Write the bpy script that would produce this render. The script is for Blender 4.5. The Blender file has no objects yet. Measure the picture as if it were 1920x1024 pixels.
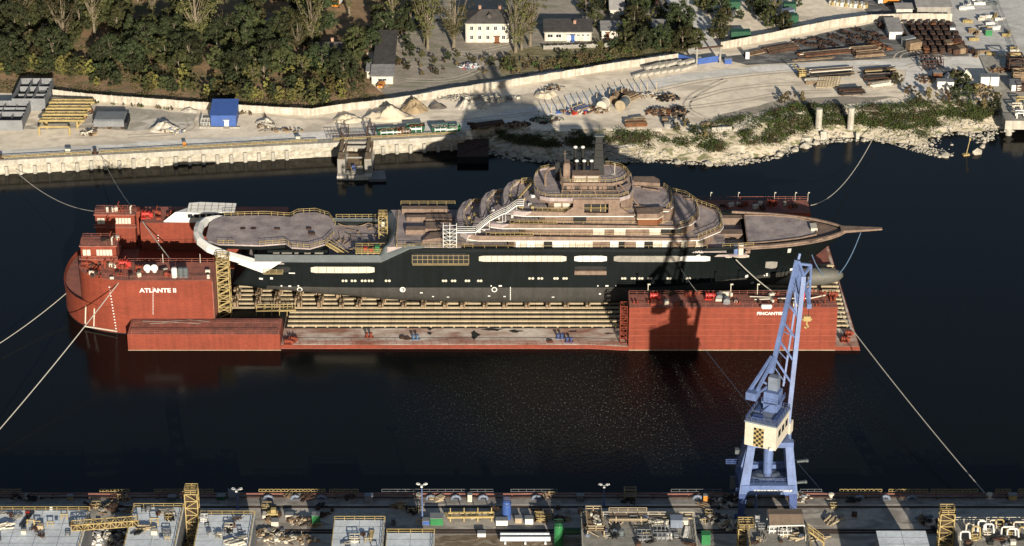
import bpy, bmesh, math, random
from mathutils import Vector, Matrix
S = bpy.context.scene
COL = S.collection
R = math.radians
# ------------------------------------------------------------------ camera
F, PITCH, DIST = 4800.0, R(27), 4800.0 / 7.0
SP, CP = math.sin(PITCH), math.cos(PITCH)
CX, CY, CZ = 0.0, -DIST * CP, DIST * SP
cd = bpy.data.cameras.new('camera'); cam = bpy.data.objects.new('camera', cd); COL.objects.link(cam)
cd.sensor_width = 36; cd.lens = 36 * F / 1920; cd.clip_start = 5; cd.clip_end = 6000
cam.location = (CX, CY, CZ); cam.rotation_euler = (R(90) - PITCH, 0, 0)
S.camera = cam
# ------------------------------------------------------------------ light
SUN_EL, SUN_AZ = R(14.9), R(11.2)
w = bpy.data.worlds.new('World'); S.world = w; w.use_nodes = True
nt = w.node_tree
sky = nt.nodes.new('ShaderNodeTexSky'); sky.sky_type = 'NISHITA'; sky.sun_disc = False
sky.sun_elevation = SUN_EL; sky.sun_rotation = R(180) - SUN_AZ
bg = nt.nodes['Background']; bg.inputs[1].default_value = 0.05
nt.links.new(sky.outputs[0], bg.inputs[0])
ld = bpy.data.lights.new('sun', 'SUN'); ld.energy = 5.0; ld.angle = R(0.5); ld.color = (1, 0.90, 0.74)
sun = bpy.data.objects.new('sun', ld); COL.objects.link(sun)
SDIR = Vector((-math.sin(SUN_AZ) * math.cos(SUN_EL), math.cos(SUN_AZ) * math.cos(SUN_EL), -math.sin(SUN_EL)))
sun.rotation_euler = SDIR.to_track_quat('-Z', 'Y').to_euler(); sun.location = (60, -300, 200)
S.view_settings.view_transform = 'Standard'; S.view_settings.look = 'None'
S.view_settings.gamma = 1; S.view_settings.exposure = 0.92
S.cycles.max_bounces = 5; S.cycles.diffuse_bounces = 2; S.cycles.glossy_bounces = 2

# ------------------------------------------------------------------ helpers
def _ray(px, py):
    a = (px - 960) / F; b = (512 - py) / F
    return a, CP + b * SP, -SP + b * CP
def G(px, py, z=0.0):
    r = _ray(px, py); t = (z - CZ) / r[2]
    return Vector((CX + t * r[0], CY + t * r[1], z))
def A(px, py, Y):
    r = _ray(px, py); t = (Y - CY) / r[1]
    return Vector((CX + t * r[0], Y, CZ + t * r[2]))

MATS = {}
def mat(name, c, rough=0.75, var=0.25, scale=0.6, c2=None, bump=0.0, metal=0.0, detail=5, stretch=None, spec=0.3, thr=None, streak=0.0):
    """principled paint: the colour wanders between c and c2 with two scales of noise"""
    if name in MATS: return MATS[name]
    m = bpy.data.materials.new(name); m.use_nodes = True; n = m.node_tree.nodes; l = m.node_tree.links
    b = n['Principled BSDF']; b.inputs['Roughness'].default_value = rough; b.inputs['Metallic'].default_value = metal
    b.inputs['Specular IOR Level'].default_value = spec
    tc = n.new('ShaderNodeTexCoord'); mp = n.new('ShaderNodeMapping')
    l.new(tc.outputs['Object'], mp.inputs[0])
    if stretch: mp.inputs['Scale'].default_value = stretch
    nz = n.new('ShaderNodeTexNoise'); nz.inputs['Scale'].default_value = scale; nz.inputs['Detail'].default_value = detail; nz.inputs['Roughness'].default_value = 0.65
    l.new(mp.outputs[0], nz.inputs['Vector'])
    cr = n.new('ShaderNodeValToRGB'); e = cr.color_ramp.elements
    if c2 is None: c2 = tuple(max(0, v * (1 - var)) for v in c)
    a0, a1 = thr if thr else (0.34, 0.66)
    e[0].position = a0; e[0].color = (*c2, 1); e[1].position = a1; e[1].color = (*c, 1)
    l.new(nz.outputs['Fac'], cr.inputs[0])
    out = cr.outputs[0]
    nz2 = n.new('ShaderNodeTexNoise'); nz2.inputs['Scale'].default_value = scale * 7; nz2.inputs['Detail'].default_value = 3
    l.new(mp.outputs[0], nz2.inputs['Vector'])
    mx = n.new('ShaderNodeMix'); mx.data_type = 'RGBA'; mx.blend_type = 'MULTIPLY'; mx.inputs[0].default_value = 0.35
    cr2 = n.new('ShaderNodeValToRGB'); cr2.color_ramp.elements[0].position = 0.3; cr2.color_ramp.elements[0].color = (0.45, 0.45, 0.45, 1); cr2.color_ramp.elements[1].position = 0.6
    l.new(nz2.outputs['Fac'], cr2.inputs[0]); l.new(out, mx.inputs[6]); l.new(cr2.outputs[0], mx.inputs[7]); out = mx.outputs[2]
    if streak:
        mp3 = n.new('ShaderNodeMapping'); mp3.inputs['Scale'].default_value = (1.1, 1.1, 0.07); l.new(tc.outputs['Object'], mp3.inputs[0])
        nz3 = n.new('ShaderNodeTexNoise'); nz3.inputs['Scale'].default_value = 0.9; nz3.inputs['Detail'].default_value = 6; l.new(mp3.outputs[0], nz3.inputs['Vector'])
        cr3 = n.new('ShaderNodeValToRGB'); cr3.color_ramp.elements[0].position = 0.38; cr3.color_ramp.elements[0].color = (0.5, 0.45, 0.42, 1); cr3.color_ramp.elements[1].position = 0.58
        mx3 = n.new('ShaderNodeMix'); mx3.data_type = 'RGBA'; mx3.blend_type = 'MULTIPLY'; mx3.inputs[0].default_value = streak
        l.new(nz3.outputs['Fac'], cr3.inputs[0]); l.new(out, mx3.inputs[6]); l.new(cr3.outputs[0], mx3.inputs[7]); out = mx3.outputs[2]
    l.new(out, b.inputs['Base Color'])
    if bump:
        bp = n.new('ShaderNodeBump'); bp.inputs['Strength'].default_value = 0.6; bp.inputs['Distance'].default_value = bump
        l.new(nz2.outputs['Fac'], bp.inputs['Height']); l.new(bp.outputs[0], b.inputs['Normal'])
    MATS[name] = m
    return m

class MB:
    """collects faces; build() links them as one mesh object"""
    def __init__(s): s.v = []; s.f = []; s.m = []; s.mi = 0; s.cuts = []
    def add(s, vs, fs):
        o = len(s.v); s.cuts.append((o, len(s.f))); s.v += [tuple(p) for p in vs]
        for f in fs: s.f.append([i + o for i in f]); s.m.append(s.mi)
        return s
    def box(s, x0, x1, y0, y1, z0, z1):
        return s.add([(x0,y0,z0),(x1,y0,z0),(x1,y1,z0),(x0,y1,z0),(x0,y0,z1),(x1,y0,z1),(x1,y1,z1),(x0,y1,z1)],
            [(0,3,2,1),(4,5,6,7),(0,1,5,4),(1,2,6,5),(2,3,7,6),(3,0,4,7)])
    def cbox(s, c, d, rz=0.0, rx=0.0):
        M = Matrix.Rotation(rz, 3, 'Z') @ Matrix.Rotation(rx, 3, 'X')
        vs = []
        for z in (-.5, .5):
            for x, y in ((-.5,-.5),(.5,-.5),(.5,.5),(-.5,.5)):
                vs.append(Vector(c) + M @ Vector((x*d[0], y*d[1], z*d[2])))
        return s.add(vs, [(0,3,2,1),(4,5,6,7),(0,1,5,4),(1,2,6,5),(2,3,7,6),(3,0,4,7)])
    def bar(s, p, q, w=0.1, h=None):
        p, q = Vector(p), Vector(q); h = h or w; d = q - p
        if d.length < 1e-6: return s
        d.normalize(); up = Vector((0,0,1)) if abs(d.z) < 0.95 else Vector((0,1,0))
        a = d.cross(up).normalized() * w/2; b = a.cross(d).normalized() * h/2
        return s.add([p-a-b,p+a-b,p+a+b,p-a+b,q-a-b,q+a-b,q+a+b,q-a+b],
            [(0,1,2,3),(7,6,5,4),(0,4,5,1),(1,5,6,2),(2,6,7,3),(3,7,4,0)])
    def path(s, pts, r=0.1, n=6, caps=True):
        pts = [Vector(p) for p in pts]; rings = []
        for i, p in enumerate(pts):
            d = (pts[min(i+1, len(pts)-1)] - pts[max(i-1, 0)]).normalized()
            up = Vector((0,0,1)) if abs(d.z) < 0.95 else Vector((0,1,0))
            a = d.cross(up).normalized(); b = a.cross(d)
            rr = r[i] if isinstance(r, (list, tuple)) else r
            rings.append([p + (a*math.cos(k*2*math.pi/n) + b*math.sin(k*2*math.pi/n))*rr for k in range(n)])
        return s.loft(rings, caps)
    def loft(s, rings, caps=True, closed=True):
        n = len(rings[0]); vs = [p for r in rings for p in r]; fs = []
        for i in range(len(rings)-1):
            for k in range(n if closed else n-1):
                k2 = (k+1) % n
                fs.append((i*n+k, i*n+k2, (i+1)*n+k2, (i+1)*n+k))
        if caps: fs.append(tuple(range(n-1, -1, -1))); fs.append(tuple((len(rings)-1)*n+k for k in range(n)))
        return s.add(vs, fs)
    def lathe(s, c, prof, n=12):
        c = Vector(c)
        return s.loft([[c + Vector((r*math.cos(k*2*math.pi/n), r*math.sin(k*2*math.pi/n), z)) for k in range(n)] for r, z in prof])
    def prism(s, pl, z0, z1):
        ar = sum(pl[i][0]*pl[(i+1)%len(pl)][1]-pl[(i+1)%len(pl)][0]*pl[i][1] for i in range(len(pl)))
        if ar < 0: pl = pl[::-1]
        g = lambda z: [(p[0], p[1], z(p) if callable(z) else z) for p in pl]
        return s.loft([g(z0), g(z1)])
    def wall(s, pl, z0, z1, t=0.25, closed=True):
        """upright band along a plan polyline"""
        n = len(pl)
        for i in range(n if closed else n-1):
            p, q = Vector(pl[i][:2]), Vector(pl[(i+1)%n][:2]); d = q-p
            if d.length < 1e-4: continue
            o = Vector((d.y, -d.x)).normalized()*t/2
            s.add([(p.x-o.x,p.y-o.y,z0),(p.x+o.x,p.y+o.y,z0),(q.x+o.x,q.y+o.y,z0),(q.x-o.x,q.y-o.y,z0),
                   (p.x-o.x,p.y-o.y,z1),(p.x+o.x,p.y+o.y,z1),(q.x+o.x,q.y+o.y,z1),(q.x-o.x,q.y-o.y,z1)],
                  [(0,3,2,1),(4,5,6,7),(0,1,5,4),(1,2,6,5),(2,3,7,6),(3,0,4,7)])
        return s
    def rail(s, pts, h=1.1, w=0.09, step=2.0, mid=1, closed=False):
        pts = [Vector(p) for p in pts]
        if closed: pts.append(pts[0].copy())
        for p, q in zip(pts, pts[1:]):
            L = (q-p).length; k = max(1, round(L/step))
            for i in range(k+1):
                a = p.lerp(q, i/k); s.bar(a, a+Vector((0,0,h)), w)
            for j in range(mid+1):
                z = Vector((0,0,h*(j+1)/(mid+1))); s.bar(p+z, q+z, w)
        return s
    def truss(s, p, q, w=1.2, h=1.2, n=8, t=0.12, side=None):
        """box lattice girder from p to q"""
        p, q = Vector(p), Vector(q); d = (q-p).normalized()
        up = Vector((0,0,1)) if abs(d.z) < 0.9 else Vector((0,1,0))
        a = (side or d.cross(up)).normalized()*w/2; b = a.cross(d).normalized()*h/2
        cs = [-a-b, a-b, a+b, -a+b]
        for c in cs: s.bar(p+c, q+c, t)
        for i in range(n+1):
            m = p.lerp(q, i/n)
            for k in range(4): s.bar(m+cs[k], m+cs[(k+1)%4], t*.8)
            if i < n:
                m2 = p.lerp(q, (i+1)/n)
                for k in range(4):
                    a0, a1 = (cs[k], cs[(k+1)%4]) if (i+k) % 2 else (cs[(k+1)%4], cs[k])
                    s.bar(m+a0, m2+a1, t*.7)
        return s
    def build(s, name, m, parent=None, smooth=False):
        ms = m if isinstance(m, (list, tuple)) else [m]
        me = bpy.data.meshes.new(name)
        if parent is not None: off = Vector(root_loc(parent))
        else:
            xs = [v[0] for v in s.v]; ys = [v[1] for v in s.v]; zs = [v[2] for v in s.v]
            off = Vector(((min(xs)+max(xs))/2, (min(ys)+max(ys))/2, min(zs)))
        me.from_pydata([(v[0]-off.x, v[1]-off.y, v[2]-off.z) for v in s.v], [], s.f)
        for x in ms: me.materials.append(x)
        me.polygons.foreach_set('material_index', s.m)
        if smooth: me.polygons.foreach_set('use_smooth', [True]*len(s.f))
        me.validate(); me.update()
        o = bpy.data.objects.new(name, me); COL.objects.link(o)
        if parent is not None: o.parent = parent
        else: o.location = off
        return o
def build_each(s, name, m, parent, gap=0.15, smooth=False):
    """one object for each separate piece that was added"""
    ends = s.cuts[1:]+[(len(s.v), len(s.f))]; B = []
    for (a, fa), (b, fb) in zip(s.cuts, ends):
        q = s.v[a:b]; B.append([min(p[i] for p in q) for i in range(3)]+[max(p[i] for p in q) for i in range(3)])
    n = len(B); par = list(range(n))
    def find(i):
        while par[i] != i: i = par[i]
        return i
    for i in range(n):
        for j in range(i):
            if all(B[i][k] <= B[j][k+3]+gap and B[j][k] <= B[i][k+3]+gap for k in range(3)): par[find(i)] = find(j)
    G_ = {}
    for i in range(n): G_.setdefault(find(i), []).append(i)
    out = []
    for L in G_.values():
        mb = MB()
        for i in L:
            (a, fa), (b, fb) = s.cuts[i], ends[i]; o = len(mb.v); mb.v += s.v[a:b]
            for k in range(fa, fb): mb.f.append([x-a+o for x in s.f[k]]); mb.m.append(s.m[k])
        out.append(mb.build(name, m, parent, smooth))
    return out
MB.build_each = build_each
def root_loc(p):
    L = Vector(p.location)
    while p.parent: p = p.parent; L = L + p.location
    return L
def tag(o, label, cat, group=None, kind=None):
    o['label'] = label; o['category'] = cat
    if group: o['group'] = group
    o['kind'] = kind or 'thing'
    return o
def thing(name, label, cat, loc, group=None):
    o = bpy.data.objects.new(name, None); COL.objects.link(o); o.location = loc; o.empty_display_size = 0.5
    return tag(o, label, cat, group)
def solo(name, mb, m, label, cat, group=None, smooth=False):
    return tag(mb.build(name, m, None, smooth), label, cat, group)
def struct(name, mb, m, smooth=False):
    o = mb.build(name, m, None, smooth); o['kind'] = 'structure'; return o
def dup(o, loc, rz=0.0, label=None, sc=None):
    def cp(x, par):
        c = x.copy(); COL.objects.link(c)
        if par: c.parent = par
        for ch in x.children: cp(ch, c)
        return c
    c = cp(o, None); c.location = loc; c.rotation_euler = (0, 0, rz)
    if sc: c.scale = (sc, sc, sc) if not isinstance(sc, tuple) else sc
    if label: c['label'] = label
    return c
def text(name, body, size, loc, m, parent, rot=(R(90), 0, 0), bold=0.02, sx=1.0):
    cu = bpy.data.curves.new(name, 'FONT'); cu.body = body; cu.size = size; cu.extrude = 0.02; cu.offset = bold; cu.resolution_u = 2
    cu.align_x = 'LEFT'
    t = bpy.data.objects.new(name, cu); COL.objects.link(t)
    bpy.context.view_layer.update()
    me = bpy.data.meshes.new_from_object(t.evaluated_get(bpy.context.evaluated_depsgraph_get()))
    bpy.data.objects.remove(t)
    me.materials.clear(); me.materials.append(m)
    o = bpy.data.objects.new(name, me); COL.objects.link(o); o.parent = parent
    o.location = Vector(loc) - root_loc(parent); o.rotation_euler = rot; o.scale = (sx, 1, 1)
    return o
def sag(p, q, s, n=14):
    p, q = Vector(p), Vector(q)
    return [p.lerp(q, i/n) - Vector((0,0,4*s*(i/n)*(1-i/n))) for i in range(n+1)]
ORD = ['first','second','third','fourth','fifth','sixth','seventh','eighth','ninth','tenth','eleventh','twelfth','thirteenth','fourteenth','fifteenth','sixteenth','seventeenth','eighteenth','nineteenth','twentieth']
def nth(i):
    if i < 20: return ORD[i]
    t = {2:'twenty',3:'thirty',4:'forty',5:'fifty',6:'sixty',7:'seventy',8:'eighty',9:'ninety'}
    a, b = divmod(i+1, 10)
    if a >= 10: return 'hundred and ' + nth(i-100)
    return (t[a] + '-' + ORD[b-1]) if b else (t[a][:-1] + 'ieth')
rnd = random.Random(7)

# ------------------------------------------------------------------ materials
M = {}
M['red'] = mat('red_hull_paint', (0.192,0.037,0.0185), 0.75, 0.2, 0.12, bump=0.01, streak=0.3, stretch=(1,1,2.5))
M['red_dark'] = mat('red_deck_paint', (0.31,0.105,0.075), 0.85, 0.4, 0.35, c2=(0.16,0.07,0.055))
M['deckrust'] = mat('worn_dock_deck', (0.58,0.51,0.44), 0.9, 0.4, 0.16, c2=(0.25,0.12,0.085), thr=(0.36,0.6), stretch=(0.5,1,1))
M['black'] = mat('black_steel', (0.012,0.013,0.014), 0.6, 0.3)
M['dark'] = mat('dark_void', (0.02,0.02,0.02), 0.9, 0.3)
M['green'] = mat('hull_dark_green', (0.005,0.0078,0.0085), 0.65, 0.25, 0.3, spec=0.1, streak=0.4)
M['greycap'] = mat('grey_primer', (0.0888, 0.1036, 0.111), 0.6, 0.2, 0.4)
M['boot'] = mat('antifouling_grey', (0.0429, 0.0407, 0.037), 0.6, 0.25, 0.2, streak=0.3)
M['pink'] = mat('superstructure_primer', (0.21, 0.148, 0.113), 0.75, 0.4, 0.35, streak=0.3)
M['deck'] = mat('purple_grey_deck', (0.36,0.305,0.29), 0.85, 0.35, 0.25, c2=(0.19,0.155,0.16))
M['cream'] = mat('cream_panel', (0.4736, 0.4366, 0.3626), 0.7, 0.15, 0.5)
M['white'] = mat('white_paint', (0.5624, 0.555, 0.5328), 0.6, 0.1, 0.4)
M['yellow'] = mat('yellow_scaffold', (0.3404, 0.259, 0.111), 0.7, 0.3, 0.5)
M['yellowd'] = mat('dull_yellow_rail', (0.3108, 0.2442, 0.1258), 0.7, 0.3, 0.5)
M['blue'] = mat('crane_blue', (0.1073, 0.1591, 0.3256), 0.5, 0.25, 0.35, streak=0.3)
M['blue_d'] = mat('crane_blue_dark', (0.0518, 0.0814, 0.2072), 0.55, 0.25, 0.35)
M['steelblue'] = mat('blue_grey_roof', (0.148, 0.1776, 0.2368), 0.6, 0.25, 0.4)
M['roof'] = mat('grey_block_roof', (0.60,0.65,0.70), 0.7, 0.25, 0.18, bump=0.01)
M['grey'] = mat('grey_steel', (0.1776, 0.185, 0.1961), 0.6, 0.25, 0.4)
M['rust'] = mat('rusty_steel', (0.074, 0.037, 0.0237), 0.9, 0.5, 0.7, c2=(0.0259, 0.0163, 0.0126))
M['rustbr'] = mat('orange_rust', (0.1776, 0.0703, 0.0259), 0.9, 0.5, 0.7, c2=(0.0666, 0.0296, 0.0163))
M['wood'] = mat('weathered_wood', (0.2442, 0.1776, 0.111), 0.9, 0.4, 0.6, c2=(0.1184, 0.0814, 0.0518))
M['conc'] = mat('pale_concrete', (0.407, 0.3848, 0.333), 0.9, 0.3, 0.35, bump=0.02, streak=0.4)
M['concd'] = mat('dirty_concrete', (0.2664, 0.2516, 0.222), 0.9, 0.35, 0.4, bump=0.02)
M['beam'] = mat('keel_beam_buff', (0.35, 0.285, 0.19), 0.85, 0.25, 0.5)
M['greenp'] = mat('green_paint', (0.0259, 0.1628, 0.0555), 0.5, 0.2, 0.5)
M['greend'] = mat('dark_green_paint', (0.0148, 0.074, 0.037), 0.5, 0.3, 0.5)
M['blueroof'] = mat('blue_sheet', (0.0407, 0.0888, 0.2812), 0.5, 0.2, 0.5)
M['rope'] = mat('pale_rope', (0.407, 0.3848, 0.333), 0.9, 0.1)
M['ropeblue'] = mat('blue_rope', (0.074, 0.1258, 0.2072), 0.9, 0.1)
M['brown'] = mat('brown_panel', (0.148, 0.0555, 0.0222), 0.5, 0.2)
M['bulb'] = mat('bulb_grey', (0.0962, 0.0925, 0.0814), 0.6, 0.2, 0.3)
M['seam'] = mat('lighter_red', (0.245, 0.062, 0.035), 0.75, 0.3, 0.3)  # lighter red for the bands along the tower plates
M['casing'] = mat('recess_dark_casing', (0.0518, 0.0444, 0.037), 0.8, 0.4, 0.6)  # dark colour stands in for the shaded recess inside the open frame
M['glass'] = mat('dark_glass', (0.02,0.025,0.03), 0.15, 0.2, spec=0.6)
M['orange'] = mat('orange_paint', (0.481, 0.1776, 0.0222), 0.5, 0.15)
M['redp'] = mat('bright_red', (0.37, 0.0296, 0.0222), 0.5, 0.2)
M['tarmac'] = mat('dark_yard_surface', (0.14,0.145,0.15), 0.95, 0.3, 0.2)

# ------------------------------------------------------------------ water
wm = bpy.data.materials.new('harbour_water'); wm.use_nodes = True
n = wm.node_tree.nodes; l = wm.node_tree.links; b = n['Principled BSDF']
b.inputs['Base Color'].default_value = (0.0030, 0.0034, 0.0036, 1); b.inputs['Roughness'].default_value = 0.12
b.inputs['IOR'].default_value = 1.33; b.inputs['Specular IOR Level'].default_value = 0.19
tc = n.new('ShaderNodeTexCoord')
mp = n.new('ShaderNodeMapping'); mp.inputs['Scale'].default_value = (1, 0.55, 1); l.new(tc.outputs['Object'], mp.inputs[0])
n1 = n.new('ShaderNodeTexNoise'); n1.inputs['Scale'].default_value = 1.6; n1.inputs['Detail'].default_value = 5; n1.inputs['Roughness'].default_value = 0.6; l.new(mp.outputs[0], n1.inputs['Vector'])
n2 = n.new('ShaderNodeTexNoise'); n2.inputs['Scale'].default_value = 0.02; n2.inputs['Detail'].default_value = 3; l.new(tc.outputs['Object'], n2.inputs['Vector'])
cr = n.new('ShaderNodeValToRGB'); cr.color_ramp.elements[0].position = 0.40; cr.color_ramp.elements[0].color = (0.15,0.15,0.15,1); cr.color_ramp.elements[1].position = 0.62
l.new(n2.outputs['Fac'], cr.inputs[0])
bp = n.new('ShaderNodeBump'); bp.inputs['Distance'].default_value = 0.22
# a wind-ruffled patch off the dock, calm water elsewhere
mp2 = n.new('ShaderNodeMapping'); mp2.inputs['Location'].default_value = (-0.45, 1.95, 0); mp2.inputs['Scale'].default_value = (1/66, 1/37, 0); l.new(tc.outputs['Object'], mp2.inputs[0])
gr = n.new('ShaderNodeTexGradient'); gr.gradient_type = 'SPHERICAL'; l.new(mp2.outputs[0], gr.inputs[0])
mw = n.new('ShaderNodeMath'); mw.operation = 'MULTIPLY_ADD'; mw.inputs[1].default_value = 1.9; mw.use_clamp = True; l.new(gr.outputs['Fac'], mw.inputs[0])
ms = n.new('ShaderNodeMath'); ms.operation = 'MULTIPLY'; ms.inputs[1].default_value = 0.16; l.new(cr.outputs[0], ms.inputs[0]); l.new(ms.outputs[0], mw.inputs[2])
# pale flecks painted into the base colour as glitter on the ruffled patch
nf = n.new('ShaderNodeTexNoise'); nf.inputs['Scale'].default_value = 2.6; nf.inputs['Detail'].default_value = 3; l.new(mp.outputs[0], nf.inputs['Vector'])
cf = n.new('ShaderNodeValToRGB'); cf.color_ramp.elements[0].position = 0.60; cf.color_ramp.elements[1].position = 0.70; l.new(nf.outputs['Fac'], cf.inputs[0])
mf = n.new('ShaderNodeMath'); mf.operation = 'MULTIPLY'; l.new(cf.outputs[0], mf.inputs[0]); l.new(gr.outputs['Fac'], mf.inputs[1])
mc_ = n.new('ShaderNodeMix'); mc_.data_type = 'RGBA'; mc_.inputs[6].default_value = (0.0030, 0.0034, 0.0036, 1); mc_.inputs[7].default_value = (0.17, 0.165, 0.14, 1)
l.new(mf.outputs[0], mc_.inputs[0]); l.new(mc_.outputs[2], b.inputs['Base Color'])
l.new(n1.outputs['Fac'], bp.inputs['Height']); l.new(mw.outputs[0], bp.inputs['Strength']); l.new(bp.outputs[0], b.inputs['Normal'])
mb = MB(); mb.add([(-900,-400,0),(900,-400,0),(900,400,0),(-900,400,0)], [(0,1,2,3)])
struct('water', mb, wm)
# ================================================================== yacht
YC = -12.2
yacht = thing('yacht', 'long dark green unfinished superyacht with beige decks sitting on the red floating dock', 'yacht', (0, YC, 1.9))
def itp(tab, x):
    if x <= tab[0][0]: return tab[0][1]
    for (a, u), (b_, v) in zip(tab, tab[1:]):
        if x <= b_:
            t = (x-a)/(b_-a); t = t*t*(3-2*t)*0.5+t*0.5; return u+(v-u)*t
    return tab[-1][1]
BD = [(-73,10.6),(-68,11.2),(-60,11.7),(-50,11.8),(40,11.8),(50,11.55),(58,10.8),(66,9.9),(72,8.7),(77,7.3),(81,5.5),(84,3.6),(87.3,0.5)]
BW = [(-73,9.0),(-62,11),(-40,11.8),(30,11.8),(40,11.3),(50,9.2),(58,6.9),(66,4.4),(72,2.6),(77,1.2),(80,0.4)]
KZ = [(-73,6.3),(-60,5.6),(-45,4.2),(-28,2.7),(-10,2.0),(0,1.9),(60,1.9),(68,3.0),(73,5.5),(77,9),(81,12.8),(84,15.5),(87.3,18.7)]
ZD = [(-73,15.6),(-33.4,15.6),(-26.0,19.3),(87.3,19.1)]
def zd(x):
    if x <= -33.4: return 15.6
    if x <= -26: return 15.6+(x+33.4)/7.4*3.7
    return 19.3-0.2*max(0, (x-40)/47)
def hb(x, z):
    k = itp(KZ, x); wl = itp(BW, x); bd = itp(BD, x); top = zd(x) if x > 30 else 19.3
    n_ = 4.5 if x < 35 else max(1.8, 4.5-(x-35)*0.09)
    if x < -30: n_ = max(2.6, 4.5+(x+30)*0.045)
    if k >= 7.5: return bd*max(0, (z-k)/(top-k))**0.8
    if z < 8: 
        v = min(1, max(0, (8-z)/(8-k))); return wl*(1-v**n_)**(1/n_)
    return wl+(bd-wl)*((z-8)/(top-8))**1.5
def xs(x, z):
    s = min(1, max(0, (-50-x)/23)); s = s*s*(3-2*s); return x+max(0, z-6.5)*0.78*s
stations = [-73,-71,-68,-64,-60,-55,-50,-45,-40,-36,-33.4,-31,-28.5,-26,-22,-15,-8,0,8,16,24,30,36,40,44,48,52,56,60,63,66,69,72,74.5,77,79,81,82.5,84,85.5,86.5,87.3]
NB, NT = 9, 9
rings = []
for x in stations:
    k = itp(KZ, x); half = []
    if k < 7.5:
        n_ = 4.5 if x < 35 else max(1.8, 4.5-(x-35)*0.09)
        if x < -30: n_ = max(2.6, 4.5+(x+30)*0.045)
        wl = itp(BW, x)
        for i in range(NB):
            th = math.pi/2*(1-i/NB); half.append((wl*math.cos(th)**(2/n_) if i else 0.0, 8-(8-k)*math.sin(th)**(2/n_)))
        for i in range(NT+1):
            z = 8+(zd(x)-8)*i/NT; half.append((hb(x, z), z))
    else:
        for i in range(NB+NT+1):
            z = k+(zd(x)-k)*i/(NB+NT); half.append((hb(x, z), z))
    ring = [(xs(x, z), YC-b_, z) for b_, z in half[::-1]] + [(xs(x, z), YC+b_, z) for b_, z in half[1:]]
    rings.append(ring)
mb = MB(); mb.loft(rings, caps=False, closed=False)
c0 = len(rings[0]); mb.add(rings[0], [tuple(range(c0))])          # transom
# the lower hull is grey antifouling paint, split by height
tmp = MB()
for f in mb.f:
    zc = sum(mb.v[i][2] for i in f)/len(f); xc = sum(mb.v[i][0] for i in f)/len(f)
    tmp.mi = 1 if (zc < 8.0 and -62 < xc) else 0
    o = len(tmp.v); tmp.v += [mb.v[i] for i in f]; tmp.f.append([o+i for i in range(len(f))]); tmp.m.append(tmp.mi)
hull = tmp.build('hull', [M['green'], M['boot']], yacht)
bm = bmesh.new(); bm.from_mesh(hull.data); bmesh.ops.remove_doubles(bm, verts=bm.verts, dist=0.002)
for f in bm.faces: f.smooth = True
bm.to_mesh(hull.data); bm.free()
mo = hull.modifiers.new('thick', 'SOLIDIFY'); mo.thickness = 0.18; mo.offset = -1
# bulb
mb = MB(); rg = []
for x, r, z in [(64,1.0,4.6),(68,1.8,4.7),(73,2.3,4.9),(78,2.45,5.1),(82,2.3,5.3),(84.5,1.9,5.4),(86,1.3,5.5),(86.9,0.55,5.55)]:
    rg.append([(x, YC+r*0.95*math.cos(t), z+r*math.sin(t)) for t in [i*math.pi/9 for i in range(18)]])
mb.loft(rg); mb.build('bulbous_bow', M['bulb'], yacht, True)
# sloping grey bulwark cap along the stern well and up the slope
mb = MB()
for s in (-1, 1):
    ln = [(-66,15.6),(-55,15.6),(-45,15.6),(-33.6,15.6),(-26.2,19.35),(-22.5,19.75)]
    rg = []
    for x, z in ln:
        b_ = itp(BD, x) if x > -60 else 11.5; h = 1.35 if x < -27 else (0.8 if x < -24 else 0.1)
        rg.append([(x, YC+s*(b_+0.04), z), (x, YC+s*(b_+0.04), z-0.3), (x-.2, YC+s*(b_-0.9), z+h-0.2), (x-.2, YC+s*(b_-0.9), z+h)])
    mb.loft(rg)
mb.build('bulwark', M['greycap'], yacht)
# white stern wings under the helideck
mb = MB(); P = []
for x, y, z in [(-64.5,11.75,14.2),(-69,11.8,15.6),(-74,11.2,16.9),(-78.5,9.6,18.0),(-81.3,6.6,18.7),(-82.5,3.2,19.0),(-82.7,0,19.1)]: P.append((x, -y, z))
P = P + [(x, -y, z) for x, y, z in P[-2::-1]]
rg = []
for i, (x, y, z) in enumerate(P):
    v = Vector((x, y)); inn = -v.copy(); inn = Vector((-(x+70), -y)).normalized() if x < -72 else Vector((0.25, -1 if y > 0 else 1)).normalized()
    w_ = 2.6 if abs(y) > 7 else 2.2
    rg.append([(x, YC+y, z-0.9), (x, YC+y, z+0.5), (x+inn.x*w_*.5, YC+y+inn.y*w_*.5, z+0.9), (x+inn.x*w_, YC+y+inn.y*w_, z+0.2), (x+inn.x*w_, YC+y+inn.y*w_, z-0.9)])
mb.loft(rg)
for s in (-1, 1):   # the flat white flash on the hull side below the wing
    mb.add([(-70.5,YC+s*11.85,14.9),(-64,YC+s*11.9,12.2),(-62.5,YC+s*11.9,13.1),(-59,YC+s*11.92,15.55),(-66,YC+s*11.9,15.55)], [(0,1,2,3,4) if s < 0 else (4,3,2,1,0)])
mb.build('stern_wing', M['white'], yacht)
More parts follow.
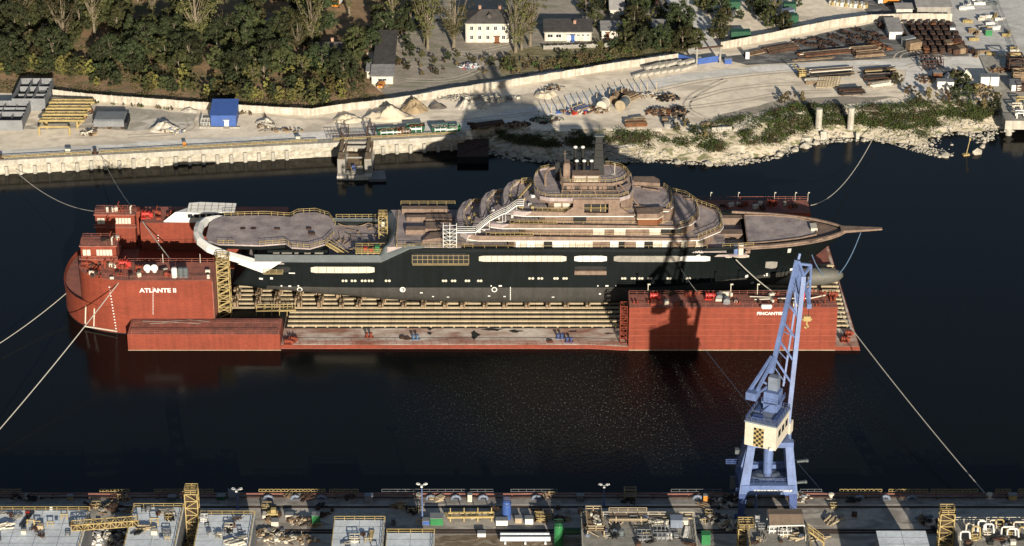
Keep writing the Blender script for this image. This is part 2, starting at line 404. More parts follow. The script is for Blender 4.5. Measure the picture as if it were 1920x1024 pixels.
# helideck
near = [(408.6,457.8),(486,460),(535.5,456.5),(547,464),(581,466),(609,458),(626,441)]
hp = [G(a, b_, 18.8) for a, b_ in near]; hp = [(p.x, p.y-YC) for p in hp]
poly = [(-79.2,YC-4.0),(-78.4,YC-6.2)]+[(x, YC+y) for x, y in hp]
poly = poly+[(x, 2*YC-y) for x, y in poly[::-1]]
mb = MB(); mb.prism(poly, 18.45, 18.8); dk = mb.build('helideck', M['deck'], yacht)
mb = MB(); pl2 = [(x*0.96+(-64)*0.04, YC+(y-YC)*0.93) for x, y in poly]; mb.prism(pl2, 17.2, 18.45); mb.build('helideck_frame', M['green'], yacht)
mb = MB(); pp = [(p[0], p[1], 18.8) for p in poly]
mb.rail(pp[3:9], 1.1, 0.09, 1.7); mb.rail(pp[9:16], 1.1, 0.09, 1.7); mb.rail([pp[2], pp[2]+Vector((0,0,0)) if False else (-71.5, pp[2][1]-.1, 18.8)], 1.1, .09, 1.6)
mb.build_each('helideck_rail', M['yellow'], yacht)
mb = MB(); p = G(585,440,18.85)
mb.cbox((p.x,p.y,19.1),(1.6,.9,.6)); mb.cbox((p.x-1,p.y+3.2,19.0),(1.2,.9,.4)); p = G(520,430,18.8); mb.cbox((p.x,p.y,18.95),(1.5,.6,.3))
for q in ((455,428),(475,428)):
    p = G(*q, 18.81); mb.lathe((p.x,p.y,18.8), [(.8,0),(.8,.05)], 14)
mb.build_each('deck_fitting', M['rust'], yacht)
# stern house under the helideck, aft well and its gear
mb = MB(); mb.box(-63,-47.5,YC-8.6,YC+8.6,14.82,17.2); mb.build('stern_house', M['green'], yacht)
mb = MB()
for x0, w_ in ((-61.5,1.6),(-59.3,2.6),(-56,1.0),(-53.5,1.6),(-50.8,2.2)): mb.box(x0, x0+w_, YC-9.4, YC-8.65, 14.9, 16.6)
mb.build_each('winch_locker', M['cream'], yacht)
mb = MB(); mb.box(-68,-28,YC-11.2,YC+11.2,14.4,14.8); mb.build('well_deck', M['deck'], yacht)
mb = MB()
for i in range(14):
    x = -46+rnd.random()*13; y = YC-6+rnd.random()*15; mb.cbox((x,y,15.0),(rnd.uniform(.4,1.4),rnd.uniform(.3,.9),rnd.uniform(.3,.7)), rnd.random())
mb.path(sag((-46,YC+10,15.8),(-38,YC+10.3,15.8),1.0),.12); mb.path(sag((-38,YC+10.3,15.8),(-32,YC+10.2,15.9),.6),.12)
for k in range(9):
    x, y = -46+rnd.random()*13, YC-4+rnd.random()*13; a = rnd.random()*3; mb.bar((x,y,14.95),(x+2.4*math.cos(a),y+2.4*math.sin(a),14.95+rnd.random()),.14)
mb.build_each('deck_gear', M['wood'], yacht)
mb = MB(); mb.rail([(-46.5,YC+11,16.9),(-31,YC+11,16.9)],1.1,.09,1.8)
a = G(612,455,18.8); b_ = G(650,480,15); 
for k in (-.7,.7): mb.bar((a.x+k,a.y-.2,19.6),(b_.x+k,b_.y,15.9),.1); mb.bar((a.x+k,a.y-.2,18.7),(b_.x+k,b_.y,15.0),.22)
for i in range(12):
    q = Vector((a.x,a.y-.2,18.7)).lerp(Vector((b_.x,b_.y,15.0)), i/11); mb.cbox(q,(1.3,.35,.06))
mb.build_each('gangway', M['yellow'], yacht)
# raised hangar deck with its curved aft fascia
mb = MB(); cur = [(-31.2+2.0*(t/11.0)**2*(-1)+1.2, YC+t) for t in [-11+22*i/12 for i in range(13)]]
pl = cur+[(-13,YC+11.3),(-13,YC-11.3)]
mb.prism(pl, 14.82, 19.3); mb.build('hangar_deck', M['deck'], yacht)
mb = MB(); rg = []
for x, y in cur: rg.append([(x-.03,y,14.85),(x-2.6,y,14.85),(x-2.2,y,16.6),(x-.9,y,19.0),(x-.03,y,19.32)])
mb.loft(rg); mb.build('curved_bulkhead', M['greycap'], yacht, True)
mb = MB()
mb.box(-27.5,-22.5,YC-3.8,YC-1.4,19.3,20.6); mb.box(-22.5,-18.6,YC-2.6,YC+1.6,19.3,20.4)
mb.box(-27.6,-22.6,YC+4,YC+5.6,19.3,20.5); mb.box(-22.6,-15.5,YC+3.2,YC+6.6,19.3,20.3)
mb.add([(-23,YC-8.8,19.3),(-16,YC-7.6,19.3),(-16,YC-4.4,19.3),(-21,YC-4.6,19.3),(-23,YC-8.8,20.2),(-16,YC-7.6,20.6),(-16,YC-4.4,20.6),(-21,YC-4.6,20.4)],[(0,1,5,4),(1,2,6,5),(2,3,7,6),(3,0,4,7),(4,5,6,7)])
mb.box(-29,-17,YC+8.6,YC+10.6,19.3,20.7)
mb.build_each('deck_casing', M['pink'], yacht)
mb = MB(); mb.rail([(-29.6,YC-11.4,19.3),(-10,YC-11.5,19.3)],1.1,.08,2.2); mb.rail([(-29.5,YC-7,19.3),(-29.5,YC-11.4,19.3)],1.1,.08,2); mb.rail([(-29.3,YC+11.2,20.7),(-15,YC+11.2,20.7)],1.1,.08,2.2)
mb.rail([(-10,YC-11.6,19.2),(50,YC-11.5,19.2)],.75,.07,3.0,0); mb.rail([(54,YC-11.0,19.2),(62,YC-10.2,19.2)],1.0,.08,2.0)
mb.rail([(-29.8,YC-7,19.3),(-29.8,YC+9,19.3)],1.1,.08,2.2)
mb.build_each('deck_rail', M['yellow'], yacht)
# main deck under the superstructure
mb = MB(); mb.box(-13,55,YC-11.35,YC+11.35,17.9,18.2); mb.build('main_deck', M['deck'], yacht)

# ---- tiers
def mirror(h): return [(x, YC-y) for x, y in h] + [(x, YC+y) for x, y in h[::-1] if y > 0]
def inset(h, d): 
    xm = sum(p[0] for p in h)/len(h)
    return [(x+(d if x < xm else -d)*(1 if abs(x-h[0][0]) < 9 or abs(x-h[-1][0]) < 9 else 0), max(0, y-d) if y > 0 else 0) for x, y in h]
T1 = [(-14.6,0),(-14.3,4.5),(-13.2,8.6),(-11.4,10.8),(-8.6,11.7),(44,11.7),(48,11.3),(53.6,6.4),(54.7,3.6),(54.7,0)]
T2 = [(-8.5,0),(-8.2,4.2),(-7.2,7.9),(-5.4,10.1),(-2.6,10.9),(42.3,10.9),(46,8.6),(48.3,4.6),(48.6,0)]
T3 = [(-2.6,0),(-2.3,4.0),(-1.3,7.4),(0.5,9.4),(3.2,10.1),(31,10.1),(32,8.0),(40,7.2),(41.5,4.5),(41.7,0)]
TZ = [(T1,21.3,22.6),(T2,24.4,25.6),(T3,27.5,28.8)]
for i, (T, z0, z1) in enumerate(TZ):
    mb = MB(); ou = mirror(T); n_ = len(ou)
    inn = mirror(inset(T, 0.75)); low = mirror(inset(T, 0.3))
    zt = lambda x: z1 if x < (44, 40.5, 30.5)[i] else z0+0.55
    # fascia: rim (thin lip), sloping bulwark outside, inner face
    R0 = [(x, y, z0) for x, y in low]; R1 = [(x, y, z0+0.16) for x, y in ou]; R2 = [(x, y, zt(x)) for x, y in mirror(inset(T, 0.42))]; R3 = [(x, y, zt(x)) for x, y in inn]; R4 = [(x, y, z0+.3) for x, y in inn]
    mb.loft([[a[k] for a in (R0, R1, R2, R3, R4)] for k in range(n_)]+[[a[0] for a in (R0, R1, R2, R3, R4)]], caps=False, closed=False)
    mb.build('fascia', M['pink'], yacht)
    mb = MB(); mb.prism(low, z0-.02, z0+0.3); mb.build('tier_deck', M['deck'], yacht)
    # aft deck lip painted dark: broad sloped transom
    mb = MB(); k0 = [p for p in T if p[0] < T[0][0]+6]
    a = [(x-.05, YC+s*y) for s in (-1, 1) for x, y in (k0[::-1] if s < 0 else k0[1:])]
    rg = [[(x, y, z0+.0), (x-.12, y, z0+.3), (x+.35, y, z1+.02), (x+1.75, y*(1)+(YC-y)*.03, z1+.05), (x+1.75, y+(YC-y)*.03, z0+.3)] for x, y in a]
    mb.loft(rg); mb.build('transom_lip', M['deck'], yacht, False)
    # rim line
    mb = MB(); mb.wall([p for p in mirror([(x+ (0 if x < 0 else 0), y+.02 if y > 0 else 0) for x, y in T])], z0-.02, z0+.20, .12); mb.build('rubbing_strip', M['white'], yacht)
    mb = MB(); ra = [(x, y, z1) for x, y in mirror(inset(T, .9))]
    h2 = len(ra)//2
    aft = [(x+1.3, y, z1) for x, y, z in ra if x < T[0][0]+6.5]
    ni = [p for p in aft if p[1] <= YC][::1]; fa = [p for p in aft if p[1] > YC]
    mb.rail(ni, .8, .09, 1.6); mb.rail(fa, .8, .09, 1.6)
    x0 = T[0][0]+7; 
    yv = YC-max(y for x, y in T)+.95
    mb.rail([(x0+1,yv,z0+.3),(x0+13,yv,z0+.3)],1.75,.08,2.2)
    for s in (-1,1):
        yw = YC+s*(10.9,10.1,9.3)[i]; mb.rail([(x0+2,yw,z1-.1),((46,41,31)[i],yw,z1-.1)],.62,.07,2.6,0)
    fw = [(x, y, z0+.6) for x, y in mirror(inset(T,.35)) if x > T[-1][0]-7.5]
    mb.rail(fw, 1.0, .08, 1.6)
    mb.build_each('tier_rail', M['yellow'], yacht)
# deck houses (walls) between the tiers, with panels
def house(x0, x1, h, z0, z1, front, seg, name='deckhouse', pal=None):
    mb = MB(); pl = [(x0,YC-h*.8),(x0+1.5,YC-h),(x1,YC-h),(front,YC-h*.5),(front,YC+h*.5),(x1,YC+h),(x0+1.5,YC+h),(x0,YC+h*.8)]
    mb.prism(pl, z0, z1); o = mb.build(name, M['pink'], yacht)
    for s in (-1, 1):
        pm = {}
        x = x0+2; k = 0
        rr = random.Random(int(z0*10)+s)
        while x < x1-1:
            w_ = rr.choice(seg); kind = rr.choice(pal)
            pm.setdefault(kind, MB()); y = YC+s*h
            if kind != 'skip':
                a, b2 = (y-.07, y) if s < 0 else (y, y+.07)
                pm[kind].box(x, min(x+w_-.12, x1), a-.005, b2, z0+.35, z1-.25)
                pm[kind].box(x+.1, min(x+w_-.12, x1)-.1, *( (a-.035, a-.005) if s < 0 else (b2, b2+.03)), z0+(z1-z0)*.55, z0+(z1-z0)*.57)
            x += w_; k += 1
        for kd, m_ in pm.items():
            if kd != 'skip' and m_.f: m_.build_each('wall_panel' if kd != 'dark' else 'window', M[kd], o, .06)
    return o
house(-1,49,10.3,18.2,21.3,52,[1.6,2.2,2.2,2.8,1.2],'deckhouse',['cream','white','cream','white','cream','cream','pink','dark'])
house(2,44,9.2,21.6,24.4,47,[1.5,2.4,3.0],'deckhouse',['pink','pink','pink','dark','skip','pink','skip','cream'])
house(7,39,8.5,24.7,27.5,42,[1.5,2.6,3.4],'deckhouse',['pink','skip','pink','dark','pink','skip'])
# bridge wings (brown wood-coloured undersides)
for s in (-1, 1):
    mb = MB(); pl = [(31.6,YC+s*8),(31.9,YC+s*11.4),(37.2,YC+s*11.4),(38.6,YC+s*9.5),(38.6,YC+s*7)]
    mb.prism(pl, 27.4, 28.9); o = mb.build('bridge_wing', M['pink'], yacht)
    mb = MB(); mb.prism([(x*.94+35*.06, YC+(y-YC)*.985) for x, y in pl], 25.6, 27.4); mb.build('wing_base', M['brown'], o)
    mb = MB(); mb.wall([(pl[0][0],pl[0][1]),(pl[1][0],pl[1][1]),(pl[2][0],pl[2][1]),(pl[3][0],pl[3][1])], 27.35, 27.6, .2, False); mb.build('wing_rim', M['cream'], o)
# wheelhouse roof hatch frames
mb = MB()
for a, b_ in (((1205,352),(1237,357)),((1282,372),(1308,374)),((1190,385),(1258,393))):
    p, q = G(*a, 28.4), G(*b_, 28.4); z = 28.3 if a[0] < 1260 else 24.95
    if a[0] > 1260: p, q = G(*a, 24.95), G(*b_, 24.95)
    mb.bar((p.x,p.y,z),(q.x,q.y,z),.35,.35)
mb.build_each('roof_coaming', M['pink'], yacht)
# upper structure: t4 house and deck, arch walls, louvred casing
mb = MB(); mb.prism(mirror([(9,0),(9.3,6.6),(10.5,7.4),(29,7.4),(31,5),(31,0)]), 27.8, 31.7); o = mb.build('upper_house', M['pink'], yacht)
mb = MB(); 
for x in (10.8,13.0): mb.box(x,x+1.7,YC-7.47,YC-7.4,28.9,30.9)
mb.build_each('wall_panel', M['cream'], o)
T4 = [(5.6,0),(5.9,4.5),(7.2,8.2),(9.5,9.3),(27.5,9.3),(30,7.5),(31,4),(31,0)]
mb = MB(); mb.prism(mirror(T4), 31.5, 32.0); mb.wall(mirror(T4), 31.3, 32.5, .25); mb.build('tier_deck', M['deck'], yacht)
mb = MB(); mb.wall([p for p in mirror([(x-.02, y+.05) for x, y in T4])], 31.0, 31.5, .3); mb.build('fascia', M['pink'], yacht)
mb = MB(); rr = [(x, y, 32.4) for x, y in mirror(inset(T4,.2))]; mb.rail(rr[0:6], .9, .08, 1.5); mb.rail(rr[-6:], .9, .08, 1.5); mb.build_each('tier_rail', M['yellow'], yacht)
for s in (-1, 1):
    y = YC+s*9.75; mb = MB()
    mb.box(15.6,27.4,y-.35,y+.35,31.1,32.35); mb.box(15.6,18.4,y-.35,y+.35,28.4,31.1); mb.box(24.6,27.4,y-.35,y+.35,28.4,31.1)
    mb.add([(13.2,y-.35,28.4),(15.6,y-.35,28.4),(15.6,y-.35,30.2),(13.2,y+.35,28.4),(15.6,y+.35,28.4),(15.6,y+.35,30.2)],[(0,1,2),(5,4,3),(0,2,5,3)])
    mb.add([(29.8,y-.35,28.4),(27.4,y-.35,28.4),(27.4,y-.35,30.2),(29.8,y+.35,28.4),(27.4,y+.35,28.4),(27.4,y+.35,30.2)],[(2,1,0),(3,4,5),(3,5,2,0)])
    mb.build('arch_wall', M['pink'], yacht)
    mb = MB(); mb.box(15.2,27.8,YC+s*8.2-.1,YC+s*8.2+.1,28.3,31.0); mb.build('arch_dark_panel', M['black'], yacht)  # black panel added where shade alone would not darken the arch
    mb = MB()
    for x in (20.2,22.6,23.8): mb.bar((x,YC+s*8.8,28.3),(x,YC+s*8.8,30.4),.16)
    mb.bar((18.4,YC+s*8.8,29.4),(24.6,YC+s*8.8,29.4),.1); mb.build('arch_rail', M['yellow'], yacht)
T5 = [(12.4,0),(12.4,4.6),(13.2,5.6),(25.5,5.7),(28.3,4.3),(29.7,2),(29.9,0)]
mb = MB(); mb.prism(mirror(T5), 34.3, 34.65); mb.build('mast_deck', M['deck'], yacht)
mb = MB(); mb.wall(mirror(T5), 34.2, 34.95, .22)
for x in (13.2,15.5,18,20.5,23,26.5):
    for s in (-1,1): mb.bar((x,YC+s*5.4,34.3),(x+ (0.9 if x > 20 else -.5),YC+s*6.6,32.0),.28); 
for s in (-1,1): mb.bar((12.6,YC+s*6.4,33.1),(27,YC+s*6.4,33.1),.25); mb.bar((27,YC+s*6.4,33.1),(30.5,YC+s*3,33.1),.25); mb.bar((30.5,YC+s*3,33.1),(29.5,YC+s*1.5,34.4),.25); mb.bar((27.5,YC+s*5,34.3),(32.5,YC+s*6.2,28.9),.3)
mb.build('mast_deck_frame', M['pink'], yacht)
mb = MB(); rr = [(x, y, 34.9) for x, y in mirror(inset(T5,.15))]; mb.rail(rr, 1.0, .08, 1.5, closed=True); mb.build_each('tier_rail', M['yellow'], yacht)
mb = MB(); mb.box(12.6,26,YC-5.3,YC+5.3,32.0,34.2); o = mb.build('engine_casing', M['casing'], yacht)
for xx in (14.0,17.3,19.6,22.2):
    mb = MB(); mb.box(xx,xx+2.0,YC-5.5,YC-5.3,33.0,33.9); mb.build('wall_panel', M['pink'], o)
mb = MB(); mb.box(15.4,22.6,YC-4.8,YC-1.5,34.65,36.6); o = mb.build('louvre_casing', M['pink'], yacht)
mb = MB()
for k in range(5): mb.box(15.9,18.9,YC-4.98,YC-4.8,34.95+k*.32,35.12+k*.32); mb.box(19.3,22.1,YC-4.98,YC-4.8,34.95+k*.32,35.12+k*.32)
mb.build('louvre', M['cream'], o)
mb = MB(); mb.box(13.2,14.9,YC-2.2,YC+.8,34.65,38.4); mb.box(13.4,14.7,YC-2,YC+.6,38.4,38.7); mb.bar((13.6,YC,38.5),(13.6,YC,41.6),.1); mb.bar((13.2,YC,40.6),(14.2,YC,40.6),.08); mb.build('vent_trunk', M['pink'], yacht)
for x, y, zt_, zb in ((16.6,YC-1,38.9,34.65),(18.5,YC-1,38.9,34.65),(20.4,YC-1,38.9,34.65),(16.3,YC+2,41.4,34.65),(18.2,YC+2,41.4,34.65)):
    mb = MB(); mb.path([(x,y,zb),(x,y,zt_)],.46,12); o = mb.build('exhaust_pipe', M['black'], yacht, False)
    mb = MB(); mb.lathe((x,y,zt_),[(.50,-.05),(.52,.25),(.30,.42),(.05,.45)],12); mb.build('pipe_cap', M['white'], o)
    if y > YC: mb = MB(); mb.lathe((x,y,36.6),[(.8,0),(.8,.5)],10); mb.build('pipe_collar', M['pink'], o)
mb = MB()
mb.loft([[(22.3+sx*s,YC+1+sy*s*.9,z) for sx,sy in ((-1,-1),(1,-1),(1,1),(-1,1))] for z, s in ((34.65,1.5),(38,1.25),(44.5,.85),(45.2,.8))])
for z in (37.5,39.5,41.5,43.5):
    mb.box(20.6,24.0,YC+.2,YC+1.8,z,z+.14); mb.bar((20.4,YC-.2,z),(24.2,YC-.2,z),.1); mb.lathe((20.9,YC+.2,z+.1),[(.3,0),(.35,.3),(.1,.55)],8); mb.lathe((23.7,YC+.2,z+.1),[(.3,0),(.35,.3),(.1,.55)],8)
mb.bar((22.3,YC+1,45),(22.3,YC+1,48.2),.12); mb.bar((21.3,YC+1,45),(21.3,YC+1,46.6),.09)
o = mb.build('mast', M['black'], yacht)
mb = MB(); mb.box(21.2,23.6,YC+.1,YC+1.8,45.2,45.42); mb.build('mast_cap', M['greycap'], o)
# small davit on the aft end, satellite bits
mb = MB(); mb.path([(8.6,YC-1,32.0),(8.6,YC-1,35.2),(9.4,YC-.9,36.6),(11.0,YC-.6,36.9)],.36,8); mb.build('davit', M['pink'], yacht)
mb = MB(); mb.box(11.2,12.3,YC+2,YC+3.6,32.0,37.2); mb.rail([(11.5,YC+1.6,37.2),(13.2,YC+1.6,37.2),(13.2,YC+4,37.2),(11.5,YC+4,37.2)],.9,.08,1.2,closed=True); mb.build('radar_stand', M['black'], yacht)
mb = MB(); mb.path([(26.4,YC+.6,34.65),(26.5,YC+.6,37.2),(26.2,YC+.6,37.6)],.09,5); mb.lathe((26.2,YC+.3,34.65),[(.7,0),(.5,.12),(.1,.15)],10); mb.build('whip_aerial', M['cream'], yacht)
# yellow stair between decks, aft
mb = MB()
for k in (-.5,.5): mb.bar((1.2,YC-1+k,28.0),(5.4,YC+1.6+k,32.0),.16)
for i in range(10): 
    q = Vector((1.2,YC-1,28.0)).lerp(Vector((5.4,YC+1.6,32)), i/9); mb.cbox(q,(.3,1.0,.06),.5)
mb.rail([(2.5,YC+6.5,28.8),(5,YC+7,28.8)],1.8,.1,1.2,2)
mb.build('deck_stair', M['orange' if False else 'yellow'], yacht)
# loose gear on the tier decks
mb = MB(); gm = MB(); rr = random.Random(4)
for z0, xa, xb, h in ((27.8,-1,6,7),(24.7,-6,0,8),(21.6,-12,-5,9)):
    for k in range(9):
        x, y = rr.uniform(xa,xb), YC+rr.uniform(-h,h); (mb if k % 3 else gm).cbox((x,y,z0+.35),(rr.uniform(.3,1.1),rr.uniform(.3,1.0),rr.uniform(.4,.9)),rr.random())
mb.build_each('deck_gear', M['yellowd'], yacht); gm.build_each('deck_box', M['white'], yacht)

# ---- foredeck
mb = MB(); fx = [53,56,60,64,68,72,76,79.5,82.5,85,86.8]
mb.loft([[(x,YC-(itp(BD,x)-.15),18.2),(x,YC+(itp(BD,x)-.15),18.2),(x,YC+(itp(BD,x)-.3),18.45),(x,YC-(itp(BD,x)-.3),18.45)] for x in fx[2:]])
mb.build('foredeck', M['pink'], yacht)
mb = MB(); o = [G(a,b_,18.8) for a,b_ in ((1395,404),(1440,404),(1490,408),(1520,415),(1531,428),(1530,440),(1500,447),(1450,453),(1402,457))]
mb.prism([(p.x,p.y) for p in o],18.45,18.75); mb.build('foredeck_panel', M['deck'], yacht)
mb = MB(); mb.wall([(p.x,p.y) for p in o],18.45,19.05,.3); mb.build('panel_coaming', M['pink'], yacht)
mb = MB()
for s in (-1,1):   # bulwark top rail, a broad flat cap
    mb.loft([[(x,YC+s*(itp(BD,x)+.06),18.75),(x,YC+s*(itp(BD,x)+.06),19.25),(x,YC+s*max(0,itp(BD,x)-.65),19.32),(x,YC+s*max(0,itp(BD,x)-.65),18.75)] for x in [58,60,64,68,72,76,79.5,82.5,85,86.8,87.3]])
mb.build('bow_bulwark', M['pink'], yacht)
mb = MB()
mb.loft([[(85.5,YC-1.6,18.6),(85.5,YC+1.6,18.6),(85.5,YC+1.6,19.3),(85.5,YC-1.6,19.3)],[(96.3,YC-.45,18.95),(96.3,YC+.45,18.95),(96.3,YC+.45,19.35),(96.3,YC-.45,19.35)]])
mb.build('bowsprit', M['pink'], yacht)
mb = MB(); mb.box(50,60.5,YC-10.4,YC+10.4,16.2,16.8); mb.build('forward_well', M['deck'], yacht)
mb = MB(); mb.box(53,60.8,YC-1.6,YC+1.2,16.8,18.4); mb.box(54,60.8,YC-8.4,YC-6.3,16.8,18.0); mb.box(54,60.8,YC+7.4,YC+9.4,16.8,18.6); mb.box(60,61.3,YC-9.6,YC+9.6,16.8,18.45)
mb.build_each('well_casing', M['pink'], yacht)
mb = MB(); mb.box(58.2,59.4,YC-10.6,YC-9.2,16.8,19.6); mb.build('paint_locker', M['cream'], yacht)
mb = MB(); mb.box(57,58,YC-10.4,YC-9.4,16.8,19.3); mb.cbox((59.2,YC-8.8,18.5),(.9,.8,1.5),.3); mb.build('tool_crate', M['blue'], yacht)
mb = MB(); p = G(1525,428,18.8); mb.box(p.x-.8,p.x+.9,p.y-1.6,p.y+1.6,18.7,19.5); mb.build('anchor_windlass', M['cream'], yacht)

# ---- things drawn on the hull side: follow the hull surface
def side(x, z, s=-1, off=.04):
    for _ in range(3): pass
    return (xs(x, z), YC+s*(hb(x, z)+off), z)
def hullpx(px, py):
    Y = YC-11.8
    for _ in range(6):
        p = A(px, py, Y); Y = YC-hb(p.x, p.z)
    return p.x, p.z
def panel(name, px0, px1, py0, py1, m, seg=None, dark=None):
    (x0, z1), (x1, z1b) = hullpx(px0, py0), hullpx(px1, py0); z0 = hullpx(px0, py1)[1]; z0b = hullpx(px1, py1)[1]
    for s in (-1, 1):
        mb = MB(); n_ = max(2, int((x1-x0)/1.2)); r_ = min(.22, (z1-z0)*.4)
        lo, hi = [], []
        for i in range(n_+1):
            t = i/n_; x = x0+(x1-x0)*t; a, b2 = z0+(z0b-z0)*t, z1+(z1b-z1)*t
            e = max(0, r_-min(x-x0, x1-x)); 
            lo.append(side(x, a+e, s, .06)); hi.append(side(x, b2-e, s, .06))
        vs = lo+hi; k = n_+1
        mb.add(vs, [(i, i+1, k+i+1, k+i) if s < 0 else (i, k+i, k+i+1, i+1) for i in range(n_)])
        o = mb.build(name, m, hull); mo = o.modifiers.new('t', 'SOLIDIFY'); mo.thickness = .05; mo.offset = 0
        if seg:
            mb = MB(); q = int((x1-x0)/seg)
            for i in range(1, q):
                x = x0+(x1-x0)*i/q; mb.bar(side(x, z0+.02, s, .10), side(x, z1-.02, s, .10), .14)
            if mb.f: mb.build_each('window_muntin', M['concd'], hull)
panel('hull_window', 582,702,500,511.5, M['cream'], 2.0)
panel('hull_window', 898,1062,479.5,490.5, M['cream'], 1.5)
panel('hull_window', 1077,1138,479.5,490.5, M['white'], 1.9)
panel('hull_window', 1151,1276,479.5,490.5, M['concd'], 2.0)
panel('hull_window', 1276,1332,480,490, M['white'])
panel('hull_patch', 1360,1373,478,483.5, M['cream']); panel('hull_patch', 1376,1405,477.5,483, M['cream'])
panel('hull_recess', 771,880,475,495, M['black']); panel('hull_recess', 1077,1137,499,505, M['black']); panel('hull_recess', 492,532,500,510, M['black'])
mb = MB(); (x0, z0), (x1, z1) = hullpx(1077,513), hullpx(1137,505); mb.box(x0,x1,YC-12.6,YC-11.6,z0,z1-.15); mb.build('folding_terrace', M['pink'], hull)
mb = MB()
for (a, b_, c, d) in ((773,879,477,494),(494,531,501,509)):
    x0, z1 = hullpx(a, c); x1, z0 = hullpx(b_, d); k = int((x1-x0)/1.3)
    for z in (z0+.1, (z0+z1)/2, z1-.2): mb.bar((x0,YC-12.15,z),(x1,YC-12.15,z),.10)
    for i in range(k+1): mb.bar((x0+(x1-x0)*i/k,YC-12.05,z0),(x0+(x1-x0)*i/k,YC-12.05,z1),.09)
    mb.bar((x0,YC-12.3,z0-.1),(x1,YC-12.3,z0-.1),.5,.12)
mb.build_each('staging', M['yellowd'], hull)
mb = MB()
def disc(px, py, r):
    x, z = hullpx(px, py); p = side(x, z, -1, .05)
    mb.add([(p[0]+r*math.cos(t), p[1]-.02, p[2]+r*math.sin(t)) for t in [i*math.pi/4 for i in range(8)]], [tuple(range(8))])
for px in (643,649,660,666,679,685,692,698,724,730,831,836,848,853,874,879,897,902,): disc(px, 526.5, .36)
for px in (993,999,1010,1016,1040,1045,1057,1062,1167,1172,1185,1190,1199,1204,1216,1221,1252,1257,1288,1293): disc(px, 522, .36)
mb.build_each('porthole', M['cream'], hull)
mb = MB()
for px, py, w_, h_ in [(451,543,.8,.8),(473,521,1.0,.5),(495,521,.7,.6),(541,536.5,.7,.4),(524,536,.4,.4),(558,536,.4,.4),(539,512,1.6,.3),(753,543,.9,.5),(790,549,.7,.3),(812,556,.5,.3),(840,557,.6,.25),(917,555,.6,.3),(946,556,.6,.3),(938,536,.8,.4),(921,536,.3,.4),(1037,557,.7,.25),(1125,551,.5,.4),(1138,536,.8,.4),(1121,536,.3,.4),(1155,536,.3,.4),(1400,518,.8,.8),(1411,530,.9,.6),(1438,515,.5,.9),(1480,470,.9,1.8),(1485,505,1.1,.7),(1433,517,.3,.6)]:
    x, z = hullpx(px, py); p = side(x, z, -1, .05)
    a = [(p[0]-w_/2, z-h_/2), (p[0]+w_/2, z-h_/2), (p[0]+w_/2, z+h_/2), (p[0]-w_/2, z+h_/2)]
    mb.add([(q, YC-hb(q, zz)-.06, zz) for q, zz in a], [(0,1,2,3)])
for px, py in ((562,543),(927,543),(755,543),(1388,553)):   # ring marks
    x, z = hullpx(px, py)
    for i in range(10):
        t0, t1 = i*.628, (i+1)*.628; q = [(x+r*math.cos(t), z+r*math.sin(t)) for r, t in ((.75,t0),(.75,t1),(.5,t1),(.5,t0))]
        mb.add([(u, YC-hb(u, v)-.06, v) for u, v in q], [(3,2,1,0)])
x, z = hullpx(957, 538); x2, z2 = hullpx(957, 563)
for i in range(6):
    a = z+(z2-z)*i/6; b_ = z+(z2-z)*(i+.8)/6; mb.bar((x,YC-hb(x,a)-.08,a),(x,YC-hb(x,b_)-.08,b_),.2,.06)
mb.build('hull_marking', M['white'], hull)
x, z = hullpx(1299, 474); text('hull_number', 'HULL', 1.15, (x, YC-hb(x+1.5, z)-.12, z), M['white'], hull, bold=.05, sx=.95)
x, z = hullpx(1301, 481.0); text('hull_number', '864', 1.15, (x, YC-hb(x+1.5, z)-.12, z), M['white'], hull, bold=.05, sx=.95)
panel('hull_patch', 1436,1458,490,503, M['concd'])

# ---- temporary access things standing on the yacht
sc = thing('scaffold_stair', 'white scaffold stair tower climbing from the yacht main deck to its upper aft decks', 'stair', (-16,-22.5,18.2))
mb = MB(); X0, X1, Y0, Y1 = -17.6,-14.2,-23.6,-21.4
for x in (X0,(X0+X1)/2,X1):
    for y in (Y0,Y1): mb.bar((x,y,19.3),(x,y,25.2),.12)
for z in (20.2,21.3,22.4,23.5,24.6):
    for y in (Y0,Y1): mb.bar((X0,y,z),(X1,y,z),.1)
    mb.bar((X0,Y0,z),(X1-1.7,Y0,z-1.1),.08); mb.bar((X1-1.7,Y0,z-1.1),(X1,Y0,z),.08)
mb.build('tower_frame', M['white'], sc)
mb = MB(); 
for z in (21.3,23.4): mb.box(X0,X1,Y0+.1,Y1-.1,z,z+.08)
mb.build('tower_platform', M['grey'], sc)
pts = [(-14.2,-22.3,23.3),(-9.3,-22.3,23.3),(-5.8,-21.6,26.2),(-2.4,-21.2,28.0),(-1.6,-20.8,28.0),(1.2,-20.4,30.0),(3.0,-20.2,30.0)]
mb = MB(); st = MB()
for p, q in zip(pts, pts[1:]):
    for k in (-.55,.55):
        a, b_ = Vector(p)+Vector((0,k,0)), Vector(q)+Vector((0,k,0)); mb.bar(a, b_, .14, .3)
        for h in (.55,1.1): mb.bar(a+Vector((0,0,h)), b_+Vector((0,0,h)), .08)
        mb.bar(b_, b_+Vector((0,0,1.1)), .08); mb.bar(a, a+Vector((0,0,1.1)), .08)
    nn = max(2, int((Vector(q)-Vector(p)).length/.45))
    for i in range(nn): st.cbox(Vector(p).lerp(Vector(q), (i+.5)/nn), (.42,1.0,.05))
for p in pts[1:6]: mb.bar(Vector(p)+Vector((0,-.55,0)), (p[0],p[1]-.55,p[2]-2.4), .1); mb.bar((p[0]-2.5,p[1]-.55,p[2]-2.4),(p[0],p[1]-.55,p[2]-2.4),.1)
mb.build('stair_flight', M['white'], sc); st.build('stair_treads', M['grey'], sc)
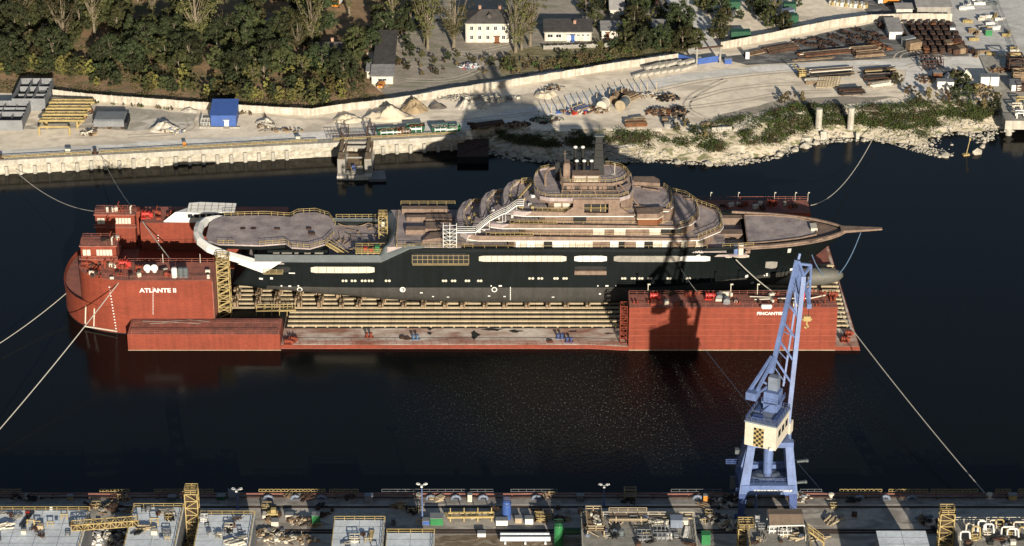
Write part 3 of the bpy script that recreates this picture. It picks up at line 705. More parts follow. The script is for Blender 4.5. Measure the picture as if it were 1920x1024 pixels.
tw = thing('scaffold_tower', 'square yellow scaffold tower in the aft well of the yacht beside the curved bulkhead', 'scaffold', (-33.6,YC-1,14.8))
mb = MB(); mb.truss((-33.6,YC+1.2,14.8),(-33.6,YC+1.2,22.6),2.2,2.2,5,.14); mb.rail([(-34.7,YC+.1,22.4),(-32.5,YC+.1,22.4),(-32.5,YC+2.3,22.4),(-34.7,YC+2.3,22.4)],1,.1,1.1,closed=True); mb.build('tower_frame', M['yellow'], tw)
mb = MB(); mb.box(-34,-33.2,YC+1.0,YC+1.6,19.2,20.7); mb.build('control_box', M['cream'], tw)
pf = thing('work_platform', 'yellow railed work platform carrying red and green boxes in the yacht aft well', 'platform', (-38,-20,14.8))
p = G(666,475,17.3); q = G(725,475,17.3); mb = MB()
X0, X1, Y0 = p.x, q.x, -22.4
mb.box(X0,X1,Y0,Y0+3.4,17.0,17.2)
for i in range(6):
    x = X0+.3+(X1-X0-.6)*i/5
    for y in (Y0+.2,Y0+3.2): mb.bar((x,y,14.8),(x,y,17),.13)
    if i < 5: mb.bar((x,Y0+.2,15.2),(x+1.4,Y0+.2,17),.1)
mb.rail([(X0,Y0,17.2),(X1,Y0,17.2),(X1,Y0+3.4,17.2),(X0,Y0+3.4,17.2)],1.1,.1,1.5,closed=True)
mb.build('platform_frame', M['yellow'], pf)
def crate(name, loc, d, m, label, cat='crate', group=None, rz=0.0):
    t_ = thing(name, label, cat, loc, group); mb = MB(); x, y, z = loc
    mb.cbox((x,y,z+d[2]*.46),(d[0],d[1],d[2]*.92),rz); mb.build('body', m, t_)
    mb = MB(); mb.cbox((x,y,z+d[2]*.96),(d[0]*1.05,d[1]*1.05,d[2]*.08),rz); 
    for k in (-.3,.3): mb.cbox((x+k*d[0]*math.cos(rz),y+k*d[0]*math.sin(rz),z+d[2]*.46),(d[0]*.06,d[1]*1.06,d[2]*.9),rz)
    mb.build_each('lid', m, t_, .0); return t_
crate('tool_box', (X0+2.6,Y0+1.8,17.2), (.9,.8,.8), M['redp'], 'small red box on the yellow work platform, nearest the helideck', 'box')
crate('tool_box', (X0+4.0,Y0+1.2,17.2), (.9,.8,.6), M['redp'], 'low red box on the yellow work platform beside the green box', 'box')
crate('tool_box', (X0+5.6,Y0+1.6,17.2), (1.1,1.2,1.3), M['greenp'], 'green box standing on the yellow work platform of the yacht', 'box')
# ================================================================== floating dock
YN = -43.1
dock = thing('floating_dock', 'big red submersible barge carrying the yacht between four red side towers', 'barge', (0,-12,0))
mb = MB()
# pontoon with a rounded bow on the left
def smooth_line(P, k=4):
    out = []
    for i in range(len(P)-1):
        p0, p1, p2, p3 = P[max(i-1,0)], P[i], P[i+1], P[min(i+2,len(P)-1)]
        for j in range(k):
            t = j/k; out.append(tuple(.5*(2*p1[c]+(p2[c]-p0[c])*t+(2*p0[c]-5*p1[c]+4*p2[c]-p3[c])*t*t+(3*p1[c]-p0[c]-3*p2[c]+p3[c])*t**3) for c in (0,1)))
    return out+[P[-1]]
bowp = [(-97,-34.6),(-103,-33.7),(-108.5,-31.2),(-113,-26.8),(-116,-20.5),(-117,-12),(-116,-3.5),(-113,2.8),(-108.5,7.2),(-103,9.8),(-97,10.8)]
bowp = smooth_line(bowp)
pl = [(87.9,-43.1),(87.9,19.9),(-58.5,19.9),(-97,19.9),(-97,10.8)]
mb.prism([(-58.5,-42.2),(-52,-42.2),(20,-42.2),(28.5,-43.05),(87.9,-43.05),(86.2,19.9),(-58.5,19.9)], -2.2, 1.0)
pont = mb.build('pontoon', [M['red']], dock)
mb = MB(); mb.prism([(-58.4,-42.0),(19.8,-42.0),(28.3,-42.9),(87.7,-42.9),(86.0,19.7),(-58.4,19.7)], 1.0, 1.06); dk = mb.build('dock_deck', M['deckrust'], dock)
mb = MB(); mb.box(76,85.6,2.2,19.5,1.06,1.07); mb.build('bow_deck', M['red_dark'], dock)
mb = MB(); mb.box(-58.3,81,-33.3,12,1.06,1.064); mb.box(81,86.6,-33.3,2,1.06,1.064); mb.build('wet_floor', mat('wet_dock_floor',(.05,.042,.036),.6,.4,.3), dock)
mb = MB(); mb.prism([(-76,-34),(-58.3,-34),(-58.3,12),(-76,12)],-2.2,1.0); mb.build('stern_bay', M['black'], dock)
# waterline boot stripe
mb = MB(); mb.wall([(-58.5,-42.25),(20,-42.25),(28.5,-43.1),(88,-43.1),(86.3,19.95)], -.3, .12, .08, False); mb.build('boot_stripe', M['red_dark'], dock)
# bow block (left)
mb = MB(); mb.prism(bowp+[(-76,10.8),(-76,-34.6)], -2.2, 6.6); mb.build('bow_hull', M['red'], dock)
mb = MB(); mb.wall(bowp+[(-97,10.8)], -.4, .25, .12, False); mb.build('boot_stripe', M['black'], dock)
mb = MB(); mb.prism([(x*.985-1.4,(y+12)*.97-12) for x, y in bowp]+[(-100,8)], 6.6, 6.66); mb.build('bow_deck', M['red_dark'], dock)
mb = MB(); mb.wall(bowp, 6.6, 7.5, .2, False); mb.build('bow_bulwark', M['red'], dock)
# sponsons
for y0, y1, nm in ((-43.1,-34.62,'sponson'),(10.82,19.9,'sponson')):
    mb = MB(); mb.box(-97,-58.5,y0,y1,-2.2,4.55); o = mb.build(nm, M['red'], dock)
    mb = MB(); mb.box(-96.9,-58.6,y0+.1,y1-.02,4.55,4.62); mb.build('sponson_deck', M['red_dark'], o)
    mb = MB(); mb.box(-97.05,-58.4,y0-.05,y0+.1,-.3,.14); mb.build('boot_stripe', M['beam'], o)
mb = MB(); mb.rail([(-96,-42.8,4.6),(-58.8,-42.8,4.6)],.9,.06,2.0); mb.rail([(-96,-38.5,4.6),(-58.8,-38.5,4.6)],.9,.05,2.4,0); mb.build('sponson_rail', M['red_dark'], dock)
mb = MB(); mb.path([(-94,-36.2,4.7),(-88,-36.6,4.75),(-82,-35.6,4.75),(-77,-36.4,4.7)],.07,4); mb.path([(-92,-37.6,4.7),(-85,-36.9,4.75),(-79,-37.6,4.7)],.07,4); mb.build('slack_hose', M['concd'], dock)
# aft towers
tn = [(-76,-34.6),(-97,-34.6),(-103,-33.7),(-107.5,-31.6),(-110.2,-28.6),(-111,-25)]
tn = tn[:1]+smooth_line(tn[1:])+[(-111,-24),(-76,-24)]
mb = MB(); mb.prism(tn, 6.6, 15.4); twn = mb.build('tower', M['red'], dock)
mb = MB(); mb.prism([(x*.996-.36,(y+29)*.98-29) for x, y in tn], 15.4, 15.46); mb.build('tower_deck', M['red_dark'], twn)
mb = MB(); mb.box(-76.0,-75.8,-34.5,-24.1,1.2,15.3); mb.build('tower_end', M['red_dark'], twn)
p = A(262,548.5,-34.75); text('name_lettering', 'ATLANTE II', 1.62, (p.x,-34.66,p.z), M['white'], twn, bold=.06, sx=1.13)
tf = [(-60,.6),(-98.8,.6),(-98.8,7.8),(-111,7.8),(-111,10.8),(-60,10.8)]
mb = MB(); mb.prism(tf, 1.0, 14.5); twf = mb.build('tower', M['red'], dock)
mb = MB(); mb.prism([(-60.1,.7),(-98.7,.7),(-98.7,10.7),(-60.1,10.7)], 14.5, 14.56); mb.build('tower_deck', M['red_dark'], twf)
# forward towers
for y0, y1, x0, x1 in ((-43.1,-35.8,29.4,81.7),(11.6,19.9,29.0,80.6)):
    mb = MB(); mb.box(x0,x1,y0,y1,1.0,12.2); mb.box(x0,x1,y0,y0+.02,-2.2,1.0); o = mb.build('tower', M['red'], dock)
    mb = MB(); mb.box(x0+.1,x1-.1,y0+.1,y1-.1,12.2,12.26); mb.build('tower_deck', M['red_dark'], o)
    mb = MB()
    for z in (2.6,4.2,5.8,7.4,9.0,10.6): mb.box(x0+.02,x1-.02,y0-.02,y0+.02,z,z+.16)
    mb.build('plate_seam', M['seam'], o)
    if y0 < -40:
        p = A(1419,590.5,YN-.08); text('owner_lettering', 'FINCANTIERI', 1.12, (p.x,YN-.04,p.z), M['white'], o, bold=.05, sx=1.12)
        mb = MB(); mb.box(x0+.1,x1,y0-.06,y0,-.25,.2); mb.build('boot_stripe', M['beam'], o)
        mb = MB(); mb.rail([(x0+.2,y1-.2,12.2),(x1-.2,y1-.2,12.2)],1.1,.07,2.0); mb.rail([(x0+.2,y0+.2,12.2),(x1-.2,y0+.2,12.2)],1.0,.05,2.4,0); mb.build('tower_rail', M['red_dark'], o)
        # caged stair on the left end
        mb = MB(); mb.truss((x0-1.2,y0+3,1.2),(x0-1.2,y0+3,11.6),1.7,2.6,7,.16)
        for i in range(7): mb.cbox((x0-1.2,y0+3,2.2+i*1.4),(1.5,2.2,.1))
        mb.build('caged_stair', M['red'], o)
    else:
        mb = MB(); mb.rail([(x0+.2,y1-.2,12.2),(x1-.2,y1-.2,12.2)],1.1,.07,2.0); mb.build('tower_rail', M['red_dark'], o)
        fwd_far = o
mb = MB(); mb.rail([(-110,-24.2,15.4),(-76.2,-24.2,15.4)],1.1,.07,2.0); mb.rail([(-110.4,-27.5,15.4),(-107,-31.4,15.4),(-97,-34.2,15.4),(-76.2,-34.3,15.4)],1.0,.05,2.2,0); mb.build('tower_rail', M['red_dark'], twn)
mb = MB(); mb.rail([(-58,-42,1.06),(19.5,-42,1.06),(28,-42.8,1.06)],1.0,.07,2.2); mb.build('deck_edge_rail', M['red'], dock)
# accommodation houses on the bow
for (x0,x1,y0,y1,z0,z1,npane) in ((-110.2,-101.2,-25.5,-20.5,6.6,20.6,0),(-110.6,-100.2,.9,4.2,2,16.8,0)):
    mb = MB(); mb.box(x0,x1,y0,y1,z0,z1); o = mb.build('accommodation_house', M['red'], dock)
    mb = MB(); mb.box(x0-.3,x1+.3,y0-.3,y1+.3,z1,z1+.25); mb.build('house_roof', M['red_dark'], o)
    mb = MB()
    for a, b_ in ((x0+.5,x0+2.6),(x1-5,x1-.9)):
        k = max(2, int((b_-a)/.8))
        for i in range(k): mb.box(a+(b_-a)*i/k, a+(b_-a)*(i+.85)/k, y0-.06, y0, z1-2.6, z1-.9)
    mb.build_each('window_screen', M['cream'], o)
    mb = MB(); mb.box(x0-.4,x1+.4,y0-.9,y0,z1-3.4,z1-3.25); mb.rail([(x0-.4,y0-.9,z1-3.3),(x1+.4,y0-.9,z1-3.3)],.9,.06,1.5); mb.rail([(x0,y0,z1+.25),(x1,y0,z1+.25),(x1,y1,z1+.25),(x0,y1,z1+.25)],1.0,.06,2,closed=True); mb.build('house_gallery', M['red_dark'], o)
    mb = MB(); mb.path([(x1-1,y0+.6,z1),(x1-1,y0+.6,z1+2.0),(x1-.6,y0+.6,z1+2.5)],.22,7); mb.build('vent_pipe', M['cream'], o)
# wheelhouse: white box with windows, roof of pale panels
mb = MB(); W = [(-92.5,1.2),(-85.5,1.0),(-74,1.6),(-74,4.9),(-85.0,5.3),(-88.5,4.9)]
mb.loft([[(x,y,14.5) for x, y in W],[(x,y,14.9) for x, y in W],[(x*.99-.3+(2.6 if x < -88 else 0),y,17.5) for x, y in W]]); wh = mb.build('wheelhouse', M['white'], dock)
rz_ = lambda y: 17.4+.16*(y-.5)
R_ = [(-86.2,.6),(-83,.2),(-73.6,.9),(-73.4,4.8),(-83,5.4),(-86,5.0)]
mb = MB(); mb.loft([[(x,y,rz_(y)) for x,y in R_],[(x,y,rz_(y)+.3) for x,y in R_]]); mb.prism([(-85.6,1.2),(-74,1.4),(-74,4.7),(-85.6,4.8)],17.3,lambda p: rz_(p[1])); o = mb.build('wheelhouse_roof', M['white'], wh)
mb = MB()
for i in range(7): mb.bar((-85.2+i*1.8,.9,rz_(.9)+.33),(-85.2+i*1.8,4.8,rz_(4.8)+.33),.18,.1)
for j in range(2): mb.bar((-85.8,2.0+j*1.5,rz_(2.0+j*1.5)+.33),(-73.8,2.0+j*1.5,rz_(2.0+j*1.5)+.33),.16,.08)
mb.build('roof_batten', M['concd'], o)
mb = MB()
for i in range(7):
    x = -86.0+i*1.7; f_ = (x+85.5)/13*.6+1.0
    mb.box(x,x+1.25,f_-.16,f_+.4,16.0,17.05)
mb.build_each('wheelhouse_window', M['glass'], wh)
# bow wall that carries the far house: bridge the stern gap
mb = MB(); mb.box(-76.3,-76,-24,.6,1.0,8.0); mb.build('stern_bulkhead', M['black'], dock)
mb = MB(); mb.box(-111,-104,-20.5,.9,6.6,8); mb.build('bow_house', M['red_dark'], dock)

# winches, bollards and boxes on the towers
def winch(x, y, z, s=1.0, rz=0.0, m='redp', label=''):
    t_ = None; mb = MB(); c, s_ = math.cos(rz), math.sin(rz)
    mb.box(x-1.1*s,x+1.1*s,y-.8*s,y+.8*s,z,z+.25*s)
    mb.path([(x-.75*s,y,z+.95*s),(x+.75*s,y,z+.95*s)],.45*s,10)
    for k in (-.8,-.2,.8): mb.path([(x+k*s-.07*s,y,z+.95*s),(x+k*s+.07*s,y,z+.95*s)],.8*s,12)
    mb.box(x+.85*s,x+1.6*s,y-.4*s,y+.4*s,z+.2*s,z+1.2*s)
    o = mb.build('winch', M[m], dock); return o
rr = random.Random(11)
for (px, py, z, m) in ((205,492,15.46,'redp'),(220,497,15.46,'red'),(232,500,15.46,'redp'),(262,508,15.46,'red'),(1226,560,12.26,'redp'),(1330,560,12.26,'redp'),(1560,556,12.26,'red'),(1300,382,12.26,'red_dark'),(1445,385,12.26,'red'),(274,408,14.56,'redp'),(292,403,14.56,'red'),(160,500,15.46,'red')):
    p = G(px, py, z); winch(p.x, p.y, z, rr.uniform(.9,1.25), 0, m)
mb = MB(); mc = MB(); me_ = MB()
for a, b_, z, n_ in (((165,512),(395,522),15.46,30),((160,500),(240,500),15.46,26),((1190,570),(1565,570),12.26,30),((1200,556),(1560,556),12.26,16),((1320,390),(1515,390),12.26,18),((262,412),(330,404),14.56,16),((190,455),(235,452),20.9,7),((190,398),(250,398),17.2,6)):
    for i in range(n_):
        p = G(a[0]+(b_[0]-a[0])*rr.random(), a[1]+(b_[1]-a[1])*rr.random()+rr.uniform(-7,4), z)
        if z > 16 and not (-110 < p.x < -101): continue
        q = rr.random(); t_ = mb if q < .6 else (mc if q < .75 else me_)
        if q < .3: 
            for k in (-.45,.45): t_.path([(p.x+k,p.y,z),(p.x+k,p.y,z+.8)],.25,8)
            t_.cbox((p.x,p.y,z+.06),(1.5,.7,.12))
        elif q < .45: t_.path([(p.x,p.y,z),(p.x,p.y,z+rr.uniform(1.2,2.4)),(p.x+.4,p.y-.3,z+2.5)],.13,6)
        else: t_.cbox((p.x,p.y,z+.5),(rr.uniform(.5,1.6),rr.uniform(.5,1.2),rr.uniform(.5,1.5)),rr.choice((0,0,.4)))
mb.build_each('deck_bollard', M['red'], dock); mc.build_each('vent_pipe', M['cream'], dock); me_.build_each('deck_box', M['rust'], dock)
mb = MB()
for px in (1215,1370,1420,1500): 
    p = G(px,553,12.26); mb.bar((p.x,-36,12.2),(p.x,-36,15.2),.16); mb.cbox((p.x+.2,-36.1,15.2),(.7,.3,.3))
for px in (1333,1385,1453,1492,1516):
    p = G(px,383,12.26); mb.bar((p.x,19.2,12.2),(p.x,19.2,14.8),.09); mb.cbox((p.x+.2,19.1,14.8),(.4,.25,.25))
for px in (345,415): p = G(px-40,497,15.4); mb.bar((p.x,-24.6,15.4),(p.x,-24.6,18),.13)
mb.build_each('deck_lamp', M['cream'], dock)
for i, px in enumerate((326,338,347)):
    p = G(px,524,15.46); mb = MB(); mb.lathe((p.x,-32.5,15.46),[(.75,0),(.75,2.3),(.55,2.6),(.1,2.65)],14); tag(mb.build('storage_tank', M['greycap'] if i else M['white']), ['white squat tank leftmost of the three on the red aft tower deck','grey squat tank in the middle of the three on the red aft tower deck','grey squat tank rightmost of the three on the red aft tower deck'][i], 'tank', 'tanks on the aft dock tower')
for i, (px, py, z, lab) in enumerate(((277,510,15.46,'round white ventilator cowl on the dock tower above the first letters of ATLANTE'),(290,510,15.46,'round white ventilator cowl on the dock tower above the middle of ATLANTE'),(1437,578,12.26,'oval white liferaft canister at the edge of the forward dock tower'))):
    p = G(px,py,z); mb = MB()
    if i < 2: mb.path([(p.x,p.y,z),(p.x,p.y,z+.8),(p.x+.1,p.y-.3,z+1.5),(p.x+.1,p.y-1.0,z+1.6)],[.5,.6,.8,.95],12)
    else: mb.path([(p.x-1.4,p.y,z+.5),(p.x-1.2,p.y,z+.5),(p.x+1.2,p.y,z+.5),(p.x+1.4,p.y,z+.5)],[.3,.55,.55,.3],10); mb.cbox((p.x,p.y,z+.1),(2.2,.9,.2))
    solo('vent_cowl' if i < 2 else 'liferaft_canister', mb, M['white'], lab, 'ventilator' if i < 2 else 'canister')
p = G(1265,390,12.3)
for i,(px,py) in enumerate(((1348,562),(1362,569))):
    p = G(px,py,12.26); mb = MB(); mb.path([(p.x,p.y-.9,13.2),(p.x,p.y+.9,13.2)],.85,14); mb.box(p.x-.9,p.x+.9,p.y-.5,p.y+.5,12.26,12.6); solo('hose_reel', mb, M['grey'], ['grey hose reel on the forward dock tower, the farther of two','grey hose reel on the forward dock tower, the nearer of two'][i], 'reel', 'grey hose reels on the dock tower')
mb = MB(); p = G(1490,573,12.26); mb.path([(44+17,-40,12.9),(68,-39.4,12.9),(75,-39.6,13.0),(79,-38.6,13.4)],.16,6); mb.path([(60,-38.2,12.8),(66,-38.6,12.8),(68,-40.2,12.8)],.13,6); mb.build('deck_pipe', M['cream'], dock)
p = G(1503,566,12.26); mb = MB(); mb.box(p.x-.7,p.x+.7,p.y-.5,p.y+.5,12.26,15.0); mb.build('fire_locker', M['redp'], dock)
# draught marks
mb = MB()
for px0, py0, px1, py1, Y in ((287,540,287,592,-34.66),):
    for i in range(18):
        a = A(px0, py0+(py1-py0)*i/18, Y); mb.cbox(a,(.16,.05,.28))
for i in range(16):
    z = .6+i*.85; x = -101.2-i*.06; mb.cbox((x,-34.05-.02,z),(.35,.12,.3),-.15)
for z in [3+i*.8 for i in range(6)]: mb.cbox((-94.2,-.0+.55,z+4),(.3,.06,.25))
mb.build('draught_marking', M['white'], dock)
mb = MB()
for x, y in ((-109.6,-30.6),(-107.2,-32.0)): mb.bar((x,y-.35,1.2),(x+.5,y-.2,6.3),.28)
mb.bar((-109.8,-31.4,.7),(-101,-34.5,.9),.3); mb.build_each('fender_bar', M['cream'], dock)

# keel beams across the dock floor
def beam_mb(x0, x1, y):
    m_ = MB(); x = x0; L = 2.95
    while x < x1-.3:
        e = min(x+L-.1, x1); m_.box(x, e, y-.34, y+.34, 1.45, 1.9); m_.box(e, min(e+.1,x1), y-.26, y+.26, 1.5, 1.8); m_.box(x+1.1, x+1.6, y-.1, y+.3, 1.06, 1.45)
        x += L
    return m_
ys = [-32.7+2.42*i for i in range(19)]
bi = 0
for i, y in enumerate(ys):
    under = i >= 5
    for seg, (x0, x1) in enumerate((((-57.5 if i < 4 else -73.5), 27.8 if i < 2 else 80.5), (80.5+1, 86.2))):
        if seg == 0 and i > 8 and i < 17: x0 = -73
        where = 'under the yacht hull' if under else 'on the open dock floor beside the yacht'
        if seg == 0: solo('keel_beam', beam_mb(x0, x1, y), M['beam'], 'buff keel beam %s, %s row from the edge' % (where, nth(i)), 'beam', 'keel beams on the dock floor')
        elif y < 2: solo('keel_beam', beam_mb(x0, x1, y), M['beam'], 'short buff keel beam past the yacht bow, %s row from the near edge' % nth(i), 'beam', 'keel beam ends past the bow')
# trestle blocks between beams under the stern
rr = random.Random(5); k = 0
mbd = MB()
for i, y in enumerate(ys[4:8]):
    for j in range(26):
        x = -72+j*5.4+rr.uniform(-.6,.6)
        if x > 20: continue
        z1 = 2.6+(.9 if x < -45 else .2)
        mbd.box(x-.35,x+.35,y-.75,y+.75,1.9,z1); mbd.box(x+.55,x+.9,y-.7,y+.7,1.9,z1+.4)
solo('hull_blocking', mbd, M['wood'], 'rows of small timber blocks wedged between the keel beams and the yacht hull', 'blocking'); bpy.context.scene.objects['hull_blocking']['kind'] = 'stuff'
# yellow gantry tower at the yacht's stern, low yellow staging
t_ = thing('scaffold_tower', 'tall yellow scaffold tower between the red aft tower and the yacht stern', 'scaffold', (-74,-25,1.0))
mb = MB(); mb.truss((-74.0,-26.2,1.0),(-74.0,-26.2,17.6),3.0,3.2,10,.19)
for i in range(10): mb.bar((-75.5,-27.8,1.2+i*1.66),(-72.5,-27.8,2.8+i*1.66),.2)
mb.rail([(-75.6,-27.8,17.6),(-72.4,-27.8,17.6),(-72.4,-24.6,17.6),(-75.6,-24.6,17.6)],1.1,.12,1.6,closed=True)
mb.build('tower_frame', M['yellow'], t_)
mb = MB()
for i in range(5): mb.box(-75.4,-72.6,-27.6,-24.8,3.2+i*3.3,3.3+i*3.3)
mb.build('tower_platform', M['yellowd'], t_)
mb = MB(); p = G(480,585,2.2); q = G(555,583,2.2); mb.bar((p.x,p.y,2.4),(q.x,q.y,2.4),.5,.3); mb.rail([(p.x,p.y+1.8,2.2),(q.x-1,p.y+1.8,2.2)],1.2,.12,2.2)
for i in range(6): mb.bar((p.x+i*2,p.y-.2,1.1),(p.x+i*2,p.y+2,3.2),.15)
solo('low_staging', mb, M['yellow'], 'low yellow staging frame lying on the keel beams under the yacht stern', 'staging')
# odds and ends on the open deck strip
rr = random.Random(8)
for i, (px, py, lab) in enumerate(((755,634,'coil of dark rope left on the pale dock strip, the left of a pair'),(764,636,'coil of dark rope left on the pale dock strip, the right of a pair'),(1031,641,'coil of dark rope lying alone on the dock strip near its middle'))):
    p = G(px,py,1.1); mb = MB()
    for k in range(3): mb.path([(p.x+(.8-.12*k)*math.cos(a),p.y+(.6-.1*k)*math.sin(a),1.2+.12*k) for a in [j*.45 for j in range(15)]],.12,5)
    solo('rope_coil', mb, M['rust'], lab, 'rope coil', 'rope coils on the dock strip')
for i, (px, py, m, lab) in enumerate(((779,636,'ropeblue','blue grey double bollard on the dock strip below the middle hull'),(1050,634,'blue_d','blue bollard post on the dock strip, left of two near the forward tower'),(1067,641,'blue_d','blue bollard post on the dock strip, right of two near the forward tower'),(692,632,'red','red bollard on the dock strip near the aft sponson'))):
    p = G(px,py,1.1); mb = MB()
    for k in (-.5,.5): mb.lathe((p.x+k,p.y,1.06),[(.28,0),(.28,1.0),(.42,1.05),(.42,1.25),(.1,1.3)],10)
    mb.box(p.x-1.1,p.x+1.1,p.y-.4,p.y+.4,1.06,1.2); solo('bollard', mb, M[m], lab, 'bollard')
mb = MB()
for px, py, w_, h_ in ((890,628,2.2,5.0),(925,618,5,1.6),(966,621,3.5,1.8),(1075,621,2.2,1.2),(806,616,1.6,2.2),(1142,625,3.2,.7),(806,625,1.2,2)):
    p = G(px,py,1.08); N_ = 11; ph = rr.random()*6
    mb.prism([(p.x+w_*.5*math.cos(a)*(1+.45*math.sin(3*a+ph)),p.y+h_*.4*math.sin(a)*(1+.4*math.sin(4*a+ph))) for a in [i*2*math.pi/N_ for i in range(N_)]],1.062,1.068)
mb.build_each('puddle', M['dark'], dock)
for i,(px,py) in enumerate(((540,645),(548,640),(1583,640),(1590,628))):
    p = G(px,py,1.1); winch(p.x,p.y,1.06,.9,0,'red')
# ================================================================== portal crane
QZ = 3.0
CRX, CRY = 57.0, -122.0
crane = thing('portal_crane', 'tall light blue portal crane with a cream checkered house on the near quay', 'crane', (CRX,CRY,QZ))
HD = R(-24)          # slew: heading rotates clockwise from +Y
hx, hy = math.sin(-HD), math.cos(HD)
def cr(u, v, z):     # u: to the right of the heading, v: along it
    return Vector((CRX+u*hy+v*hx, CRY-u*hx+v*hy, z))
XL, XR, YF, YB = 51.0, 62.7, -126.6, -117.6
ZP = 9.9
for sx, x in ((-1,XL),(1,XR)):
    for y in (YF,YB):
        mb = MB(); w0 = 1.2
        mb.loft([[(x+a*w0*.5,y+b_*w0*.5,QZ) for a,b_ in ((-1,-1),(1,-1),(1,1),(-1,1))],[(x+a*.95-sx*.3,y+b_*.8,ZP) for a,b_ in ((-1,-1),(1,-1),(1,1),(-1,1))]])
        mb.box(x-1.4,x+1.4,y-.45,y+.45,QZ,QZ+.9); mb.build('portal_leg', M['blue_d'], crane)
        zt = 21.5; xt = CRX+sx*4.1; yt = CRY+(-2.6 if y == YF else 2.6)
        mb = MB(); mb.loft([[(x-sx*.3+a*.95,y+b_*.8,ZP) for a,b_ in ((-1,-1),(1,-1),(1,1),(-1,1))],[(x-sx*.6+a*1.0,y+(yt-y)*.12+b_*.7,ZP+2.2) for a,b_ in ((-1,-1),(1,-1),(1,1),(-1,1))],[(xt+a*.85,yt+b_*.65,zt) for a,b_ in ((-1,-1),(1,-1),(1,1),(-1,1))]])
        mb.build('pylon_leg', M['blue'], crane)
mb = MB()
for y in (YF,YB): mb.box(XL-.1,XR+.1,y-.75,y+.75,ZP-.2,ZP+2.1)
for x in (XL+.2,XR-.2): mb.box(x-.6,x+.6,YF+.75,YB-.75,ZP,ZP+1.6)
mb.box(CRX-5.1,CRX+5.1,CRY-3.4,CRY-1.8,20.6,21.9); mb.box(CRX-5.1,CRX+5.1,CRY+1.8,CRY+3.4,20.6,21.9); mb.box(CRX-4.3,CRX-2.4,CRY-1.8,CRY+1.8,20.6,21.8); mb.box(CRX+2.4,CRX+4.3,CRY-1.8,CRY+1.8,20.6,21.8)
pb = mb.build_each('portal_beam', M['blue'], crane)[0]
text('yard_lettering', 'SUBIONE PREUPIA DOCKUP', .72, (XL+2.6,YF-.80,ZP+.55), M['white'], pb, bold=.03, sx=.94)
mb = MB(); mb.box(XL+.9,XR-.9,YF+.76,YB-.76,ZP+.2,ZP+.45); mb.build('portal_deck', M['steelblue'], crane)
mb = MB(); mb.lathe((CRX,CRY,ZP+.45),[(3.6,0),(3.6,.7),(2.4,1.2),(1.5,1.4)],20); mb.box(CRX+1.6,CRX+4.4,CRY-3.0,CRY-1,ZP+.45,ZP+1.8); mb.build('slew_base', M['steelblue'], crane)
mb = MB(); mb.path([(CRX,CRY,ZP+1.2),(CRX,CRY,23.4)],[.95,1.3],14); mb.build('slew_column', M['blue'], crane)
mb = MB(); mb.rail([(XL+1,YF+.8,ZP+1.9),(XR-1,YF+.8,ZP+1.9)],1.1,.1,1.6); mb.rail([(XL+1,YB-.8,ZP+1.6),(XR-1,YB-.8,ZP+1.6)],1.1,.1,1.6); mb.rail([(XL-3.2,CRY+1,ZP+4),(XL-.6,CRY+1,ZP+4),(XL-.6,CRY+3,ZP+4)],1.1,.1,1.2); mb.box(XL-3.2,XL-.6,CRY+1,CRY+3,ZP+3.9,ZP+4.0)
mb.build('portal_rail', M['blue_d'], crane)
mb = MB()
for z in (ZP+1,ZP+6.5): mb.cbox((XR+1.6,CRY-2,z),(2.4,.5,.4),.2); mb.cbox((XR+2.7,CRY-2,z+.1),(.6,.6,.5))
mb.cbox((XL-.6,CRY+1.5,ZP+7),(1.4,1.2,1.0)); mb.cbox((XL-1.2,YB,ZP-3),(1.2,.8,3))
mb.build_each('floodlight', M['greycap'], crane)
# machinery house
ZH0, ZH1 = 22.2, 28.0
def hp_(u, v, z): return cr(u, v, z)
def hbox(mb, u0, u1, v0, v1, z0, z1):
    p = [hp_(u,v,z0) for u,v in ((u0,v0),(u1,v0),(u1,v1),(u0,v1))]+[hp_(u,v,z1) for u,v in ((u0,v0),(u1,v0),(u1,v1),(u0,v1))]
    return mb.add(p,[(0,3,2,1),(4,5,6,7),(0,1,5,4),(1,2,6,5),(2,3,7,6),(3,0,4,7)])
mb = MB(); hbox(mb,-3.6,3.6,-6.5,2.4,ZH0,ZH1); hs = mb.build('machinery_house', M['cream'], crane)
mb = MB(); hbox(mb,-3.75,3.75,-6.7,2.6,ZH1,ZH1+.35); ro = mb.build('house_roof', M['steelblue'], hs)
mb = MB()
pts = [hp_(-3.6,-6.6,ZH1+.35),hp_(3.6,-6.6,ZH1+.35),hp_(3.6,2.4,ZH1+.35),hp_(-3.6,2.4,ZH1+.35)]; mb.rail(pts,1.0,.08,1.4,closed=True); mb.build('roof_rail', M['blue_d'], hs)
mb = MB(); hbox(mb,-2.6,-.2,-5.2,-3.6,ZH1+.35,ZH1+.75); hbox(mb,2.1,2.9,-4.5,1.0,ZH1+.35,ZH1+.6); hbox(mb,-3.0,-2.0,-2,1.5,ZH1+.35,ZH1+.6); mb.build_each('roof_hatch', M['blue_d'], hs)
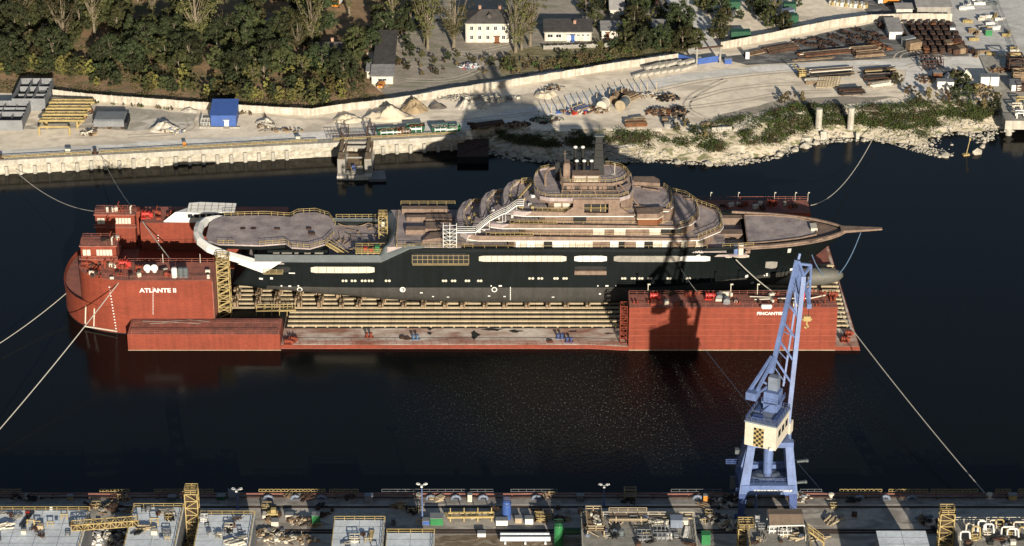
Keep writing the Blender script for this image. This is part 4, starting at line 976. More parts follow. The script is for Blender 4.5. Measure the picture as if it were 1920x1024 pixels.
# checker board: black and yellow squares proud of the rear wall
mk, my = MB(), MB(); cs = .58
for i in range(4):
    for j in range(8):
        u = -1.55+i*cs; z = ZH0+.15+j*cs; hbox(mk if (i+j) % 2 else my, u, u+cs, -6.56, -6.5, z, z+cs)
mk.build('checker_black', M['black'], hs); my.build('checker_yellow', M['yellow'], hs)
mb = MB()
for v in (-5.0,-2.6,-.2): hbox(mb,3.6,3.66,v,v+1.5,ZH0+2.6,ZH0+4.2)
mb.build_each('house_window', M['glass'], hs)
mb = MB(); hbox(mb,2.2,4.0,2.4,4.4,ZH0-.6,ZH0+2.2); c_ = mb.build('operator_cab', M['cream'], crane)
mb = MB(); hbox(mb,2.4,3.8,4.4,4.45,ZH0+.2,ZH0+1.9); mb.build('cab_window', M['glass'], c_)
mb = MB(); p = hp_(2.6,-6.7,ZH0+.4); mb.lathe(p,[(.1,-.4),(.5,-.25),(.5,.25),(.1,.4)],10); mb.build('rear_lamp', M['white'], hs)
mb = MB(); mb.lathe((CRX,CRY,21.9),[(3.2,0),(3.2,.3)],18); mb.build('slew_ring', M['blue_d'], crane)
# A-frame tower above the house
mb = MB(); hbox(mb,-1.4,1.9,-1.2,2.0,ZH1+.35,33.2); hbox(mb,-1.8,2.2,-1.2,3.0,30.3,30.7); at_ = mb.build('jib_tower', M['blue'], crane)
mb = MB(); hbox(mb,-.9,1.3,.0,1.8,33.2,36.4); hbox(mb,-.5,.9,-.86,-.8,31.0,32.6); mb.build('winch_head', M['steelblue'], at_)
mb = MB(); mb.rail([hp_(-1.8,-1.2,30.7),hp_(2.2,-1.2,30.7),hp_(2.2,3,30.7)],1.0,.08,1.2); mb.bar(hp_(-1.6,-2.2,ZH1+.3),hp_(.4,-.9,30.6),.35,.15); mb.build('tower_stair', M['blue_d'], at_)
# counterweight lever
mb = MB(); hbox(mb,-4.3,-1.9,-5.0,-2.0,32.6,34.4); cw = mb.build('counterweight', M['blue'], crane)
mb = MB()
for u in (-3.9,-2.3): mb.bar(hp_(u,-3.5,34.2),hp_(-1.0+(u+3)*.4,3.2,39.8),.55,.7); mb.bar(hp_(u,-3.0,33.4),hp_(u+1.2,1.2,33.6),.4)
mb.bar(hp_(-3.1,-1,36),hp_(-1,1.5,33.5),.4); mb.build('counterweight_lever', M['blue'], cw)
# the jib: solve its tip from the photograph's sight line
r_ = _ray(1497,486); ox, oy = CRX+.6, CRY
best = min((abs((CX+t*r_[0]-ox)*hy-(CY+t*r_[1]-oy)*hx), t) for t in [380+i*.05 for i in range(8000)])
TIP = Vector((CX+best[1]*r_[0], CY+best[1]*r_[1], CZ+best[1]*r_[2]))
root = cr(2.0,2.9,ZH0+2.0); rootL = cr(-1.0,2.2,36.0)
ax = (TIP-root).normalized(); rt = Vector((hy,-hx,0)); up_ = rt.cross(ax)
mb = MB()
L = (TIP-root).length
def J(u, t, v=0.0): return root+ax*t+rt*u+up_*v
mb.bar(J(1.2,-.5), J(1.5,L-3.5), 1.0, 1.25)                                # right main chord
mb.bar(rootL, TIP+rt*-.25-ax*.3, 0.85, 1.0)                                # left chord / tie
mb.build('jib_chord', M['blue'], crane)
mb = MB(); Lp = rootL; Lq = TIP+rt*-.25
mb.bar(J(-.6,L*.22)+up_*.2, J(.4,L-8.5), .42)
def onL(f): return Lp.lerp(Lq, f)
for f in (.14,.30,.46,.62,.76):
    tt = f*.86+.12; mb.bar(onL(f), J(1.35,tt*L), .4)
for f in (.08,.22,.38): mb.bar(onL(f)+up_*.2, J(-.3,(f+.16)*L), .22)
mb.build('jib_rung', M['blue'], crane)
mb = MB(); hd_ = J(1.5,L-3.5)
mb.bar(hd_, TIP-ax*.5, .6); mb.bar(hd_-ax*4.5, onL(.90), .5); mb.bar(hd_-ax*1.5, onL(.93), .9,.9); mb.bar(hd_-ax*8, onL(.84), .4); mb.bar(onL(.84), hd_-ax*12, .35)
mb.bar(TIP, TIP+rt*.2+ax*1.3, .5)
mb.build('jib_head', M['blue'], crane)
nose = A(1521,497,hd_.y+1.5); nz_ = A(1517,573,hd_.y+4.0)
mb = MB()
mb.bar(TIP-ax*1.0, nose, .5); mb.bar(nose, nz_, .45); mb.bar(hd_, nz_, .5); mb.bar(hd_.lerp(nz_,.35), nose.lerp(nz_,.3), .3); mb.bar(hd_.lerp(nz_,.6), nose.lerp(nz_,.5), .3); mb.bar(hd_.lerp(nz_,.6), nose.lerp(nz_,.85), .25); mb.cbox(nz_,(1.0,1.0,1.2)); mb.bar(hd_, nose, .45)
mb.build('fly_jib', M['blue'], crane)
mb = MB(); mb.path([nz_, (nz_.x,nz_.y,A(1513,596,nz_.y).z)],.06,4); mb.build('hoist_rope', M['black'], crane)
hk = A(1513,597,nz_.y); mb = MB(); mb.cbox(hk,(1.6,.7,1.2)); mb.cbox(hk-Vector((0,0,.2)),(2.2,.4,.4)); mb.path([hk-Vector((0,0,.6)),hk-Vector((0,0,1.5)),hk-Vector((-.45,0,2.1)),hk-Vector((.15,0,2.5)),hk-Vector((.5,0,2.0))],.22,7); mb.build('hook_block', M['yellow'], crane)
# cable strands down the jib
mb = MB()
for u in (.2,.5): mb.path([cr(.3+u,.9,36.2), TIP-ax*1.2+rt*u],.035,4)
mb.build('luffing_rope', M['black'], crane)

# ================================================================== mooring lines
def rope(pts, r, m, lab): 
    mb = MB(); mb.path(pts, r, 6); solo('mooring_line', mb, M[m], lab, 'rope')
rope(sag(G(-30,662,2.2), A(130,545,-20)+Vector((0,0,0)), .8), .10, 'rope', 'thin mooring line leaving the rounded red dock end above the thick one')
rope(sag(G(-40,850,1.5), A(225,527,-33.5), .8), .13, 'rope', 'thick white mooring line running down from the red aft tower to the lower left corner')
rope(sag(G(30,322,3.0), A(190,397,5), 3.0, 18), .09, 'rope', 'sagging mooring line from the far left quay wall to the red accommodation house')
rope(sag(G(188,289,4.4), A(247,388,6), 1.2), .08, 'rope', 'mooring line from the far quay bollard down to the far aft tower of the dock')
rope(sag(A(268,416,.4), A(328,497,-24.5), .3), .14, 'rope', 'pale rope slung between the far aft tower and the near aft tower of the dock')
rope(sag(G(1648,237,4.0), A(1521,385,15), 5.5, 22), .11, 'rope', 'pale sagging mooring line from the planted bank to the far forward tower')
rope(sag(A(1558,565,-38), G(1852,931,3.4), .9, 18), .12, 'rope', 'long white mooring line from the forward tower down to the near quay at right')
rope(sag(A(1310,640,-43.3), G(1546,926,3.6), .6), .04, 'ropeblue', 'thin dark mooring line running behind the blue crane to a bollard on the near quay')
rope(sag(A(1380,487,-23.5), A(1456,552,-36), .5), .15, 'rope', 'white line from the yacht bow to the forward dock tower beside the crane jib')
rope(sag(A(1277,504,-23.9), A(1309,549,-36), .4), .10, 'rope', 'thin line from the yacht hull to the forward dock tower beneath the hull number')
rope(sag(A(1517,462,-15), A(1614,436,YC), 11.2, 22), .13, 'ropeblue', 'blue rope hanging in a deep loop from the yacht bowsprit past the bulb')
# ================================================================== far bank: terrain
GZ = 4.4
def g4(px, py): return G(px, py, GZ)
QA, QB = Vector((-148.3,62.6)), Vector((-14,80.4))
qd = (QB-QA).normalized(); qn = Vector((-qd.y, qd.x))
def qwall(s): return QA+qd*s              # point on the quay face, s metres from QA
SHORE = [(-400,29.2)]+[tuple(QA),tuple(QB)]+[tuple(G(a,b,0).xy) for a,b in ((900,279),(915,284),(940,293),(985,301),(1040,305),(1100,303),(1170,302),(1240,304),(1300,307),(1345,310),(1380,308),(1440,298),(1480,286),(1520,273),(1560,265),(1600,263.5),(1650,264),(1700,277),(1725,284),(1745,291),(1765,294),(1777,291),(1768,286),(1752,280),(1748,270),(1754,260),(1775,252),(1800,249.5),(1825,254),(1838,262),(1846,268),(1852,262),(1850,251),(1870,247),(1890,246))]+[(420,98)]
LAND = SHORE+[(420,2000),(-400,2000)]
def inside(x, y):
    c = False; n_ = len(LAND)
    for i in range(n_):
        x1, y1 = LAND[i]; x2, y2 = LAND[(i+1)%n_]
        if (y1 > y) != (y2 > y) and x < (x2-x1)*(y-y1)/(y2-y1)+x1: c = not c
    return c
def sdist(x, y):
    d = 1e9
    for (x1,y1),(x2,y2) in zip(SHORE, SHORE[1:]):
        if abs((x1+x2)/2-x) > 60+abs(x2-x1): continue
        dx, dy = x2-x1, y2-y1; t = max(0, min(1, ((x-x1)*dx+(y-y1)*dy)/(dx*dx+dy*dy)))
        d = min(d, math.hypot(x-x1-t*dx, y-y1-t*dy))
    return d if inside(x, y) else -d
from mathutils import noise as NZ
def fbm(x, y, o=4):
    s, a, f = 0, 1, 1
    for _ in range(o): s += a*NZ.noise(Vector((x*f, y*f, 3.7))); a *= .5; f *= 2.1
    return s
def bankw(x):     # width of the slope: steep behind the quay wall, broad on the natural bank
    return 13.0
def ground(x, y):
    if y > 140: return GZ
    d = sdist(x, y)
    if x < -11.5 and d < 40:
        return GZ if d > 2.2 else -3.0
    if d < -6: return -3.0
    t = max(0, min(1, d/13.0)); base = -0.9+max(0, d+2)*.25 if d < 2 else 0.1+(GZ-.1)*(((d-2)/12.0) if d < 14 else 1)**.8
    w_ = max(0, min(1, (16-d)/6)) if d > 0 else max(0, 1+d/6)
    return base+w_*(0.75*fbm(x*.16, y*.16)+.35*fbm(x*.6, y*.6, 3))
xs_ = [-400,-330,-270,-230,-200,-180]+[-170+1.5*i for i in range(233)]+[185,200,220,250,300,360,420]
ys_ = [20,30,40,48,54]+[57+1.25*i for i in range(50)]+[121,124,128,133,140,150,165,185,210,250,320,420,600,900,1400,2000]
vs, fs = [], []
for y in ys_:
    for x in xs_:
        yy = y
        z = ground(x, yy); vs.append((x, yy, z))
W_ = len(xs_)
for j in range(len(ys_)-1):
    for i in range(W_-1): fs.append((j*W_+i, j*W_+i+1, (j+1)*W_+i+1, (j+1)*W_+i))
def groundmat(name, c, c2, scale, c3=None, bump=.05):
    m = mat(name, c, .95, .3, scale, c2=c2, bump=bump, spec=.1, detail=8)
    if c3:
        n = m.node_tree.nodes; l = m.node_tree.links; b = n['Principled BSDF']
        src = b.inputs['Base Color'].links[0].from_socket
        tc = n.new('ShaderNodeTexCoord'); mp = n.new('ShaderNodeMapping'); mp.inputs['Scale'].default_value = (.5,1.3,1); mp.inputs['Rotation'].default_value = (0,0,.15)
        l.new(tc.outputs['Object'], mp.inputs[0]); nz = n.new('ShaderNodeTexNoise'); nz.inputs['Scale'].default_value = scale*1.3; nz.inputs['Detail'].default_value = 9; nz.inputs['Distortion'].default_value = 1.2
        l.new(mp.outputs[0], nz.inputs['Vector']); cr_ = n.new('ShaderNodeValToRGB'); cr_.color_ramp.elements[0].position = .5; cr_.color_ramp.elements[1].position = .62
        l.new(nz.outputs['Fac'], cr_.inputs[0]); mx = n.new('ShaderNodeMix'); mx.data_type = 'RGBA'; l.new(cr_.outputs[0], mx.inputs[0]); l.new(src, mx.inputs[6]); mx.inputs[7].default_value = (*c3, 1); l.new(mx.outputs[2], b.inputs['Base Color'])
    return m
GM = groundmat('pale_dirt', (.82,.72,.58), (.64,.56,.45), .07, (.47,.41,.33))
GB = groundmat('rubble_bank', (.60,.53,.42), (.33,.28,.21), .35, (.15,.15,.08), .15)
mb = MB(); mb.add(vs, fs)
for k, f in enumerate(mb.f):
    cx_ = sum(vs[i][0] for i in f)/4; cz_ = sum(vs[i][2] for i in f)/4; mb.m[k] = 1 if (cz_ < GZ-.12 and cx_ > -11) else 0
struct('ground', mb, [GM, GB], True)

# ground sheets: forest floor, roads, yards
def sheet(name, px, m, dz, nj=6, jit=1.0):
    P = [g4(*p).xy if not isinstance(p, Vector) else p for p in px]; out = []
    for i in range(len(P)):
        a, b_ = P[i], P[(i+1)%len(P)]; L = (b_-a).length; k = max(1, int(L/4)) if jit else 1
        for j in range(k):
            q = a.lerp(b_, j/k); s = .6*jit
            out.append((q.x+s*NZ.noise(Vector((q.x*.3,q.y*.3,1.0)))*2, q.y+s*NZ.noise(Vector((q.x*.3,q.y*.3,9.0)))*2, GZ+dz))
    mb = MB(); mb.add(out, [tuple(range(len(out)))]); me = struct(name, mb, m)
    bm = bmesh.new(); bm.from_mesh(me.data); bmesh.ops.triangulate(bm, faces=bm.faces); 
    for f in bm.faces:
        if f.normal.z < 0: f.normal_flip()
    bm.to_mesh(me.data); bm.free(); return me
FF = groundmat('forest_floor', (.36,.235,.14), (.19,.13,.08), .12, (.15,.135,.07), .1)
RD = groundmat('dusty_road', (.74,.71,.66), (.60,.575,.535), .10, (.50,.48,.44), .02)
LOT = groundmat('grey_brown_lot', (.36,.32,.27), (.25,.22,.185), .12, (.20,.19,.14), .05)
YD = groundmat('dark_yard', (.125,.125,.125), (.085,.085,.085), .2, (.21,.205,.195), .05)
PY = groundmat('pale_yard', (.56,.55,.53), (.45,.44,.42), .12, (.38,.37,.35), .02)
WALLP = [(-60,175),(0,177),(100,181),(171,189),(327,201),(400,206),(480,212),(588,217),(660,206),(742,197),(772,192),(850,178),(960,162),(1060,146),(1150,131),(1272,113)]
WALLQ = [(1352,93),(1440,76),(1500,63),(1560,51),(1633,41),(1710,39),(1785,39)]
sheet('forest_floor', [(-120,176)]+[(a,b-3) for a,b in WALLP[1:9]]+[(735,190),(700,160),(690,100),(760,60),(800,-40),(800,-260),(-400,-260),(-400,176)], FF, .03)
sheet('wall_lane', [(160,184)]+[(a,b-4) for a,b in WALLP[4:]]+[(1272,97),(1150,117),(1060,131),(960,147),(850,163),(760,180),(588,205),(480,200),(327,189),(160,176)], RD, .07)
sheet('house_lot', [(730,186),(960,156),(1150,124),(1280,103),(1300,60),(1280,-150),(800,-150),(800,0),(760,60),(700,110),(705,160)], LOT, .035)
sheet('weed_strip', [(940,140),(1080,124),(1250,100),(1290,60),(1100,80),(960,92),(935,115)], groundmat('weedy_soil', (.20,.18,.10), (.12,.11,.06), .25, (.26,.22,.14), .1), .06)
sheet('side_road', [(1290,100),(1345,90),(1330,45),(1300,0),(1290,-120),(1240,-120),(1250,0),(1285,40)], RD, .06)
sheet('gravel_lot', [(1352,89),(1440,71),(1633,35),(1625,20),(1560,-30),(1500,-120),(1330,-120),(1330,20)], GM, .05)
sheet('back_lot', [(1640,36),(1790,34),(1770,-60),(1560,-60),(1620,20)], YD, .055)
sheet('quay_road', [(-120,312),(0,296),(186,286),(330,277),(480,266),(690,258),(880,244),(1000,222),(1120,205),(1090,190),(1000,200),(880,224),(690,240),(480,256),(330,262),(186,272),(-120,290)], RD, .04)
sheet('haul_road', [(1060,205),(1180,180),(1290,152),(1440,136),(1600,132),(1700,130),(1960,128),(1960,102),(1800,104),(1640,113),(1440,122),(1290,138),(1180,158),(1060,180)], RD, .045)
sheet('rust_yard', [(1350,108),(1420,98),(1480,82),(1560,58),(1640,44),(1790,42),(1800,70),(1818,106),(1640,111),(1500,118),(1400,122)], YD, .05)
sheet('storage_yard', [(1786,38),(1818,107),(1990,104),(1900,-80),(1740,-80)], PY, .06)
sheet('yard_track', [(1690,168),(1735,172),(1752,130),(1700,128)], RD, .055)
sheet('bank_path', [(1330,236),(1440,208),(1560,198),(1640,190),(1690,182),(1560,182),(1440,192),(1340,220)], LOT, .042)
sheet('dirt_patch', [(0,244),(170,240),(240,246),(360,240),(370,215),(230,200),(160,215)], groundmat('brown_grey_dirt', (.46,.42,.36), (.30,.27,.22), .15, (.55,.51,.45), .1), .035)

# tyre tracks crossing the yards
TM = groundmat('tyre_track', (.56,.50,.41), (.44,.39,.32), .5, None, .02)
for a_ in ([(620,246),(760,236),(900,224),(1010,212)],[(1290,190),(1360,170),(1440,160),(1500,158)],[(1240,206),(1310,200),(1400,188),(1470,176),(1560,172)],[(1230,170),(1330,150),(1480,134),(1650,124)],[(1330,226),(1290,205),(1300,180),(1360,150)],[(240,256),(330,250),(360,236),(345,222)],[(1700,126),(1740,112),(1720,96),(1690,100),(1680,112)],[(1700,112),(1750,104),(1780,112)],[(760,150),(840,150),(900,130),(925,100)],[(960,84),(900,96),(860,100)]):
    P_ = smooth_line([tuple(g4(*q).xy) for q in a_], 8); mb = MB()
    for o_ in (-.95,.95):
        for p_, q_ in zip(P_, P_[1:]):
            d_ = (Vector(q_)-Vector(p_)).normalized(); n_ = Vector((-d_.y,d_.x)); v_ = [Vector(c)+n_*(o_+w_) for c in (p_,q_) for w_ in (-.28,.28)]
            mb.add([(v.x,v.y,GZ+.085) for v in (v_[0],v_[2],v_[3],v_[1])],[(3,2,1,0)])
    struct('tyre_track', mb, TM)
# quay wall of the far bank
qw = thing('quay_wall', 'long pale concrete quay wall with round piers along the far bank', 'quay wall', (-80,72,0))
L_ = (QB-QA).length
mb = MB(); s0 = -250
def qpt(s, o, z): p = qwall(s)+qn*o; return (p.x, p.y, z)
mb.loft([[qpt(s,-.35,3.3),qpt(s,2.6,3.3),qpt(s,2.6,4.62),qpt(s,-.25,4.62)] for s in [s0]+[i*8 for i in range(17)]+[L_+.5]]); mb.build('cope', M['conc'], qw)
mb = MB(); nn = 230
rows = []
for z in (-1.5,0,.5,1.0,1.6,2.2,2.8,3.3):
    rows.append([qpt(s0+(L_-s0)*i/nn*1.0, .25+.35*fbm(i*.55,z*1.3,3)*(1 if z > -1 else 0), z) for i in range(nn+1)])
mb.loft(rows, caps=False, closed=False); 
mb.add([qpt(L_,.3,-1.5),qpt(L_,2.6,-1.5),qpt(L_,2.6,3.3),qpt(L_,.3,3.3)],[(0,1,2,3)])
M['quayrough'] = mat('rough_quay_face', (0.4292, 0.3922, 0.3256), .95, .4, .7, c2=(0.222, 0.1998, 0.1554), bump=.08)
mb.build('face', M['quayrough'], qw)
k = 0
for i in range(-14, 34):
    s = 2.0+i*4.05
    if s > L_-1 or 86 < s < 99: continue
    mb = MB(); p = qwall(s)-qn*.15; zt = 2.6+.25*math.sin(i*2.3); mb.lathe((p.x,p.y,-1.5),[(.62,0),(.60,2),(.60,1.5+zt),(.5,1.5+zt+.15)],10); mb.build('pier', M['conc'], qw)
# yellow pipe rack along the cope
for a, b_, lab in ((-40,26.5,'low yellow pipe railing on the far quay left of the mooring bollard'),(28.8,92,'low yellow pipe railing on the far quay between the bollard and the finger dock'),(97,133,'low yellow pipe railing on the far quay behind the rubbish skips')):
    t_ = thing('quay_railing', lab, 'railing', qpt(a,1.2,4.6), 'yellow railings on the far quay')
    mb = MB()
    for h in (.35,.75): mb.bar(qpt(a,1.2,4.62+h), qpt(b_,1.2,4.62+h), .16)
    mb.build('rail', M['yellowd'], t_); mb = MB(); n_ = int((b_-a)/1.9)
    for i in range(n_+1): mb.bar(qpt(a+(b_-a)*i/n_,1.2,4.6), qpt(a+(b_-a)*i/n_,1.2,5.42), .14)
    mb.build('post', M['yellowd'], t_); mb = MB()
    mb.box
    for h in (.0,): mb.loft([[qpt(s,1.55,4.66),qpt(s,1.85,4.66),qpt(s,1.85,4.96),qpt(s,1.55,4.96)] for s in (a,b_)])
    mb.build('pipe', M['yellowd'], t_)
for s, lab in ((27.6,'rusty mooring bollard on the far quay in the gap of the yellow railing'),(0.5,'rusty mooring bollard on the far quay at the left edge of the picture')):
    mb = MB(); p = Vector(qpt(s,1.2,4.62)); mb.lathe(p,[(.5,0),(.4,.2),(.35,.8),(.6,.95),(.6,1.25),(.2,1.4)],12); mb.box(p.x-.9,p.x+.9,p.y-.6,p.y+.6,4.62,4.75); solo('bollard', mb, M['rust'], lab, 'bollard')

# boundary wall
def pwall(px, lab, m, h=2.3):
    P = [g4(*p) for p in px]; t_ = thing('boundary_wall', lab, 'wall', P[0], None)
    mb = MB(); pi = MB(); 
    for a, b_ in zip(P, P[1:]):
        k = max(1, round((b_-a).length/3.2))
        for i in range(k):
            p, q = a.lerp(b_, (i+.03)/k), a.lerp(b_, (i+.97)/k); hh = h+rnd.uniform(-.08,.08); j = rnd.uniform(-.05,.05); d = Vector((0,.16,0)); p = p+Vector((0,j,0)); q = q+Vector((0,j,0))
            mb.add([p,q,q+d,p+d,p+Vector((0,0,hh)),q+Vector((0,0,hh)),q+d+Vector((0,0,hh)),p+d+Vector((0,0,hh))],[(0,3,2,1),(4,5,6,7),(0,1,5,4),(1,2,6,5),(2,3,7,6),(3,0,4,7)])
            c = a.lerp(b_, i/k); pi.cbox((c.x,c.y+.08,GZ+h*.5+.05),(.24,.26,h+.1))
    mb.build('wall_panel', m, t_); pi.build_each('wall_post', m, t_, .02); return t_
M['fence'] = mat('cream_fence_panel', (0.4736, 0.4366, 0.37), .9, .25, .5, c2=(0.3256, 0.296, 0.2442), streak=.5)
pwall(WALLP[2:], 'long pale concrete panel wall separating the trees from the far quay', M['fence'])
pwall(WALLQ, 'pale concrete panel wall curving along the rusty steel yard, right of the blue gate', M['fence'], 2.5)
# gate
gt = thing('yard_gate', 'blue sheet metal gate under a tall rusty concrete portal in the boundary wall', 'gate', g4(1310,120))
a, b_, c, d = g4(1272,113), g4(1306,122), g4(1347,116), g4(1352,95)
for p, q, h in ((a,b_,2.0),(b_,c,2.1)):
    mb = MB(); mb.bar(p+Vector((0,0,1.1)), q+Vector((0,0,1.1)), .1, 2.0)
    k = int((q-p).length/.6)
    for i in range(k+1): r_ = p.lerp(q, i/k); mb.bar(r_+Vector((0,-.06,.1)), r_+Vector((0,-.06,2.15)), .08)
    mb.build('gate_leaf', M['blueroof'], gt)
for px, py in ((1306,124),(1350,118)):
    mb = MB(); p = g4(px,py); mb.bar(p, p+Vector((0,0,6.0)), .55); mb.bar(p, p+Vector((0,0,.4)), 1.0); mb.build('gate_post', M['concd'], gt)
mb = MB(); p, q = g4(1306,124), g4(1350,118); mb.bar(p+Vector((-.6,0,5.75)), q+Vector((.6,0,5.75)), .45,.5); mb.build('gate_lintel', M['rust'], gt)

# ------------------------------------------------------------------ buildings
M['roofdk'] = mat('old_dark_roof', (.085,.075,.07), .9, .4, .5, c2=(.045,.042,.04), bump=.03)
M['rooflt'] = mat('pale_felt_roof', (.30,.29,.28), .9, .3, .4, c2=(.2,.19,.185))
M['roofbr'] = mat('brown_tile_roof', (.14,.085,.055), .9, .4, .8, bump=.05)
M['plaster'] = mat('cream_plaster', (0.5328, 0.4958, 0.4292), .9, .15, .4, streak=.35)
M['pinkwall'] = mat('pink_plaster', (0.407, 0.2442, 0.1776), .9, .25, .5, streak=.4)
def building(name, lab, pl, pr, py, depth, h, roof, wm='plaster', rm='roofdk', wins=(), doors=(), rh=2.2, cat='house', ovh=.4):
    a, b_ = g4(pl, py), g4(pr, py); x0, x1, y0 = a.x, b_.x, a.y; y1 = y0+depth
    t_ = thing(name, lab, cat, ((x0+x1)/2, y0+depth/2, GZ)); mb = MB(); mb.box(x0,x1,y0,y1,GZ,GZ+h)
    if roof == 'gable':   # gable ends on x
        ym = (y0+y1)/2
        for x in (x0, x1): mb.add([(x,y0,GZ+h),(x,y1,GZ+h),(x,ym,GZ+h+rh)],[(0,1,2)])
    wl = mb.build('wall', M[wm], t_); z = GZ+h; o = ovh
    mb = MB()
    if roof == 'gable':
        ym = (y0+y1)/2; k = rh/(ym-y0)*o
        mb.loft([[(x,y0-o,z-k),(x,ym,z+rh),(x,y1+o,z-k),(x,y1+o,z-k+.18),(x,ym,z+rh+.2),(x,y0-o,z-k+.18)] for x in (x0-o,x1+o)])
    elif roof == 'hip':
        i = min(depth/2, (x1-x0)/2)*.9; ym = (y0+y1)/2
        mb.add([(x0-o,y0-o,z),(x1+o,y0-o,z),(x1+o,y1+o,z),(x0-o,y1+o,z),(x0+i,ym,z+rh),(x1-i,ym,z+rh)],[(0,1,5,4),(1,2,5),(2,3,4,5),(3,0,4),(3,2,1,0)])
    elif roof == 'shed':
        mb.loft([[(x,y0-o,z+.02),(x,y1+o,z+rh),(x,y1+o,z+rh+.15),(x,y0-o,z+.17)] for x in (x0-o,x1+o)])
    else: mb.box(x0-o,x1+o,y0-o,y1+o,z,z+.2)
    rf = mb.build('roof', M[rm], t_)
    for (u, v, w_, hh) in wins:
        cx_ = x0+(x1-x0)*u; fr = MB(); fr.box(cx_-w_/2-.12,cx_+w_/2+.12,y0-.06,y0,GZ+v-.12,GZ+v+hh+.12); f_ = fr.build('window', M['white'], t_)
        g_ = MB(); g_.box(cx_-w_/2,cx_-.04,y0-.09,y0-.06,GZ+v,GZ+v+hh); g_.box(cx_+.04,cx_+w_/2,y0-.09,y0-.06,GZ+v,GZ+v+hh); g_.build('pane', M['glass'], f_)
    for (u, w_, hh, m) in doors:
        cx_ = x0+(x1-x0)*u; fr = MB(); fr.box(cx_-w_/2,cx_+w_/2,y0-.08,y0,GZ,GZ+hh); fr.box(cx_-w_/2-.3,cx_+w_/2+.3,y0-1.0,y0-.08,GZ,GZ+.2); fr.box(cx_-w_/2-.3,cx_+w_/2+.3,y0-.9,y0-.08,GZ+hh+.1,GZ+hh+.2); fr.build('door', M[m], t_)
    return t_, (x0,x1,y0,y1)
wn = [(u,v,.95,1.25) for v in (1.2,4.3) for u in (.13,.30,.47,.80,.95)]+[(.63,4.3,.95,1.25)]
b1, e = building('white_house', 'two storey white house with a dark roof and two rows of small windows', 873,962,80, 11, 6.7, 'hip', 'plaster','roofdk', wn, [(.66,1.5,2.2,'brown')], 2.6)
mb = MB(); xm = (e[0]+e[1])/2; mb.box(xm-.6,xm+.6,e[2]+1.6,e[2]+3.4,GZ+7.0,GZ+8.6); mb.add([(xm-.8,e[2]+1.4,GZ+8.5),(xm+.8,e[2]+1.4,GZ+8.5),(xm,e[2]+1.4,GZ+9.2),(xm-.8,e[2]+3.8,GZ+8.5),(xm+.8,e[2]+3.8,GZ+8.5),(xm,e[2]+3.8,GZ+9.2)],[(0,1,2),(5,4,3),(0,2,5,3),(1,4,5,2)]); mb.build('roof_dormer', M['roofdk'], b1)
building('cream_bungalow', 'low cream bungalow with a dark felt roof right of the white house', 1021,1109,77, 9, 3.2, 'shed','plaster','roofdk',[(.12,1.3,1.6,1.0),(.30,1.3,1.6,1.0),(.72,1.8,.8,.5),(.82,1.8,.8,.5),(.93,1.8,.8,.5)],[(.52,1.0,2.2,'white'),(.60,1.1,2.2,'blueroof')],.7)
building('long_shed', 'long narrow shed with a dark patched roof running away from the wall', 702,738,137, 28, 3.0, 'flat','plaster','roofdk',(),(),.4,'shed')
building('shed_extension', 'low shed extension with a grey felt roof and white front beside the orange car', 697,737,158, 8.4, 2.6, 'shed','plaster','rooflt',[(.5,1.2,2.6,.6)],(),.35,'shed')
building('lean_to', 'small white lean-to on the left side of the long shed', 688,697,147, 7, 2.3, 'flat','plaster','rooflt',(),(),.3,'shed')
building('cottage', 'white walled cottage with a dark roof half hidden by shrubs', 592,638,122, 11, 3.2, 'gable','plaster','roofdk',[(.3,1.0,.9,1.1)],(),2.2)
building('pink_cottage', 'small pink house with a brown pitched roof deep in the trees at left', 428,455,69, 12, 3.2, 'gable','pinkwall','roofbr',[(.4,.9,1.1,1.3),(.72,.9,1.1,1.3)],(),2.5)
building('pink_outhouse', 'tiny pink outhouse with a flat roof among the trees', 492,507,68, 4, 4.2, 'flat','pinkwall','rooflt',[(.5,1.0,.8,.6),(.5,2.8,.8,.6)],(),.3)
building('pale_hut', 'pale hut with a brown roof near the left edge among the trees', 75,97,56, 8, 2.6, 'gable','plaster','roofbr',[(.35,.9,.9,1.0),(.7,.9,.9,1.0)],(),1.6,'hut')
building('grey_shed', 'small shed with a pale grey roof right of the cream bungalow', 1128,1166,72, 7, 2.6, 'shed','plaster','rooflt',(),[(.3,1,2,'brown')],.5,'shed')
building('gable_shed', 'white gabled shed behind the grey roofed shed', 1144,1169,36, 8, 3.4, 'gable','plaster','rooflt',(),(),1.8,'shed')
building('pink_shed', 'small pink brick shed between the bungalow sheds', 1163,1173,46, 3, 3, 'flat','pinkwall','rooflt',[(.5,1,.8,.8)],(),.3,'shed')
building('tin_shed', 'grey tin roofed shed nestled in bushes left of the blue gate', 1226,1254,72, 8, 2.6, 'shed','concd','rooflt',(),(),.6,'shed')
building('brick_annex', 'brown brick annex with a pale roof at the top edge behind the trees', 1180,1236,8, 12, 4, 'flat','pinkwall','rooflt',(),(),.3,'shed')
building('open_shed', 'open fronted shed with a pale flat roof standing in the rusty steel yard', 1667,1691,74, 11, 2.6, 'shed','white','rooflt',(),(),.4,'shed')
building('green_shed', 'long shed with a green sheet roof behind the right end of the boundary wall', 1719,1782,30, 6, 3.0, 'shed','concd','greencap' if 'greencap' in M else 'rooflt',(),(),1.0,'shed')
building('wall_shed', 'small grey roofed shed behind the boundary wall, left of the long green shed', 1680,1710,31, 4, 2.6, 'shed','plaster','rooflt',(),(),.4,'shed')
